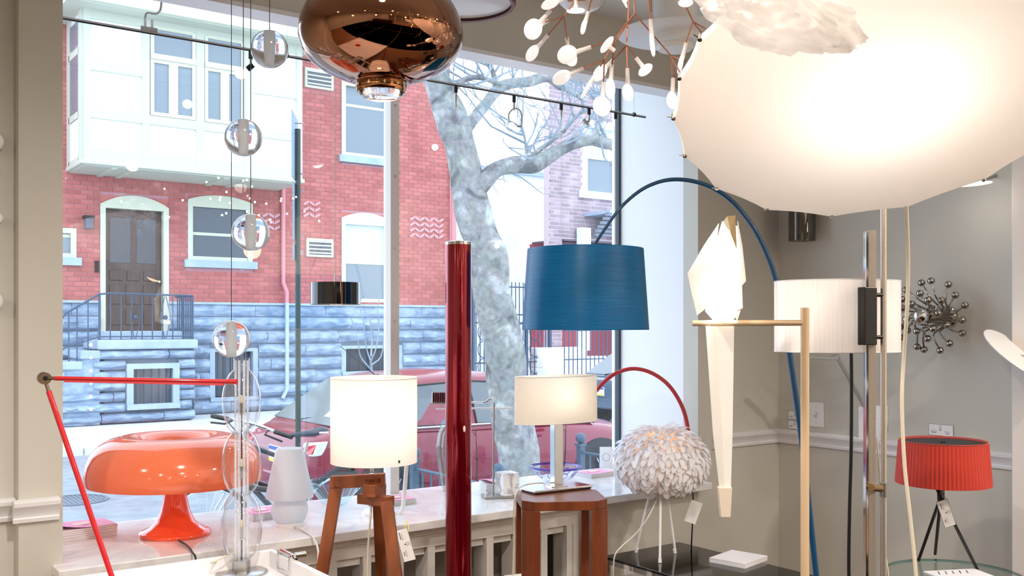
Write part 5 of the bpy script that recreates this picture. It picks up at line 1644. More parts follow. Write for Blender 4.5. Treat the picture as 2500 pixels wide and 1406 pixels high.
# ================================================================ walnut pedestal and oval shade lamp
M_WALNUT = mat('cherry_wood', '7c4126', 0.35, col2='66321b', scale=7, stretch=(4, 4, 0.5), bump=0.02, bscale=30)
ZP_ = 0.845
DPd = 3.4
def PQ(u, v): return PZ(u, v, ZP_)
tp_px = [(1258, 1197), (1288, 1185), (1420, 1186), (1440, 1190), (1476, 1216), (1449, 1222), (1279, 1224), (1272, 1221)]
pc = PQ(1368, 1208)
pd = thing('wooden_pedestal', 'cherry wood pedestal with cut corners carrying the oval shade lamp', 'pedestal', (pc.x, pc.y, 0))
# footprint: chamfered square turned to the window
half = 0.150
ang = -YAW + R(6)
def rot(x, y, a=ang): return Vector((pc.x + x * math.cos(a) - y * math.sin(a), pc.y + x * math.sin(a) + y * math.cos(a), 0))
ch = 0.04
oct_ = [(-half + ch, -half * .9), (half - ch, -half * .9), (half, -half * .9 + ch), (half, half * .9 - ch), (half - ch, half * .9), (-half + ch, half * .9), (-half, half * .9 - ch), (-half, -half * .9 + ch)]
MB().prism([rot(x, y) + UP * (ZP_ - .032) for x, y in oct_], (0, 0, .032)).build('top', M_WALNUT, pd, smooth=0, bevel=0.002)
for sx_ in (-1, 1):
    for sy_ in (-1, 1):
        lx, ly = sx_ * (half - .030), sy_ * (half * .9 - .030)
        q = [(lx - .030, ly - .030), (lx + .030, ly - .030), (lx + .030, ly + .030), (lx - .030, ly + .030)]
        # outer corner cut
        pts = []
        for (x, y) in q:
            if (x - lx) * sx_ > 0 and (y - ly) * sy_ > 0:
                a_, b_ = (x - sx_ * .028, y), (x, y - sy_ * .028)
                pts += [a_, b_] if sx_ * sy_ < 0 else [b_, a_]
            else:
                pts.append((x, y))
        MB().prism([rot(x, y) for x, y in pts], (0, 0, ZP_ - .032)).build('leg', M_WALNUT, pd, smooth=0, bevel=0.0015)
for z in (.06,):
    for a_, b_ in (((-1, -1), (1, -1)), ((-1, 1), (1, 1)), ((-1, -1), (-1, 1)), ((1, -1), (1, 1))):
        MB().beam(rot(a_[0] * (half - .03), a_[1] * (half * .9 - .03)) + UP * z, rot(b_[0] * (half - .03), b_[1] * (half * .9 - .03)) + UP * z, .03, .04).build('stretcher', M_WALNUT, pd, smooth=0)

oc = PQ(1359, 1196)
ol = thing('oval_shade_lamp', 'off-white oval drum shade on a polished chrome pillar lamp', 'table lamp', (oc.x, oc.y, ZP_))
s = k_(depth(oc))
zo = lambda v: HC - (v - HZ) * s
oa = -YAW + R(32)
def orot(x, y): return Vector((oc.x + x * math.cos(oa) - y * math.sin(oa), oc.y + x * math.sin(oa) + y * math.cos(oa), 0))
def oq(hx, hy, z0, z1, m, nm, bev=.002):
    MB().prism([orot(x, y) + UP * z0 for x, y in ((-hx, -hy), (hx, -hy), (hx, hy), (-hx, hy))], (0, 0, z1 - z0)).build(nm, m, ol, smooth=0, bevel=bev)
oq(.124, .046, ZP_, ZP_ + .006, M_BLACK, 'base_pad', .001)
oq(.128, .050, ZP_ + .006, ZP_ + .014, M_CHROME, 'base_plate')
oq(.035, .02, ZP_ + .014, ZP_ + .018, M_CHROME, 'base_block', .001)
oq(.0185, .0155, ZP_ + .018, zo(990), M_CHROME, 'pillar', .001)
M_SHADE2 = translucent('oval_shade_linen', 'f6efe4', fac=0.42, rough=0.7, col2='f2eadd', scale=60, stretch=(1, 1, 12))
def oval(rx, ry, z, n=48): return [orot(rx * math.cos(2 * PI * i / n), ry * math.sin(2 * PI * i / n)) + UP * z for i in range(n)]
rx_, ry_ = 118 * s, 50 * s
m_ = MB(); n = 48
m_.add(oval(rx_, ry_, zo(1030), n) + oval(rx_ * .99, ry_ * .99, zo(918), n), [(i, (i + 1) % n, n + (i + 1) % n, n + i) for i in range(n)])
m_.build('shade', M_SHADE2, ol, smooth=60)
m_ = MB().tube(oval(rx_ * .99, ry_ * .99, zo(918), n), .0018, 5, closed=True); m_.build('shade_rim', M_WHITE, ol)
m_ = MB().tube(oval(rx_, ry_, zo(1030), n), .0014, 5, closed=True); m_.build('shade_rim', M_WHITE, ol)
MB().sphere(orot(0.02, 0) + UP * zo(965), .022, 14, 8).build('bulb', mat('oval_bulb', 'fff0d8', 0.4, emis='ffdcb0', estr=6), ol)
lamp(ol, orot(0, 0) + UP * zo(965), .32, (1, .95, .9), 0.03)
MB().tube(curve([orot(-.1, -.0) + UP * (ZP_ + .006), PQ(1330, 1182) + UP * .004, PQ(1283, 1186) + UP * .004, P(1262, 1200, DPd - .02), P(1255, 1240, DPd - .04), P(1254, 1330, DPd), P(1252, 1420, DPd), P(1250, 1500, DPd)], 6), .0028, 6).build('cord', M_CLEARCORD, ol)
tg2 = P(1253, 1398, DPd - .03)
price_tag(frame(tg2 + UP * -.02, RIGHT + UP * .1, -FWD), .06, .03, 'small white tag hanging by the cherry wood pedestal legs')

# ================================================================ purple-rimmed glass bowl
c = PZ(1357, 1178, SILL); D = depth(c); s = k_(D)
pbw = thing('glass_bowl', 'clear glass bowl with purple rim and purple drawings', 'bowl', c)
M_PURP = mat('purple_enamel', '5a3fae', 0.3)
prof = [(0, c.z + .002), (24 * s, c.z + .002), (36 * s, c.z + 10 * s), (52 * s, c.z + 24 * s), (63 * s, c.z + 40 * s)]
MB().lathe(prof, (c.x, c.y, 0), 40).build('bowl', thin_glass('bowl_glass', (0.90, 0.93, 0.98), boost=1.6, base=0.04), pbw, smooth=60)
MB().lathe([(61 * s, c.z + 36 * s), (63.5 * s, c.z + 41 * s), (62 * s, c.z + 41.5 * s)], (c.x, c.y, 0), 44).build('rim_band', M_PURP, pbw)
rg = random.Random(11)
for i in range(9):
    a = i * 2 * PI / 9 + .3
    pts = []
    for t_ in range(9):
        aa = a + .16 * math.cos(t_ * PI / 4) ; hh = .5 + .33 * math.sin(t_ * PI / 4)
        rr = (36 + 22 * hh) * s * 1.02
        pts.append((c.x + rr * math.cos(aa), c.y + rr * math.sin(aa), c.z + (10 + 24 * hh) * s))
    MB().tube(pts, .0016, 4).build('drawing', M_PURP, pbw)
cd = PZ(1480, 1141, SILL)
card = thing('card_stand', 'white card with a round mark standing on the sill by the window', 'card', cd)
Mc = frame(cd + UP * .055, RIGHT * .9 - FWD * .2, -FWD)
MB().box(-.035, .035, -.055, .055, -.0015, .0015, Mc).build('card', M_PAPER, card, smooth=0)
MB().tube([Mc @ Vector((.02 * math.cos(a * PI / 10), .02 * math.sin(a * PI / 10), .002)) for a in range(20)], .0012, 4, closed=True).build('round_mark', mat('mark_teal', '7aa0b0', 0.5), card)

# ================================================================ black glass side table
TZ = 0.467
bt = thing('side_table', 'black glass side table with chrome frame in the corner', 'table', (3.0, 2.85, 0))
tx0, tx1, ty0, ty1 = 2.775, 3.235, 2.42, 3.175
MB().box(tx0, tx1, ty0, ty1, TZ - .010, TZ).build('top', mat('black_glass', '08090b', 0.05, spec=0.8), bt, smooth=20, bevel=0.002)
fr_ = [(tx0 + .012, ty0 + .012), (tx1 - .012, ty0 + .012), (tx1 - .012, ty1 - .012), (tx0 + .012, ty1 - .012)]
for x, y in fr_:
    MB().box(x - .011, x + .011, y - .011, y + .011, 0, TZ - .010).build('leg', M_CHROME, bt, smooth=0)
for i in range(4):
    a_, b_ = fr_[i], fr_[(i + 1) % 4]
    MB().beam((*a_, TZ - .021), (*b_, TZ - .021), .02, .02).build('frame_bar', M_CHROME, bt, smooth=0)
nbk = PZ(1803, 1370, TZ)
nt_ = thing('notepad', 'white square notepad lying on the black glass table', 'notepad', nbk)
MB().cbox(nbk + UP * .009, (.19, .165, .018), R(12)).build('pages', M_PAPER, nt_, smooth=0)
MB().cbox(nbk + UP * .0185, (.192, .167, .0012), R(12.5)).build('cover', M_PAPER, nt_, smooth=0)
# wall outlet below the table
op = PY(1545, 1398, YW)
ou = thing('wall_outlet', 'white double wall outlet under the black table', 'outlet', op)
MB().box(op.x - .06, op.x + .06, YW - .006, YW, op.z - .055, op.z + .055).build('plate', M_WHITE, ou, smooth=20, bevel=0.002)
for dx in (-.028, .028):
    for dz in (-.022, .022):
        MB().lathe([(0, .0), (.014, .0), (.015, -.002)], (op.x + dx, YW - .0065, op.z + dz), 18, axis=(0, 1, 0)).build('socket', M_PAPER, ou)

# ================================================================ feather lamp on white tripod
fc = P(1614, 1122, 4.2)
s = k_(4.2)
fl_ = thing('feather_lamp', 'round white feather shade lamp on a thin white tripod', 'table lamp', (fc.x, fc.y, TZ))
M_FEA = translucent('goose_feather', 'fafaff', fac=0.30, rough=0.8)
rx_, rz_ = 112 * s, 78 * s
MB().sphere(fc, 1, 24, 14, (rx_ * .86, rx_ * .86, rz_ * .86)).build('paper_core', translucent('core_paper', 'f2e6da', fac=0.45, rough=0.8), fl_)
def feather_mesh():
    m_ = MB(); L_ = .050; n_ = 6
    wid = [.0015, .0055, .0085, .0095, .0098, .0085, .0045]
    vv = []
    for i in range(n_ + 1):
        t_ = i / n_
        z = .010 * math.sin(t_ * 1.9) - .012 * t_ * t_
        w_ = wid[i]
        vv += [(-w_, t_ * L_, z + w_ * .35), (0, t_ * L_ * 1.02, z), (w_, t_ * L_, z + w_ * .35)]
    ff = []
    for i in range(n_):
        for j in (0, 1):
            ff.append((3 * i + j, 3 * i + j + 1, 3 * i + j + 4, 3 * i + j + 3))
    return vv, ff
fv, ff_ = feather_mesh()
fm0 = MB().add(fv, ff_).build('feather', M_FEA, fl_, smooth=60)
rg = random.Random(3)
cand = []
rows = 26
for r_ in range(rows):
    th = PI * (r_ + .6) / rows * .95 + .06
    nn = max(6, int(105 * math.sin(th)))
    for k in range(nn):
        cand.append((th + rg.uniform(-.06, .06), 2 * PI * (k + rg.random() * .8) / nn + r_))
mats = []
for th, ph in cand:
    nrm = Vector((math.sin(th) * math.cos(ph), math.sin(th) * math.sin(ph), math.cos(th)))
    pos = fc + Vector((nrm.x * rx_ * .9, nrm.y * rx_ * .9, nrm.z * rz_ * .9))
    dn = Vector((math.cos(th) * math.cos(ph), math.cos(th) * math.sin(ph), -math.sin(th)))
    side = Vector((-math.sin(ph), math.cos(ph), 0))
    d = (dn * (1.0 if th > .5 else .6) + nrm * rg.uniform(.3, 1.0) + side * rg.uniform(-.85, .85)).normalized()
    mats.append((pos, d, nrm, rg.uniform(.7, 1.25)))
def fmat(pos, d, nrm, sc):
    x = d.cross(nrm).normalized(); z = x.cross(d)
    return Matrix(((x.x, d.x, z.x, pos.x), (x.y, d.y, z.y, pos.y), (x.z, d.z, z.z, pos.z), (0, 0, 0, 1))) @ Matrix.Scale(sc, 4)
camv = Vector((0, 0, HC))
mats.sort(key=lambda q: -(camv - q[0]).normalized().dot(q[2]))
wl0 = Matrix.Translation(-WLOC[fl_])
fm0.data.transform(Matrix.Translation(WLOC[fl_]))          # feather mesh local at its own origin
rest = MB()
for i, q in enumerate(mats):
    Mq = fmat(*q)
    if i == 0:
        fm0.matrix_local = wl0 @ Mq
    elif i < 300:
        o = bpy.data.objects.new('feather', fm0.data); COL.objects.link(o); o.parent = fl_; o.matrix_local = wl0 @ Mq
    else:
        rest.add(fv, ff_, Mq)
o = rest.build('feathers_behind', M_FEA, fl_, smooth=60); o['kind'] = 'stuff'
lamp(fl_, fc - UP * .02, .55, (1, .62, .34), 0.03)
for u, v in ((1553, 1348), (1611, 1374), (1648, 1350)):
    ft = PZ(u, v, TZ)
    top = fc + (Vector((ft.x, ft.y, fc.z)) - fc) * .35 - UP * rz_ * .8
    lg_ = MB().cyl(top, ft + UP * .012, .0055, 10).build('leg', M_WHITE, fl_)
    MB().cyl(ft + (top - ft) * .06, ft, .0075, 10).build('foot', M_WHITE, lg_)
MB().tube(curve([fc - UP * rz_ * .85 - FWD * .03, P(1585, 1258, 4.12), P(1555, 1300, 4.12), P(1520, 1332, 4.1), P(1503, 1352, 4.08), P(1498, 1380, 4.07), P(1495, 1470, 4.07)], 6), .0030, 6).build('cord', M_WHITECORD, fl_)
bc = P(1690, 1200, 4.3)
MB().tube(curve([P(1688, 1195, 4.25), P(1692, 1215, 4.25), P(1690, 1290, 4.25), P(1688, 1330, 4.3), P(1688, 1360, 4.4)], 5), .0032, 6).build('cord', M_BLACKCORD, fl_)
tg3 = P(1693, 1250, 4.22)
t3 = thing('blank_tag', 'blank white tag on the black cord below the feather lamp', 'tag', tg3)
MB().box(-.048, .048, -.025, .025, -.0004, .0004, frame(tg3, UP * .95 + RIGHT * .35, -FWD)).build('card', M_PAPER, t3, smooth=0)

# ================================================================ red arc table lamp behind
DRA = 4.8
ra = thing('arc_lamp', 'red arched tube lamp rising behind the feather lamp', 'table lamp', (3.50, 3.42, SILL))
M_REDARC = mat('red_satin', 'b8323a', 0.4)
s = k_(DRA)
tb = Vector((3.50, 3.42, SILL))
MB().tube(curve([tb + UP * .01, P(1681, 1110, DRA), P(1679, 1045, DRA), P(1664, 990, DRA), P(1632, 940, DRA), P(1590, 910, DRA), P(1546, 900, DRA), P(1506, 910, DRA), P(1475, 932, DRA), P(1450, 960, DRA), P(1430, 975, DRA)], 7), [5.0 * s] * 71, 10).build('arc', M_REDARC, ra, smooth=60)
MB().lathe([(.055, 0), (.055, .008), (.05, .011), (0, .012)], tb, 28).build('base', M_REDARC, ra)
MB().lathe([(.045, 0), (.03, .05), (.0, .052)], P(1425, 1000, DRA), 24).build('shade', M_REDARC, ra)

# ================================================================ blue arc floor lamp
DB = 3.58
s = k_(DB)
M_BLUE = None
def blue_mat():
    m, nt, b = new_mat('blue_fibre_shade')
    N, L = nt.nodes, nt.links
    tc = N.new('ShaderNodeTexCoord'); mp = N.new('ShaderNodeMapping'); mp.inputs['Scale'].default_value = (3, 3, 260)
    nz = N.new('ShaderNodeTexNoise'); nz.inputs['Scale'].default_value = 2.0; nz.inputs['Detail'].default_value = 4
    L.new(tc.outputs['Object'], mp.inputs[0]); L.new(mp.outputs[0], nz.inputs['Vector'])
    mr = N.new('ShaderNodeMapRange'); mr.inputs['From Min'].default_value = .3; mr.inputs['From Max'].default_value = .7
    L.new(nz.outputs['Fac'], mr.inputs['Value'])
    mx = N.new('ShaderNodeMix'); mx.data_type = 'RGBA'
    mx.inputs['A'].default_value = lin('005490'); mx.inputs['B'].default_value = lin('006c9e')
    L.new(mr.outputs[0], mx.inputs['Factor']); L.new(mx.outputs['Result'], b.inputs['Base Color'])
    b.inputs['Roughness'].default_value = 0.34
    b.inputs['Specular IOR Level'].default_value = 0.25
    bp = N.new('ShaderNodeBump'); bp.inputs['Strength'].default_value = 0.25; bp.inputs['Distance'].default_value = 0.003
    L.new(nz.outputs['Fac'], bp.inputs['Height']); L.new(bp.outputs[0], b.inputs['Normal'])
    return m
M_BLUE = blue_mat()
bs = P(1429, 705, DB)
bl = thing('arc_floor_lamp', 'blue arc floor lamp with large conical drum shade', 'floor lamp', (P(1990, 1300, DB).x, P(1990, 1300, DB).y, 0))
zb = lambda v: HC - (v - HZ) * s
MB().lathe([(154 * s, zb(805)), (154 * s, zb(803)), (141 * s, zb(610)), (140.5 * s, zb(608))], (bs.x, bs.y, 0), 72).build('shade', M_BLUE, bl, smooth=60, solid=.002)
MB().lathe([(0, zb(640)), (135 * s, zb(640))], (bs.x, bs.y, 0), 48).build('diffuser', mat('shade_inner', 'd8dce0', 0.7), bl)
M_BLUEROD = mat('blue_rod', '08466e', 0.35, coat=0.3)
pts = [P(1429, 640, DB), P(1445, 608, DB), P(1476, 560, DB), P(1516, 506, DB), P(1562, 466, DB), P(1606, 445, DB), P(1648, 438, DB), P(1695, 443, DB), P(1742, 460, DB), P(1790, 494, DB), P(1836, 550, DB), P(1870, 614, DB), P(1894, 682, DB), P(1914, 780, DB), P(1930, 880, DB), P(1950, 1020, DB), P(1966, 1150, DB), P(1985, 1330, DB)]
d_ = pts[-1] - pts[-2]
pts.append(pts[-1] + d_ * ((0.02 - pts[-1].z) / d_.z))
cv = curve(pts, 6)
MB().tube(cv, [(3.4 + 3.6 * min(1, i / (len(cv) * .75))) * s for i in range(len(cv))], 10).build('arc_rod', M_BLUEROD, bl, smooth=60)
e_ = pts[-1]
MB().lathe([(.15, 0), (.15, .012), (.14, .02), (.02, .024), (.014, .06)], (e_.x, e_.y, 0), 40, caps=True).build('base', M_BLUEROD, bl)
bl.location = (e_.x, e_.y, 0)
for ch_ in bl.children:
    ch_.location = WLOC[bl] - Vector((e_.x, e_.y, 0))

# ================================================================ paper bird lamp on a brass T stand
DPb = 2.45
s = k_(DPb)
M_BRASS = mat('pale_brass', 'd8bd9a', 0.4, 0.3)
bd_ = P(1965, 1000, DPb)
bird = thing('bird_lamp', 'folded white paper bird lamp perched on a pale brass T stand', 'floor lamp', (bd_.x, bd_.y, 0))
pr0, pr1 = P(1690, 789, DPb), P(1966, 788, DPb)
MB().cyl(pr0, pr1, 7.2 * s, 16).build('perch_rod', M_BRASS, bird)
MB().lathe([(0, 0), (10.5 * s, 0), (10.5 * s, HC - (752 - HZ) * s - .015), (9.5 * s, HC - (752 - HZ) * s - .014)], (bd_.x, bd_.y, .015), 18, caps=True).build('post', M_BRASS, bird)
MB().lathe([(.11, 0), (.11, .012), (.10, .015), (0, .016)], (bd_.x, bd_.y, 0), 40).build('base', M_BRASS, bird)
M_BIRD = translucent('bird_paper', 'fdfaf6', fac=0.5, rough=0.6)
def B(u, v, dz=0.0): return P(u, v, DPb + dz)
# left wing panel, body front, right wing, head: creased paper facets with their own depth
def paper(name, pts, faces):
    return MB().add([B(*p) for p in pts], faces).build(name, M_BIRD, bird, smooth=0, solid=.0012)
paper('body', [(1763, 540, -.03), (1778, 560, -.07), (1800, 552, -.03), (1738, 628, -.075), (1775, 650, -.10), (1812, 640, -.05), (1722, 760, -.04), (1766, 770, -.085), (1802, 752, -.04), (1745, 786, -.015), (1790, 782, -.01)],
      [(0, 3, 4, 1), (1, 4, 5, 2), (3, 6, 7, 4), (4, 7, 8, 5), (6, 9, 7), (7, 10, 8), (7, 9, 10)])
paper('back', [(1763, 540, -.03), (1800, 552, -.03), (1722, 760, -.04), (1802, 752, -.04), (1768, 640, .07), (1764, 765, .05), (1780, 552, .0)],
      [(0, 4, 5, 2), (1, 3, 5, 4), (0, 1, 4)])
paper('wing', [(1755, 545, -.02), (1718, 600, .02), (1679, 668, .06), (1690, 720, .05), (1702, 770, .04), (1724, 752, -.03), (1745, 620, -.06)],
      [(0, 1, 6), (1, 2, 6), (2, 3, 6), (3, 5, 6), (3, 4, 5)])
paper('wing', [(1801, 540, -.02), (1812, 600, .0), (1821, 686, .03), (1811, 697, .01), (1813, 752, .01), (1802, 757, -.035), (1806, 640, -.05)],
      [(0, 6, 1), (1, 6, 2), (2, 6, 3), (3, 6, 5), (3, 5, 4)])
paper('wing_tip', [(1783, 770, -.03), (1808, 757, -.02), (1800, 783, .0), (1795, 775, -.01)], [(0, 1, 3), (1, 2, 3)])
beak = [(1766, 540, -.035), (1776, 528, -.05), (1795, 526, -.045), (1798, 606, -.075), (1783, 565, -.085)]
MB().add([B(*p) for p in beak], [(0, 4, 1), (1, 4, 2), (2, 4, 3), (0, 1, 2, 3)]).build('beak', mat('brass_head', 'b39a72', 0.35, 0.6), bird, smooth=0, solid=.001)
paper('tail', [(1723, 796, -.012), (1748, 796, -.035), (1792, 796, -.012), (1741, 1060, -.008), (1764, 1060, -.028), (1788, 1060, -.006), (1757, 1195, -.004), (1769, 1195, -.016), (1784, 1195, -.002), (1759, 1222, -.004), (1771, 1222, -.014), (1781, 1222, -.002)],
      [(0, 3, 4, 1), (1, 4, 5, 2), (3, 6, 7, 4), (4, 7, 8, 5), (6, 9, 10, 7), (7, 10, 11, 8)])
MB().prism([B(1754, 1190, -.02), B(1788, 1190, -.02), B(1784, 1264, -.02), B(1761, 1264, -.02)], FWD * .022).build('tail_clip', translucent('tail_tip_paper', 'e4d8ca', fac=0.3), bird, smooth=0, bevel=.002)
MB().cyl(B(1768, 786, 0), B(1768, 740, .0), .010, 12).build('bulb', mat('bird_bulb', 'fff4e4', 0.4, emis='ffe8c8', estr=10), bird)
lamp(bird, B(1767, 705, -.012), 7.0, (1, .97, .92), 0.02)

# ================================================================ white drum shade on chrome slide pole
DS = 2.7
s = k_(DS)
M_SHADE3 = translucent('drum_acrylic', 'f4f0f0', fac=0.35, rough=0.15, gloss=0.5, col2='ece8e8', scale=14, stretch=(14, 14, 0.4))
sl_c = P(2043, 772, DS)
sl_p = P(2128, 1000, DS - .165)
sp_l = thing('slide_lamp', 'white curved drum shade sliding on a chrome profile pole', 'floor lamp', (sl_p.x, sl_p.y, 0))
zs_ = lambda v: HC - (v - HZ) * s
m_ = MB()
n = 40; rx_, ry_ = 150 * s, 120 * s
ring = lambda z, f=1.0: [sl_c + RIGHT * rx_ * f * math.cos(2 * PI * i / n) + FWD * ry_ * f * math.sin(2 * PI * i / n) - UP * sl_c.z + UP * z for i in range(n)]
MB().add(ring(zs_(858)) + ring(zs_(687)), [(i, (i + 1) % n, n + (i + 1) % n, n + i) for i in range(n)]).build('shade', M_SHADE3, sp_l, smooth=60)
MB().tube(ring(zs_(858)), .0012, 5, closed=True).build('shade_rim', M_WHITE, sp_l)
MB().tube(ring(zs_(687)), .0012, 5, closed=True).build('shade_rim', M_WHITE, sp_l)
MB().sphere(sl_c, .025, 14, 8).build('bulb', mat('drum_bulb', 'fff0d8', 0.4, emis='ffdcb0', estr=6), sp_l)
lamp(sp_l, sl_c, 1.5, (1, .92, .84), 0.03)
DQ = DS - .165; s = k_(DQ)
zq = lambda v: HC - (v - HZ) * s
def col(u0, u1, v0, dd, m, nm, fw=.02, z0=.02, bev=.001):
    a_, b_ = P(u0, 1000, DQ + dd), P(u1, 1000, DQ + dd)
    a_.z = b_.z = z0
    MB().prism([a_, b_, b_ + FWD * fw, a_ + FWD * fw], (0, 0, HC - (v0 - HZ) * k_(DQ + dd) - z0)).build(nm, m, sp_l, smooth=0, bevel=bev)
col(2121, 2139, 562, 0.0, mat('ribbed_alu', 'b8b2ac', 0.3, 0.7, bump=0.05, bscale=120, stretch=(1, 1, .05)), 'profile_pole')
col(2114, 2121, 564, 0.002, M_CHROME, 'mirror_strip')
pp = P(2157, 1000, DQ + .02)
MB().cyl((pp.x, pp.y, .02), (pp.x, pp.y, HC - (480 - HZ) * k_(DQ + .02)), 7.5 * s, 14).build('round_pole', mat('pale_bronze', 'd2cac2', 0.25, 0.8), sp_l)
MB().lathe([(.12, 0), (.12, .015), (.11, .02), (0, .021)], (pp.x, pp.y, 0), 40).build('base', M_STEEL, sp_l)
blk = P(2118, 772, DQ - .02)
MB().prism([P(2094, 842, DQ - .012), P(2112, 842, DQ - .03), P(2141, 842, DQ - .012), P(2141, 842, DQ + .03), P(2094, 842, DQ + .03)], UP * (zq(702) - zq(842))).build('slide_bracket', M_BLACK, sp_l, smooth=0, bevel=.002)
for v in (720, 823):
    MB().cyl(P(2128, v, DQ + .005), P(2158, v, DQ + .02), 5 * s, 12).build('bracket_pin', M_BLACK, sp_l)
    MB().cyl(P(2100, v, DQ + .03), P(2090, v, DS - .05), 5 * s, 10).build('shade_arm', M_BLACK, sp_l)
MB().cyl(P(2157, 1178, DQ + .02), P(2157, 1212, DQ + .02), 11 * s, 18).build('pole_clamp', M_STEEL, sp_l)
MB().cyl(P(2127, 1190, DQ - .02), P(2150, 1192, DQ + .015), 9 * s, 14).build('clamp_knob', mat('bronze_knob', '9a7c58', 0.3, 0.8), sp_l)
MB().tube(curve([P(2078, 850, DS - .06), P(2079, 950, DS - .06), P(2078, 1100, DS - .06), P(2074, 1250, DS - .06), P(2073, 1420, DS - .06), P(2085, 1600, DS - .06)], 6), .0048, 8).build('cord', M_BLACKCORD, sp_l)
MB().tube(curve([P(2140, 1070, DQ + .04), P(2147, 1150, DQ + .04), P(2154, 1300, DQ + .05), P(2170, 1420, DQ + .05), P(2172, 1560, DQ + .05)], 5), .0028, 6).build('cord', M_CLEARCORD, sp_l)

# ================================================================ thin aluminium arm lamp on the right wall
al2 = thing('wall_arm_lamp', 'thin aluminium folding arm lamp fixed to the right wall', 'wall lamp', PX(2118, 1010, XR))
a_, b_, c_ = PX(1960, 872, XR - .32), PX(2046, 876, XR - .22), PX(2122, 1012, XR - .01)
M_ALU = mat('satin_alu', 'c4c6ca', 0.3, 0.8)
MB().beam(a_, b_, .03, .014).build('head', M_ALU, al2, smooth=0, bevel=.002)
MB().beam(b_, c_, .016, .016).build('arm', M_ALU, al2, smooth=0, bevel=.002)
MB().tube(curve([a_.lerp(b_, .8) + UP * .01, b_ + UP * .02, b_ + RIGHT * .01, b_.lerp(c_, .2)], 4), .002, 5).build('cable', M_STEEL, al2)
pl_ = PX(2128, 1040, XR)
MB().box(XR - .02, XR, pl_.y - .06, pl_.y + .06, pl_.z - .09, pl_.z + .09).build('wall_plate', M_WHITE, al2, smooth=0, bevel=.003)

# ================================================================ smoke glass wall cylinder
gc = PX(1958, 560, XR - .09)
D = depth(gc); s = k_(D)
gcy = thing('wall_cylinder_lamp', 'smoked glass cylinder wall lamp under the large white disc shade', 'wall lamp', (XR, gc.y, gc.z))
zc_ = lambda v: HC - (v - HZ) * s
MB().lathe([(32 * s, zc_(588)), (32 * s, zc_(430))], (gc.x, gc.y, 0), 32).build('outer_glass', thin_glass('smoke_outer', (0.42, 0.40, 0.37), boost=1.5, base=.05), gcy, smooth=60)
MB().lathe([(0, zc_(568)), (27 * s, zc_(568)), (27 * s, zc_(430))], (gc.x, gc.y, 0), 32).build('inner_diffuser', mat('grey_diffuser', '9a9288', 0.5), gcy, smooth=40)
MB().cyl((gc.x, gc.y, zc_(440)), (XR, gc.y, zc_(440)), .02, 14).build('bracket', M_STEEL, gcy)

# ================================================================ chrome burst wall lamp
hub = PX(2314, 773, XR)
bu = thing('burst_wall_lamp', 'chrome burst wall lamp with many ball-tipped curved arms', 'wall lamp', hub)
M_DCHROME = mat('dark_chrome', 'a8a29c', 0.08, 1.0)
MB().lathe([(.048, 0), (.048, .012), (.035, .025), (.030, .04), (.030, .16), (.02, .17)], hub, 32, axis=(-1, 0, 0)).build('wall_plate', M_DCHROME, bu, smooth=40)
fb = PX(2170 + 500 / 6.39, 660 + 715 / 6.39, XR - .22)
MB().sphere(fb, 20 * k_(depth(fb)), 24, 16).build('mirror_bulb', M_CHROME, bu)
balls = [(510, 195, .10), (660, 165, .09), (930, 220, .08), (1040, 385, .09), (1190, 545, .07), (1148, 775, .07), (1150, 980, .06), (950, 1140, .07), (800, 1250, .08), (550, 1235, .10), (440, 1190, .12), (605, 1065, .15), (195, 1045, .14), (290, 940, .16),
         (435, 950, .19), (185, 880, .16), (270, 765, .18), (210, 590, .17), (205, 455, .15), (270, 305, .13), (485, 360, .16), (610, 465, .19), (355, 525, .19), (820, 470, .15), (770, 670, .19), (910, 855, .14), (690, 910, .19), (100, 680, .15)]
for zx, zy, h in balls:
    p = PX(2170 + zx / 6.39, 660 + zy / 6.39, XR - h)
    rad = Vector((0, p.y - hub.y, p.z - hub.z))
    rr = rad.length
    rad.normalize()
    tang = Vector((0, -rad.z, rad.y))
    st0 = hub + Vector((-max(.03, h - .06), 0, 0)) + rad * .028
    mid = hub + Vector((-h - .015, 0, 0)) + rad * (rr * .55) + tang * .018
    MB().tube(curve([st0, st0 + rad * .02 + Vector((-.01, 0, 0)) + tang * .006, mid, p], 5), .0042, 8).build('arm', M_DCHROME, bu, smooth=60)
    MB().sphere(p, 9 * k_(depth(p)), 16, 10).build('ball', M_DCHROME, bu)

# ================================================================ white disc at the right, switches, wall cards
wd = PX(2490, 872, XR - .20)
wdl = thing('disc_wall_lamp', 'white tilted disc wall lamp beside the door casing', 'wall lamp', (XR, wd.y, wd.z))
MB().lathe([(0, 0), (.165, 0), (.168, .004), (.165, .008), (0, .009)], wd, 40, axis=(RIGHT * .48 + UP * .84) * .9 - FWD * .46).build('disc', M_WHITE, wdl, smooth=40)
MB().cyl(wd, Vector((XR, wd.y, wd.z - .03)), .012, 10).build('bracket', M_STEEL, wdl)
def switch(u, v, label):
    p = PX(u, v, XR)
    t = thing('light_switch', label, 'light switch', p)
    MB().box(XR - .006, XR, p.y - .045, p.y + .045, p.z - .062, p.z + .062).build('plate', M_WHITE, t, smooth=20, bevel=.002)
    MB().box(XR - .009, XR - .005, p.y - .006, p.y + .006, p.z - .014, p.z + .014).build('slot', mat('switch_grey', 'c8c8cc', .5), t, smooth=0)
    MB().beam((XR - .006, p.y, p.z), (XR - .022, p.y, p.z + .008), .008, .010).build('toggle', M_WHITE, t, smooth=0)
    for dz in (-.04, .04):
        MB().lathe([(0, .0015), (.003, .001), (.003, 0)], (XR - .006, p.y, p.z + dz), 10, axis=(-1, 0, 0)).build('screw', M_STEEL, t)
switch(1994, 1012, 'white toggle light switch on the wall by the brass T stand')
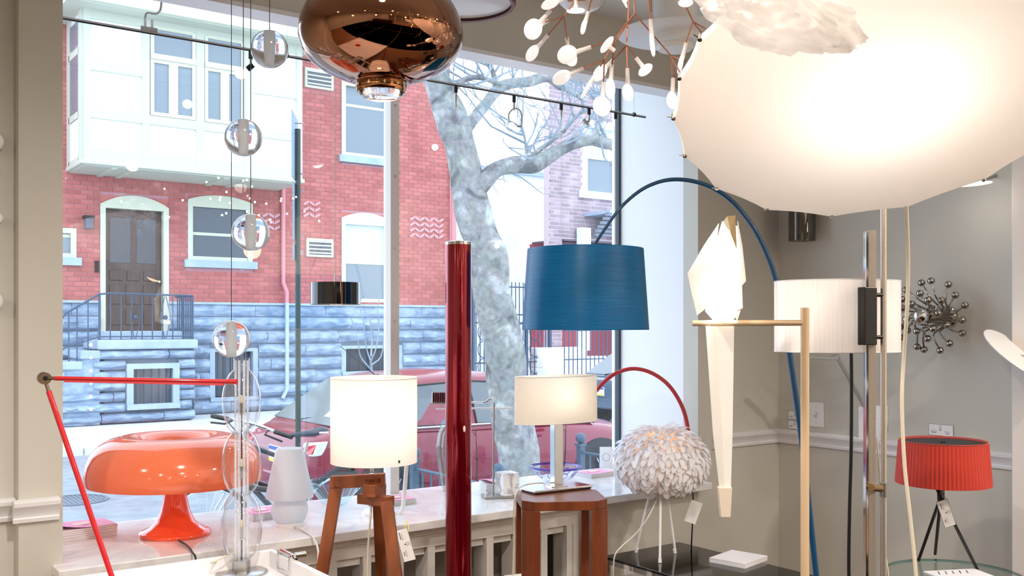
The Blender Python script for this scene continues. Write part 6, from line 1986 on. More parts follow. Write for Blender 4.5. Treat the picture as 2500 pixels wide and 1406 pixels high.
switch(2147, 1022, 'white toggle light switch on the wall behind the chrome pole')
def wall_card(u, v, w_, h_, label):
    p = PX(u, v, XR - .002)
    price_tag(frame(p, (0, -1, 0), (-1, 0, 0)), w_, h_, label, 'price_card')
wall_card(1941, 1014, .088, .045, 'upper white price card on the wall behind the blue lamp rod')
wall_card(1941, 1037, .088, .045, 'lower white price card on the wall behind the blue lamp rod')
wall_card(2297, 1050, .12, .052, 'white price card on the wall above the red pleated shade')

# ================================================================ red pleated shade lamp on round glass table
GZ = 0.50
D0 = 3.55
gl_c = PZ(2330, 1402, GZ)
rgt = thing('glass_side_table', 'round clear green-edged glass side table by the right wall', 'table', (gl_c.x, gl_c.y, 0))
M_TGLASS = thin_glass('table_glass', (0.80, 0.90, 0.88), boost=1.5, base=.02)
rad_ = 162 * k_(depth(gl_c))
MB().lathe([(0, GZ), (rad_ - .001, GZ)], (gl_c.x, gl_c.y, 0), 56).build('top', M_TGLASS, rgt, smooth=0)
MB().lathe([(rad_ - .001, GZ), (rad_, GZ - .002), (rad_, GZ - .010), (rad_ - .001, GZ - .012)], (gl_c.x, gl_c.y, 0), 56).build('edge', mat('green_glass_edge', '4f8a84', 0.1, spec=.8), rgt, smooth=40)
for a in (0.5, 2.6, 4.7):
    MB().cyl((gl_c.x + .6 * rad_ * math.cos(a), gl_c.y + .6 * rad_ * math.sin(a), 0), (gl_c.x + .6 * rad_ * math.cos(a), gl_c.y + .6 * rad_ * math.sin(a), GZ - .012), .012, 12).build('leg', M_CHROME, rgt)
MB().lathe([(rad_ * .6, .2), (rad_ * .62, .205), (rad_ * .6, .21)], (gl_c.x, gl_c.y, 0), 40).build('ring', M_CHROME, rgt)
mgz = PZ(2340, 1401, GZ) - FWD * .0
mg = thing('magazine', 'white magazine with dark lettering lying on the glass table', 'magazine', mgz)
Mm = Matrix.Translation(mgz - FWD * .03) @ Matrix.Rotation(R(-25), 4, 'Z')
MB().box(-.11, .11, -.08, .08, .0, .004, Mm).build('pages', M_PAPER, mg, smooth=0)
for i in range(5):
    MB().beam(Mm @ Vector((-.08 + i * .03, .02, .0045)), Mm @ Vector((-.06 + i * .03, .06, .0045)), .003, .0008).build('print', M_INK, mg, smooth=0)
rc_ = P(2302, 1128, 0); 
rl_D = 3.62
s = k_(rl_D)
sc_ = P(2302, 1128, rl_D)
pl = thing('pleated_shade_lamp', 'orange-red pleated drum shade on a black crossed tripod', 'table lamp', (sc_.x, sc_.y, GZ))
zp_ = lambda v: HC - (v - HZ) * s
n = 144
def pleat(r_, z): return [(sc_.x + (r_ + (.0012 if i % 2 else -.0012)) * math.cos(2 * PI * i / n), sc_.y + (r_ + (.0012 if i % 2 else -.0012)) * math.sin(2 * PI * i / n), z) for i in range(n)]
M_REDSH = mat('red_ribbon', 'b82c18', 0.6, sheen=.2)
MB().add(pleat(109 * s, zp_(1180)) + pleat(101 * s, zp_(1078)), [(i, (i + 1) % n, n + (i + 1) % n, n + i) for i in range(n)]).build('shade', M_REDSH, pl, smooth=0, solid=.0015)
MB().tube([(sc_.x + 101 * s * math.cos(i * PI / 36), sc_.y + 101 * s * math.sin(i * PI / 36), zp_(1076)) for i in range(72)], .0022, 5, closed=True).build('rim', M_REDSH, pl)
MB().lathe([(0, zp_(1080)), (96 * s, zp_(1080)), (96 * s, zp_(1086))], (sc_.x, sc_.y, 0), 48).build('top_diffuser', mat('dark_diffuser', '2c2c30', .6), pl)
MB().lathe([(.009, 0), (.009, .004), (0, .005)], (sc_.x, sc_.y, zp_(1080)), 16).build('finial', M_BLACK, pl)
ctr = P(2297, 1212, rl_D)
for u, v, dd in ((2243, 1366, -.02), (2283, 1352, .10), (2386, 1390, -.05)):
    ft = PZ(u, v, GZ)
    d_ = (ctr - ft)
    tp_ = ctr + d_ * .25
    MB().cyl(ft, tp_, .0062, 10).build('leg', M_BLACK, pl)
MB().cyl(ctr - UP * .012, ctr + UP * .016, .013, 12).build('hub', M_BLACK, pl)
MB().cyl(ctr, Vector((sc_.x, sc_.y, zp_(1090))), .006, 10).build('stem', M_BLACK, pl)
tg4 = P(2310, 1253, rl_D - .06)
price_tag(frame(tg4, -UP * .95 + RIGHT * .32, -FWD), 66 * s, 28 * s, 'white price tag tied below the red pleated shade')
MB().tube(curve([ctr + FWD * -.015, P(2305, 1210, rl_D - .03), P(2312, 1222, rl_D - .06)], 4), .001, 5).build('tag_string', M_WHITECORD, pl)
# ================================================================ copper mirror pendant
DC = 2.5
s = k_(DC)
c = P(931, 100, DC)
cp = thing('copper_pendant', 'large copper mirror-glass pendant lamp with a lens at the bottom', 'pendant lamp', (c.x, c.y, ZC))
M_COPPER = mat('copper_mirror', '98694e', 0.025, 1.0, coat=0.3)
z = lambda v: c.z + (100 - v) * s
prof = [(62, 204), (66, 200), (80, 197), (110, 186), (140, 172), (165, 155), (183, 136), (194, 116), (199, 98), (200, 82), (197, 60), (188, 34), (172, 8), (150, -16), (122, -38), (90, -56), (60, -68), (36, -76), (28, -86), (28, -96), (18, -98), (0, -98)]
cv = curve([Vector((r_, 0, v)) for r_, v in prof], 3)
MB().lathe([(max(0, p.x) * s, z(p.z)) for p in cv], (c.x, c.y, 0), 96).build('body', M_COPPER, cp, smooth=60)
M_COPRING = mat('copper_ring', 'b07a52', 0.12, 1.0)
MB().lathe([(60 * s, z(198)), (63 * s, z(204)), (63 * s, z(214)), (61 * s, z(216)), (61 * s, z(222)), (58 * s, z(226)), (56 * s, z(226))], (c.x, c.y, 0), 56).build('collar', M_COPRING, cp, smooth=40)
for a in (0.4, 2.5, 4.6):
    d_ = RIGHT * math.cos(a) - FWD * math.sin(a)
    q = Vector((c.x, c.y, 0)) + d_ * 63 * s
    MB().beam(Vector((q.x, q.y, z(206))), Vector((q.x, q.y, z(230))), .004, .006).build('clip', M_CHROME, cp, smooth=0)
M_LENS = mat('lens_glass', 'ffffff', 0.0, trans=1.0, ior=1.45)
MB().lathe([(0, z(246)), (25 * s, z(244)), (45 * s, z(238)), (57 * s, z(227)), (57 * s, z(220)), (30 * s, z(216)), (0, z(215))], (c.x, c.y, 0), 48).build('lens', M_LENS, cp, smooth=50)
MB().lathe([(0, z(206)), (56 * s, z(206))], (c.x, c.y, 0), 32).build('lamp_disc', mat('lamp_disc', 'fff2dc', .4, emis='ffe2b8', estr=2.0), cp)
MB().cyl((c.x, c.y, z(-98)), (c.x, c.y, ZC), .003, 8).build('cord', M_BLACKCORD, cp)
MB().lathe([(.05, 0), (.05, -.02), (0, -.024)], (c.x, c.y, ZC), 28).build('canopy', M_COPRING, cp)

# ================================================================ clear glass ball pendants
DBo = 2.67
s = k_(DBo)
M_BALLG = mat('cast_glass', 'f2f8ff', 0.0, trans=1.0, ior=1.42, bump=0.06, bscale=60)
M_FROST = translucent('frosted_core', 'f8f8f8', fac=0.5, rough=0.5)
for u, v, DBo, lb in ((658, 120, 2.72, 'highest clear cast-glass ball pendant, beside the copper pendant'), (594, 336, 2.56, 'second-highest clear cast-glass ball pendant in the cluster'),
                 (612, 567, 2.69, 'second-lowest clear cast-glass ball pendant in the cluster'), (565, 827, 2.80, 'lowest clear cast-glass ball pendant, just above the clear bubble lamp')):
    c = P(u, v, DBo); s = k_(DBo)
    t = thing('glass_ball_pendant', lb, 'pendant lamp', (c.x, c.y, ZC), 'clear glass ball pendants on long cords')
    r_ = 45.5 * s
    pr = []
    for i in range(25):
        th = PI * i / 24
        rr, zz_ = r_ * math.sin(th), r_ * math.cos(th)
        if abs(zz_) < r_ * .02: rr *= .985
        pr.append((rr, c.z + zz_))
    MB().lathe(pr, (c.x, c.y, 0), 40).build('glass_ball', M_BALLG, t, smooth=70)
    MB().cyl((c.x, c.y, c.z - r_ * .86), (c.x, c.y, c.z + r_ * .88), 9.2 * s, 20).build('frosted_core', M_FROST, t)
    MB().cyl((c.x, c.y, c.z + r_ * .99), (c.x, c.y, ZC), .0011, 6).build('cord', M_WIRE, t)
    MB().cyl((c.x, c.y, ZC - .012), (c.x, c.y, ZC), .02, 16).build('canopy', M_WHITE, t)

# ================================================================ low-voltage track with heads
def TK(u): 
    p = PY(u, 0, TRY); p.z = 2.50
    return p
zt_k = 2.50
tk = thing('track_rail', 'thin steel cable track rail hung across the window', 'track', (TK(900).x, TRY, ZC))
xa, xb = 0.70, PY(1576, 283, TRY).x
MB().box(xa, xb, TRY - .004, TRY + .004, zt_k, zt_k + .006).build('upper_rail', mat('rail_silver', 'c4c8cc', .3, .4), tk, smooth=0)
MB().box(xa, xb, TRY - .003, TRY + .003, zt_k - .004, zt_k - .0005).build('lower_rail', M_BLACKCORD, tk, smooth=0)
for u in (1548, 700):
    p = TK(u)
    MB().lathe([(.011, -.004), (.011, .004)], (p.x, TRY, zt_k + .004), 14, axis=(1, 0, 0), caps=True).build('hanger_clip', M_BLACK, tk)
    MB().cyl((p.x, TRY, zt_k + .01), (p.x, TRY, ZC), .0008, 5).build('hanger_wire', M_STEEL, tk)
p = TK(363)
fd = MB().box(p.x - .03, p.x + .03, TRY - .008, TRY + .008, zt_k + .004, zt_k + .02).build('feed_block', M_STEEL, tk, smooth=0, bevel=.002)
for dx in (-.012, .012):
    MB().cyl((p.x + dx, TRY, zt_k + .02), (p.x + dx, TRY, zt_k + .05), .005, 8).build('feed_ferrule', M_WHITE, fd)
MB().tube(curve([(p.x - .012, TRY, zt_k + .05), (p.x - .005, TRY, zt_k + .07), (p.x + .03, TRY, zt_k + .075), (p.x + .045, TRY, zt_k + .12), (p.x + .04, TRY, zt_k + .3), (p.x + .04, TRY, ZC)], 5), .004, 8).build('feed_cable', M_STEEL, fd)
def adapter(u, parent):
    p = TK(u)
    MB().lathe([(.0075, 0), (.0085, -.006), (.0085, -.03), (.0070, -.032)], (p.x, TRY, zt_k - .002), 14, caps=True).build('adapter', M_BLACK, parent)
    MB().lathe([(.0055, 0), (.0055, -.012), (.0045, -.014), (.0055, -.018), (.0040, -.03), (.0028, -.036), (.001, -.04)], (p.x, TRY, zt_k - .034), 12).build('ferrule', M_STEEL, parent)
    return Vector((p.x, TRY, zt_k - .074))
# adapter of the red tube
ad = thing('track_adapter', 'long steel track adapter with a wire dropping behind the red tube lamp', 'track adapter', TK(1113))
e_ = adapter(1113, ad)
MB().lathe([(.006, 0), (.006, -.03), (.004, -.034), (.004, -.05)], e_ + UP * .03, 12, caps=True).build('sleeve', M_STEEL, ad)
MB().cyl(e_, Vector((e_.x, TRY, 1.1)), .0009, 5).build('wire', M_STEEL, ad)
MB().lathe([(.02, 0), (.02, -.05), (.0, -.05)], (e_.x, TRY, 1.1), 16, caps=True).build('head', M_STEEL, ad)
# black drum pendant
Dd = depth(PY(820, 715, TRY)); s = k_(Dd)
c = PY(819, 716, TRY)
bdp = thing('drum_pendant', 'small glossy black drum pendant with silver lining in the window', 'pendant lamp', (c.x, c.y, ZC))
zd = lambda v: HC - (v - HZ) * s
MB().lathe([(60 * s, zd(743)), (60 * s, zd(690))], (c.x, c.y, 0), 48).build('shade', mat('black_gloss', '0a0a0c', .06, spec=.7, coat=.5), bdp, smooth=60)
MB().lathe([(58.5 * s, zd(743)), (58.5 * s, zd(691)), (0, zd(692))], (c.x, c.y, 0), 48).build('lining', mat('silver_leaf', 'c8b49c', .35, .8, bump=.2, bscale=60), bdp, smooth=60)
MB().lathe([(60.5 * s, zd(743)), (58 * s, zd(743.8))], (c.x, c.y, 0), 48).build('rim', M_BLACK, bdp)
MB().lathe([(.006, 0), (.004, .03), (.0015, .045)], (c.x, c.y, zd(690)), 12, caps=True).build('cord_grip', M_STEEL, bdp)
MB().cyl((c.x, c.y, zd(680)), (c.x, c.y, zt_k), .0014, 6).build('cord', M_CLEARCORD, bdp)
MB().sphere((c.x, c.y, zd(715)), .012, 12, 8).build('bulb', mat('drum_small_bulb', 'fff0d8', .4, emis='ffd8a8', estr=8), bdp)
lamp(bdp, (c.x, c.y, zd(718)), .4, WARM, .012)
# ring spot
rs = thing('ring_spotlight', 'track spotlight with steel stirrup and lit clear globe bulb', 'spotlight', TK(1255))
e_ = adapter(1255, rs)
D_ = depth(e_); s = k_(D_)
q = P(1258, 275, D_)
MB().tube(curve([P(1243, 300, D_), P(1242, 280, D_), P(1250, 268, D_), P(1258, 265, D_), P(1268, 268, D_), P(1273, 282, D_), P(1272, 308, D_)], 5), 2.2 * s, 8).build('stirrup', M_STEEL, rs)
gb_ = P(1249, 307, D_)
MB().sphere(gb_, 17 * s, 18, 12).build('globe', thin_glass('spot_globe', (.95, .95, .95), boost=2.0, base=.05), rs)
MB().sphere(gb_, 7 * s, 14, 8).build('filament', mat('lit_filament', 'ffffff', .4, emis='fff0dc', estr=30), rs)
MB().cyl(P(1262, 308, D_), P(1273, 309, D_), 3 * s, 8).build('lamp_holder', M_STEEL, rs)
MB().tube([P(1258, 265, D_), P(1262, 285, D_), P(1274, 300, D_)], .0012, 5).build('lead', M_CLEARCORD, rs)
lamp(rs, gb_, 1.2, (1, .88, .72), .016)
# small barrel spot
ssp = thing('barrel_spotlight', 'small ribbed silver barrel spotlight on the track', 'spotlight', TK(1438))
e_ = adapter(1438, ssp); D_ = depth(e_); s = k_(D_)
a0, a1 = P(1424, 293, D_), P(1444, 318, D_ - .02)
MB().cyl(e_ + UP * .005, P(1434, 296, D_), .003, 8).build('knuckle', M_STEEL, ssp)
d_ = (a1 - a0).normalized()
MB().lathe([(.008, 0), (.0125, .002), (.0125, .007), (.0108, .008), (.0108, .012), (.0125, .013), (.0125, .018), (.0108, .019), (.0108, .024), (.009, .028), (.012, .036), (.012, .040), (.0, .041)], a0, 20, axis=d_, caps=True).build('barrel', M_STEEL, ssp, smooth=30)
# wire pendant behind the blue shade
wp = thing('wire_pendant', 'thin wire pendant hanging from the track behind the blue shade', 'pendant lamp', TK(1370))
e_ = adapter(1370, wp)
MB().cyl(e_, Vector((e_.x, TRY, 1.66)), .0009, 5).build('wire', M_STEEL, wp)
MB().lathe([(.02, 0), (.02, -.05), (.0, -.05)], (e_.x, TRY, 1.66), 16, caps=True).build('head', M_STEEL, wp)
wp2 = thing('wire_pendant', 'thin wire pendant hanging beside the dark window frame edge', 'pendant lamp', TK(1503))
e_ = adapter(1503, wp2)
MB().cyl(e_, Vector((e_.x, TRY, 1.66)), .0011, 5).build('wire', M_CLEARCORD, wp2)
MB().lathe([(.02, 0), (.02, -.05), (.0, -.05)], (e_.x, TRY, 1.66), 16, caps=True).build('head', M_STEEL, wp2)
# white bulb head left
wb = thing('bulb_spotlight', 'lit white bulb spotlight on a black socket among the glass balls', 'spotlight', TK(612))
e_ = adapter(612, wb); D_ = depth(e_)
MB().cyl(e_ + UP * .02, P(612, 158, D_), .002, 6).build('stem', M_BLACK, wb)
MB().cyl(P(618, 158, D_), P(604, 169, D_), .011, 12).build('socket', M_BLACK, wb)
MB().sphere(P(588, 180, D_), .020, 16, 12, (1.15, 1, 1)).build('bulb', mat('white_hot_bulb', 'ffffff', .4, emis='fff2e0', estr=6), wb)

# ================================================================ copper branch chandelier with leaf lights
DH = 2.5
M_COPWIRE = mat('copper_wire', 'a0674e', .35, .8)
M_LEAF = mat('leaf_diffuser', 'f4f4f6', .45, emis='fffaf6', estr=.40)
M_LEAFNECK = translucent('leaf_neck', 'f6f0ec', fac=.4, rough=.2, gloss=.6, clear=.35)
hubp = P(1545, -130, DH)
he = thing('branch_chandelier', 'copper branch chandelier with glowing white leaf discs', 'chandelier', (hubp.x, hubp.y, ZC))
ZX = lambda zx, zy, dd=0.0: P(1260 + zx / 4.687, zy / 4.687, DH + dd)
s = k_(DH)
MB().cyl(hubp, (hubp.x, hubp.y, ZC), .006, 10).build('stem', M_COPWIRE, he)
MB().lathe([(.06, 0), (.06, -.02), (0, -.025)], (hubp.x, hubp.y, ZC), 28).build('canopy', M_COPWIRE, he)
BR = [[(None,), (510, 0, -.02), (370, 145, -.03)], [(None,), (680, 0, 0), (635, 75, 0), (545, 190, 0)], [(545, 190, 0), (340, 250, -.05)], [(545, 190, 0), (340, 430, .03)], [(545, 190, 0), (585, 465, .06)],
      [(590, 10, .05), (790, 0, .05), (None,)], [(None,), (860, 0, -.04), (815, 170, -.04)],
      [(None,), (1290, 0, .02), (1265, 520, .02), (1275, 820, .02)], [(1265, 520, .02), (1115, 680, .05), (1085, 710, .06)], [(1265, 520, .02), (1395, 690, -.03)],
      [(None,), (1350, 0, 0), (1355, 155, 0), (1118, 445, -.02)], [(1118, 445, -.02), (820, 550, -.06)], [(1118, 445, -.02), (1120, 520, 0), (1095, 770, .03)],
      [(1355, 155, 0), (1130, 480, .03), (1010, 680, .03)], [(1010, 680, .03), (735, 795, -.02)], [(1010, 680, .03), (895, 870, .06)], [(1010, 680, .03), (1000, 980, -.03)],
      [(1355, 155, 0), (1775, 640, -.02)], [(1775, 640, -.02), (1795, 930, 0)], [(1775, 640, -.02), (1940, 700, .03)], [(1775, 640, -.02), (1880, 840, -.05)],
      [(None,), (1520, 0, -.05), (1540, 260, -.06)], [(None,), (1545, 0, .03), (1548, 130, .03)],
      [(None,), (1955, 100, .02), (2025, 250, .02)], [(2025, 250, .02), (1935, 530, 0)], [(2025, 250, .02), (2120, 370, .05)], [(2025, 250, .02), (2160, 325, -.04)]]
for b in BR:
    pts = [hubp if q[0] is None else ZX(*q) for q in b]
    MB().tube(pts, .0019, 7).build('branch', M_COPWIRE, he)
# leaves: neck start, leaf centre, half length, half width, tilt (0 = facing camera, 1 = edge on), depth
LV = [((370, 145), (195, 335), 118, 105, 0.1, -.03), ((340, 430), (185, 610), 105, 62, .35, .03), ((585, 465), (620, 660), 105, 78, .3, .06), ((820, 550), (585, 625), 115, 100, .1, -.06), ((735, 795), (520, 888), 112, 75, .3, -.02),
      ((895, 870), (800, 1030), 115, 16, .92, .06), ((1085, 710), (960, 835), 110, 68, .4, .06), ((1000, 980), (982, 1215), 115, 103, 0.05, -.03), ((1095, 770), (1078, 1015), 122, 55, .5, .03), ((1275, 820), (1280, 1060), 102, 64, .4, .02),
      ((1395, 690), (1480, 800), 58, 92, .4, -.03), ((1540, 260), (1560, 520), 125, 20, .9, -.06), ((1100, 560), (1040, 512), 24, 108, .85, -.08), ((815, 170), (772, 310), 82, 24, .85, -.04), ((680, 10), (682, 122), 56, 108, .5, 0),
      ((510, 0), (390, 42), 108, 52, .5, -.05), ((1795, 930), (1785, 1150), 100, 62, .4, 0), ((1935, 530), (1880, 740), 110, 22, .9, 0), ((1940, -90), (1940, 30), 66, 86, .1, .0), ((1330, -40), (1235, 8), 26, 90, .8, .05), ((340, 250), (250, 300), 60, 50, .5, -.01)]
sz = s / 4.687
for a_, c_, L_, W_, ti, dd in LV:
    A, C_ = ZX(*a_, dd), ZX(*c_, dd)
    d_ = (C_ - A); dist = d_.length; d_.normalize()
    view = (C_ - Vector((0, 0, HC))).normalized()
    sd_ = d_.cross(view).normalized()
    ax_n = (d_.cross(sd_)).normalized()
    wide = L_ < W_
    ll, ww = (L_ * sz, W_ * sz)
    nrm = ax_n
    M4 = Matrix(((sd_.x, d_.x, nrm.x, C_.x), (sd_.y, d_.y, nrm.y, C_.y), (sd_.z, d_.z, nrm.z, C_.z), (0, 0, 0, 1)))
    m_ = MB(); n = 24
    # real disc radius; a disc seen edge-on keeps its depth along the view axis
    R_ = max(ll, ww)
    if ww < ll * .95:
        ca = max(.12, ww / R_); th = math.acos(min(1, ca)); Mt = M4 @ Matrix.Rotation(th, 4, 'Y'); rl_ = ll
    elif ll < ww * .95:
        ca = max(.2, ll / R_); th = math.acos(min(1, ca)); Mt = M4 @ Matrix.Rotation(th, 4, 'X'); rl_ = R_
    else:
        Mt = M4; rl_ = R_
    rings = [(0, .0035), (.6, .0032), (.92, .0022), (1.0, .0), (.92, -.0022), (.6, -.0032), (0, -.0035)]
    vv = []
    for rr, hh in rings:
        for j_ in range(n):
            an = 2 * PI * j_ / n
            vv.append(Mt @ Vector((R_ * rr * math.cos(an), rl_ * rr * math.sin(an), hh)))
    ff = [(i * n + j_, i * n + (j_ + 1) % n, (i + 1) * n + (j_ + 1) % n, (i + 1) * n + j_) for i in range(len(rings) - 1) for j_ in range(n)]
    lf = m_.add(vv, ff).build('leaf', M_LEAF, he, smooth=60)
    e2_ = C_ - d_ * min(dist * .75, ll * .8)
    MB().tube([A - d_ * .008, A + d_ * .01, e2_], [.0052, .0052, .0062], 10).build('neck', M_LEAFNECK, lf)
    MB().sphere(e2_ + d_ * .004, .0055, 10, 8).build('led', mat('leaf_led', 'ffffff', .3, emis='fff2e0', estr=2.2), lf)

# ================================================================ ceiling lamps
def disc_lamp(name, u, v, zc, rpx_, label, cat, builder): pass
# shallow white dish near the ceiling
c = P(1420, 12, 3.45)
dl = thing('dish_ceiling_lamp', 'white glass dish ceiling lamp behind the branch chandelier', 'ceiling lamp', (c.x, c.y, ZC))
s = k_(3.45)
M_DISH = mat('white_gloss_dish', 'e9e6e4', .15, coat=.4)
MB().lathe([(74 * s, c.z + .055), (72 * s, c.z + .045), (58 * s, c.z + .012), (40 * s, c.z - .012), (20 * s, c.z - .024), (0, c.z - .027)], (c.x, c.y, 0), 48).build('dish', M_DISH, dl, smooth=60)
MB().cyl((c.x, c.y, c.z - .02), (c.x, c.y, ZC), .012, 12).build('stem', M_WHITE, dl)
# large white disc with drum
c = P(1648, 88, 3.35); s = k_(3.35)
ld = thing('disc_ceiling_lamp', 'large flat white disc ceiling lamp with stepped underside', 'ceiling lamp', (c.x, c.y, ZC))
M_DISCW = mat('disc_white', 'e4e6e8', .4)
MB().lathe([(0, c.z - .004), (62 * s, c.z - .004), (64 * s, c.z), (68 * s, c.z + .004), (136 * s, c.z + .002), (140 * s, c.z + .006), (136 * s, c.z + .012), (0, c.z + .012)], (c.x, c.y, 0), 64).build('disc', M_DISCW, ld, smooth=40)
MB().lathe([(58 * s, c.z - .030), (64 * s, c.z - .026), (64 * s, c.z - .004)], (c.x, c.y, 0), 48, caps=True).build('lower_ring', M_DISCW, ld, smooth=40)
MB().lathe([(0, c.z - .05), (40 * s, c.z - .048), (44 * s, c.z - .040), (44 * s, c.z - .03)], (c.x, c.y, 0), 48).build('lower_cup', M_DISCW, ld, smooth=40)
MB().cyl((c.x, c.y, c.z + .012), (c.x, c.y, ZC), 52 * s, 40).build('ceiling_drum', M_DISCW, ld)
# dark brown ring lamp
c = P(1122, 2, 3.05); s = k_(3.05)
rlp = thing('ring_ceiling_lamp', 'round ceiling lamp with dark brown ring and white glass', 'ceiling lamp', (c.x, c.y, ZC))
MB().lathe([(126 * s, c.z - .014), (134 * s, c.z - .016), (138 * s, c.z - .010), (139 * s, c.z + .022), (130 * s, c.z + .045), (120 * s, c.z + .05)], (c.x, c.y, 0), 64).build('ring', mat('oxblood', '6a3430', .3), rlp, smooth=40)
MB().lathe([(0, c.z + .018), (80 * s, c.z + .010), (127 * s, c.z - .004)], (c.x, c.y, 0), 64).build('glass', mat('lamp_glass', 'e8eaee', .15), rlp, smooth=60)
MB().cyl((c.x, c.y, c.z + .02), (c.x, c.y, ZC), 100 * s, 40).build('pan', M_DISCW, rlp)

# ================================================================ large membrane disc lamp
nC = (RIGHT * -0.00282 + FWD * -0.49278 + UP * -0.87015).normalized()
Cc = P(2160, 224, 2.0)
RM = 0.4286
cam_n = Vector((-0.00282, -0.49278, -0.87015)); e1c = cam_n.cross(Vector((0, 0, 1))).normalized(); e2c = cam_n.cross(e1c)
toW = lambda q: RIGHT * q.x + FWD * q.y + UP * q.z
E1, E2 = toW(e1c), toW(e2c)
md = thing('membrane_lamp', 'huge glowing white fabric disc lamp stretched between small clips', 'pendant lamp', (Cc.x, Cc.y, ZC))
angs = [-20.2, -5.8, 10.2, 27.8, 47.8, 69.2, 91.4, 114.6, 138.1, 157.0, 175.0, 193.0, 211.0, 230.0, 250.0, 270.0, 290.0, 311.0, 326.0]
M_MEM = translucent('stretched_fabric', 'f1ebe6', fac=0.5, rough=0.7)
def membrane(sgn, sag, name):
    NR, NS = 14, 4
    vv = []; A = []
    m = len(angs)
    for i in range(m):
        a0 = angs[i]; a1 = angs[(i + 1) % m] + (360 if i == m - 1 else 0)
        for k in range(NS):
            t_ = k / NS
            p0 = Vector((math.cos(R(a0)), math.sin(R(a0)))); p1 = Vector((math.cos(R(a1)), math.sin(R(a1))))
            q = p0.lerp(p1, t_) * (1 - 0.012 * math.sin(PI * t_))
            A.append(q * RM)
    na = len(A)
    for r_ in range(NR + 1):
        f_ = r_ / NR
        for q in A:
            h = sag * (1 - f_ * f_) ** 1.0
            vv.append(Cc + E1 * q.x * f_ + E2 * q.y * f_ + nC * sgn * (h + .002))
    ff = [(r_ * na + i, r_ * na + (i + 1) % na, (r_ + 1) * na + (i + 1) % na, (r_ + 1) * na + i) for r_ in range(NR) for i in range(na)]
    return MB().add(vv, ff).build(name, M_MEM, md, smooth=60)
membrane(1, .035, 'lower_membrane')
membrane(-1, .26, 'upper_membrane')
M_CLIP = mat('nickel_clip', '9c9894', .3, .9)
for a in angs:
    q = Cc + E1 * RM * math.cos(R(a)) + E2 * RM * math.sin(R(a))
    o_ = (q - Cc).normalized()
    MB().cyl(q - o_ * .004 - nC * .008, q - o_ * .002 + nC * .006, .0045, 10).build('clip', M_CLIP, md)
    MB().cyl(q, q + o_ * .010 - nC * .004, .0014, 6).build('clip_wire', M_CLIP, md)
MB().cyl(Cc - nC * .25, Vector((Cc.x, Cc.y, ZC)) - FWD * .05, .004, 8).build('suspension', M_STEEL, md)
MB().sphere(Cc - nC * .15, .03, 16, 10).build('bulb', mat('membrane_bulb', 'fff4e4', .4, emis='ffe8c8', estr=10), md)
lamp(md, Cc - nC * .15, 8.5, (1, .95, .90), .04)
# its hanging flex
q0 = P(2213, 504, 2.0 - .05)
MB().tube(curve([P(2213, 503, 1.92), P(2217, 640, 1.95), P(2214, 760, 1.97), P(2206, 880, 2.0), P(2202, 980, 2.0), P(2208, 1130, 2.0), P(2222, 1260, 2.0), P(2236, 1406, 2.0), P(2242, 1560, 2.0)], 6), .0038, 8).build('flex', M_CLEARCORD, md)
# tiny lit reflector seen under it
tq = PX(2370, 449, XR - .2)
tl_ = thing('slim_wall_lamp', 'slim lit wall lamp peeking out below the big white disc', 'wall lamp', (XR, tq.y, tq.z))
MB().sphere(tq, 1, 20, 10, (.06, .09, .006)).build('head', mat('slim_lit', 'fff4e4', .4, emis='fff0d8', estr=2.0), tl_)
MB().cyl(tq, Vector((XR, tq.y, tq.z + .05)), .008, 8).build('arm', M_STEEL, tl_)
lamp(tl_, tq - UP * .03, .3, WARM, .02)

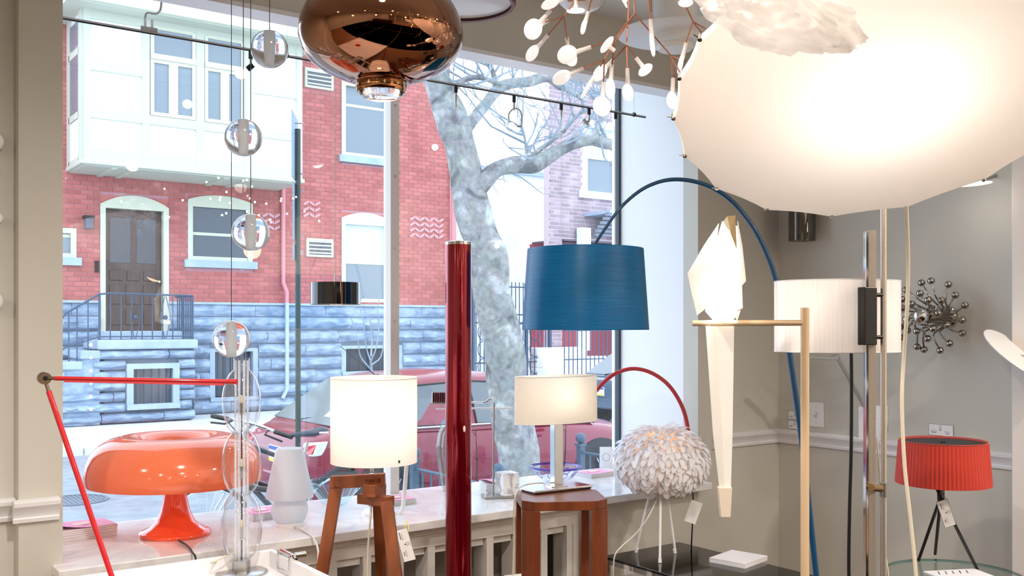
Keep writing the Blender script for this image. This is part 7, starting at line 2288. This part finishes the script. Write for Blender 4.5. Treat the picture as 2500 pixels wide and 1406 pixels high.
# ================================================================ crumpled translucent cloud pendant
DN = 1.65
s = k_(DN)
cn = P(1900, 30, DN)
cl_ = thing('cloud_pendant', 'crumpled translucent white cloud pendant in front of the fabric disc', 'pendant lamp', (cn.x, cn.y, ZC))
M_CLOUD = translucent('crumpled_film', 'f5f2f0', fac=.45, rough=.25, gloss=.6, clear=.42)
axL = (RIGHT * .93 - UP * .30 + FWD * .12).normalized()
axS = axL.cross(FWD).normalized(); axD = axL.cross(axS).normalized()
def cloud(scale, seed, name):
    m_ = MB(); nu, nv_ = 72, 36
    for i in range(nv_ + 1):
        th = PI * i / nv_
        for j_ in range(nu):
            ph = 2 * PI * j_ / nu
            d_ = Vector((math.sin(th) * math.cos(ph), math.sin(th) * math.sin(ph), math.cos(th)))
            nn = mnoise.noise(d_ * 2.2 + Vector((seed, 0, 0))) * .22 + abs(mnoise.noise(d_ * 4.5 + Vector((0, seed, 0)))) * -.20 + mnoise.noise(d_ * 9 + Vector((0, 0, seed))) * .06
            r_ = scale * (1 + nn)
            sg = 1 - .28 * d_.x
            m_.v.append(cn + axL * d_.x * 215 * s * r_ + axS * d_.y * 92 * s * r_ * sg + axD * d_.z * 120 * s * r_)
    for i in range(nv_):
        for j_ in range(nu):
            j2 = (j_ + 1) % nu
            m_.f.append([i * nu + j_, (i + 1) * nu + j_, (i + 1) * nu + j2, i * nu + j2]); m_.t.append(None)
    return m_.build(name, M_CLOUD, cl_, smooth=70)
cloud(1.0, 3.1, 'outer_film'); cloud(.72, 8.4, 'inner_film')
MB().cyl(cn, (cn.x, cn.y, ZC), .003, 8).build('cord', M_CLEARCORD, cl_)
lamp(cl_, cn, .10, (1, .92, .82), .03)

# ================================================================ white wall flowers at the left edge
for v, r_, lb in ((345, .028, 'upper white ceramic wall ornament left of the pilaster'), (532, .016, 'middle white ceramic wall ornament left of the pilaster'), (735, .026, 'lower white ceramic wall ornament left of the pilaster')):
    p = PY(-14 if r_ > .02 else -6, v, YW + .03)
    t = thing('wall_ornament', lb, 'ornament', (p.x, YW + .055, p.z))
    MB().sphere(p, r_, 16, 10, (1, .6, 1.1)).build('petal', M_WHITE, t)
    MB().sphere(p + Vector((-.03, 0, .0)), r_ * .9, 16, 10, (1, .6, 1)).build('petal', M_WHITE, t)
    MB().cyl(p, (p.x, YW + .056, p.z), .006, 8).build('pin', M_STEEL, t)
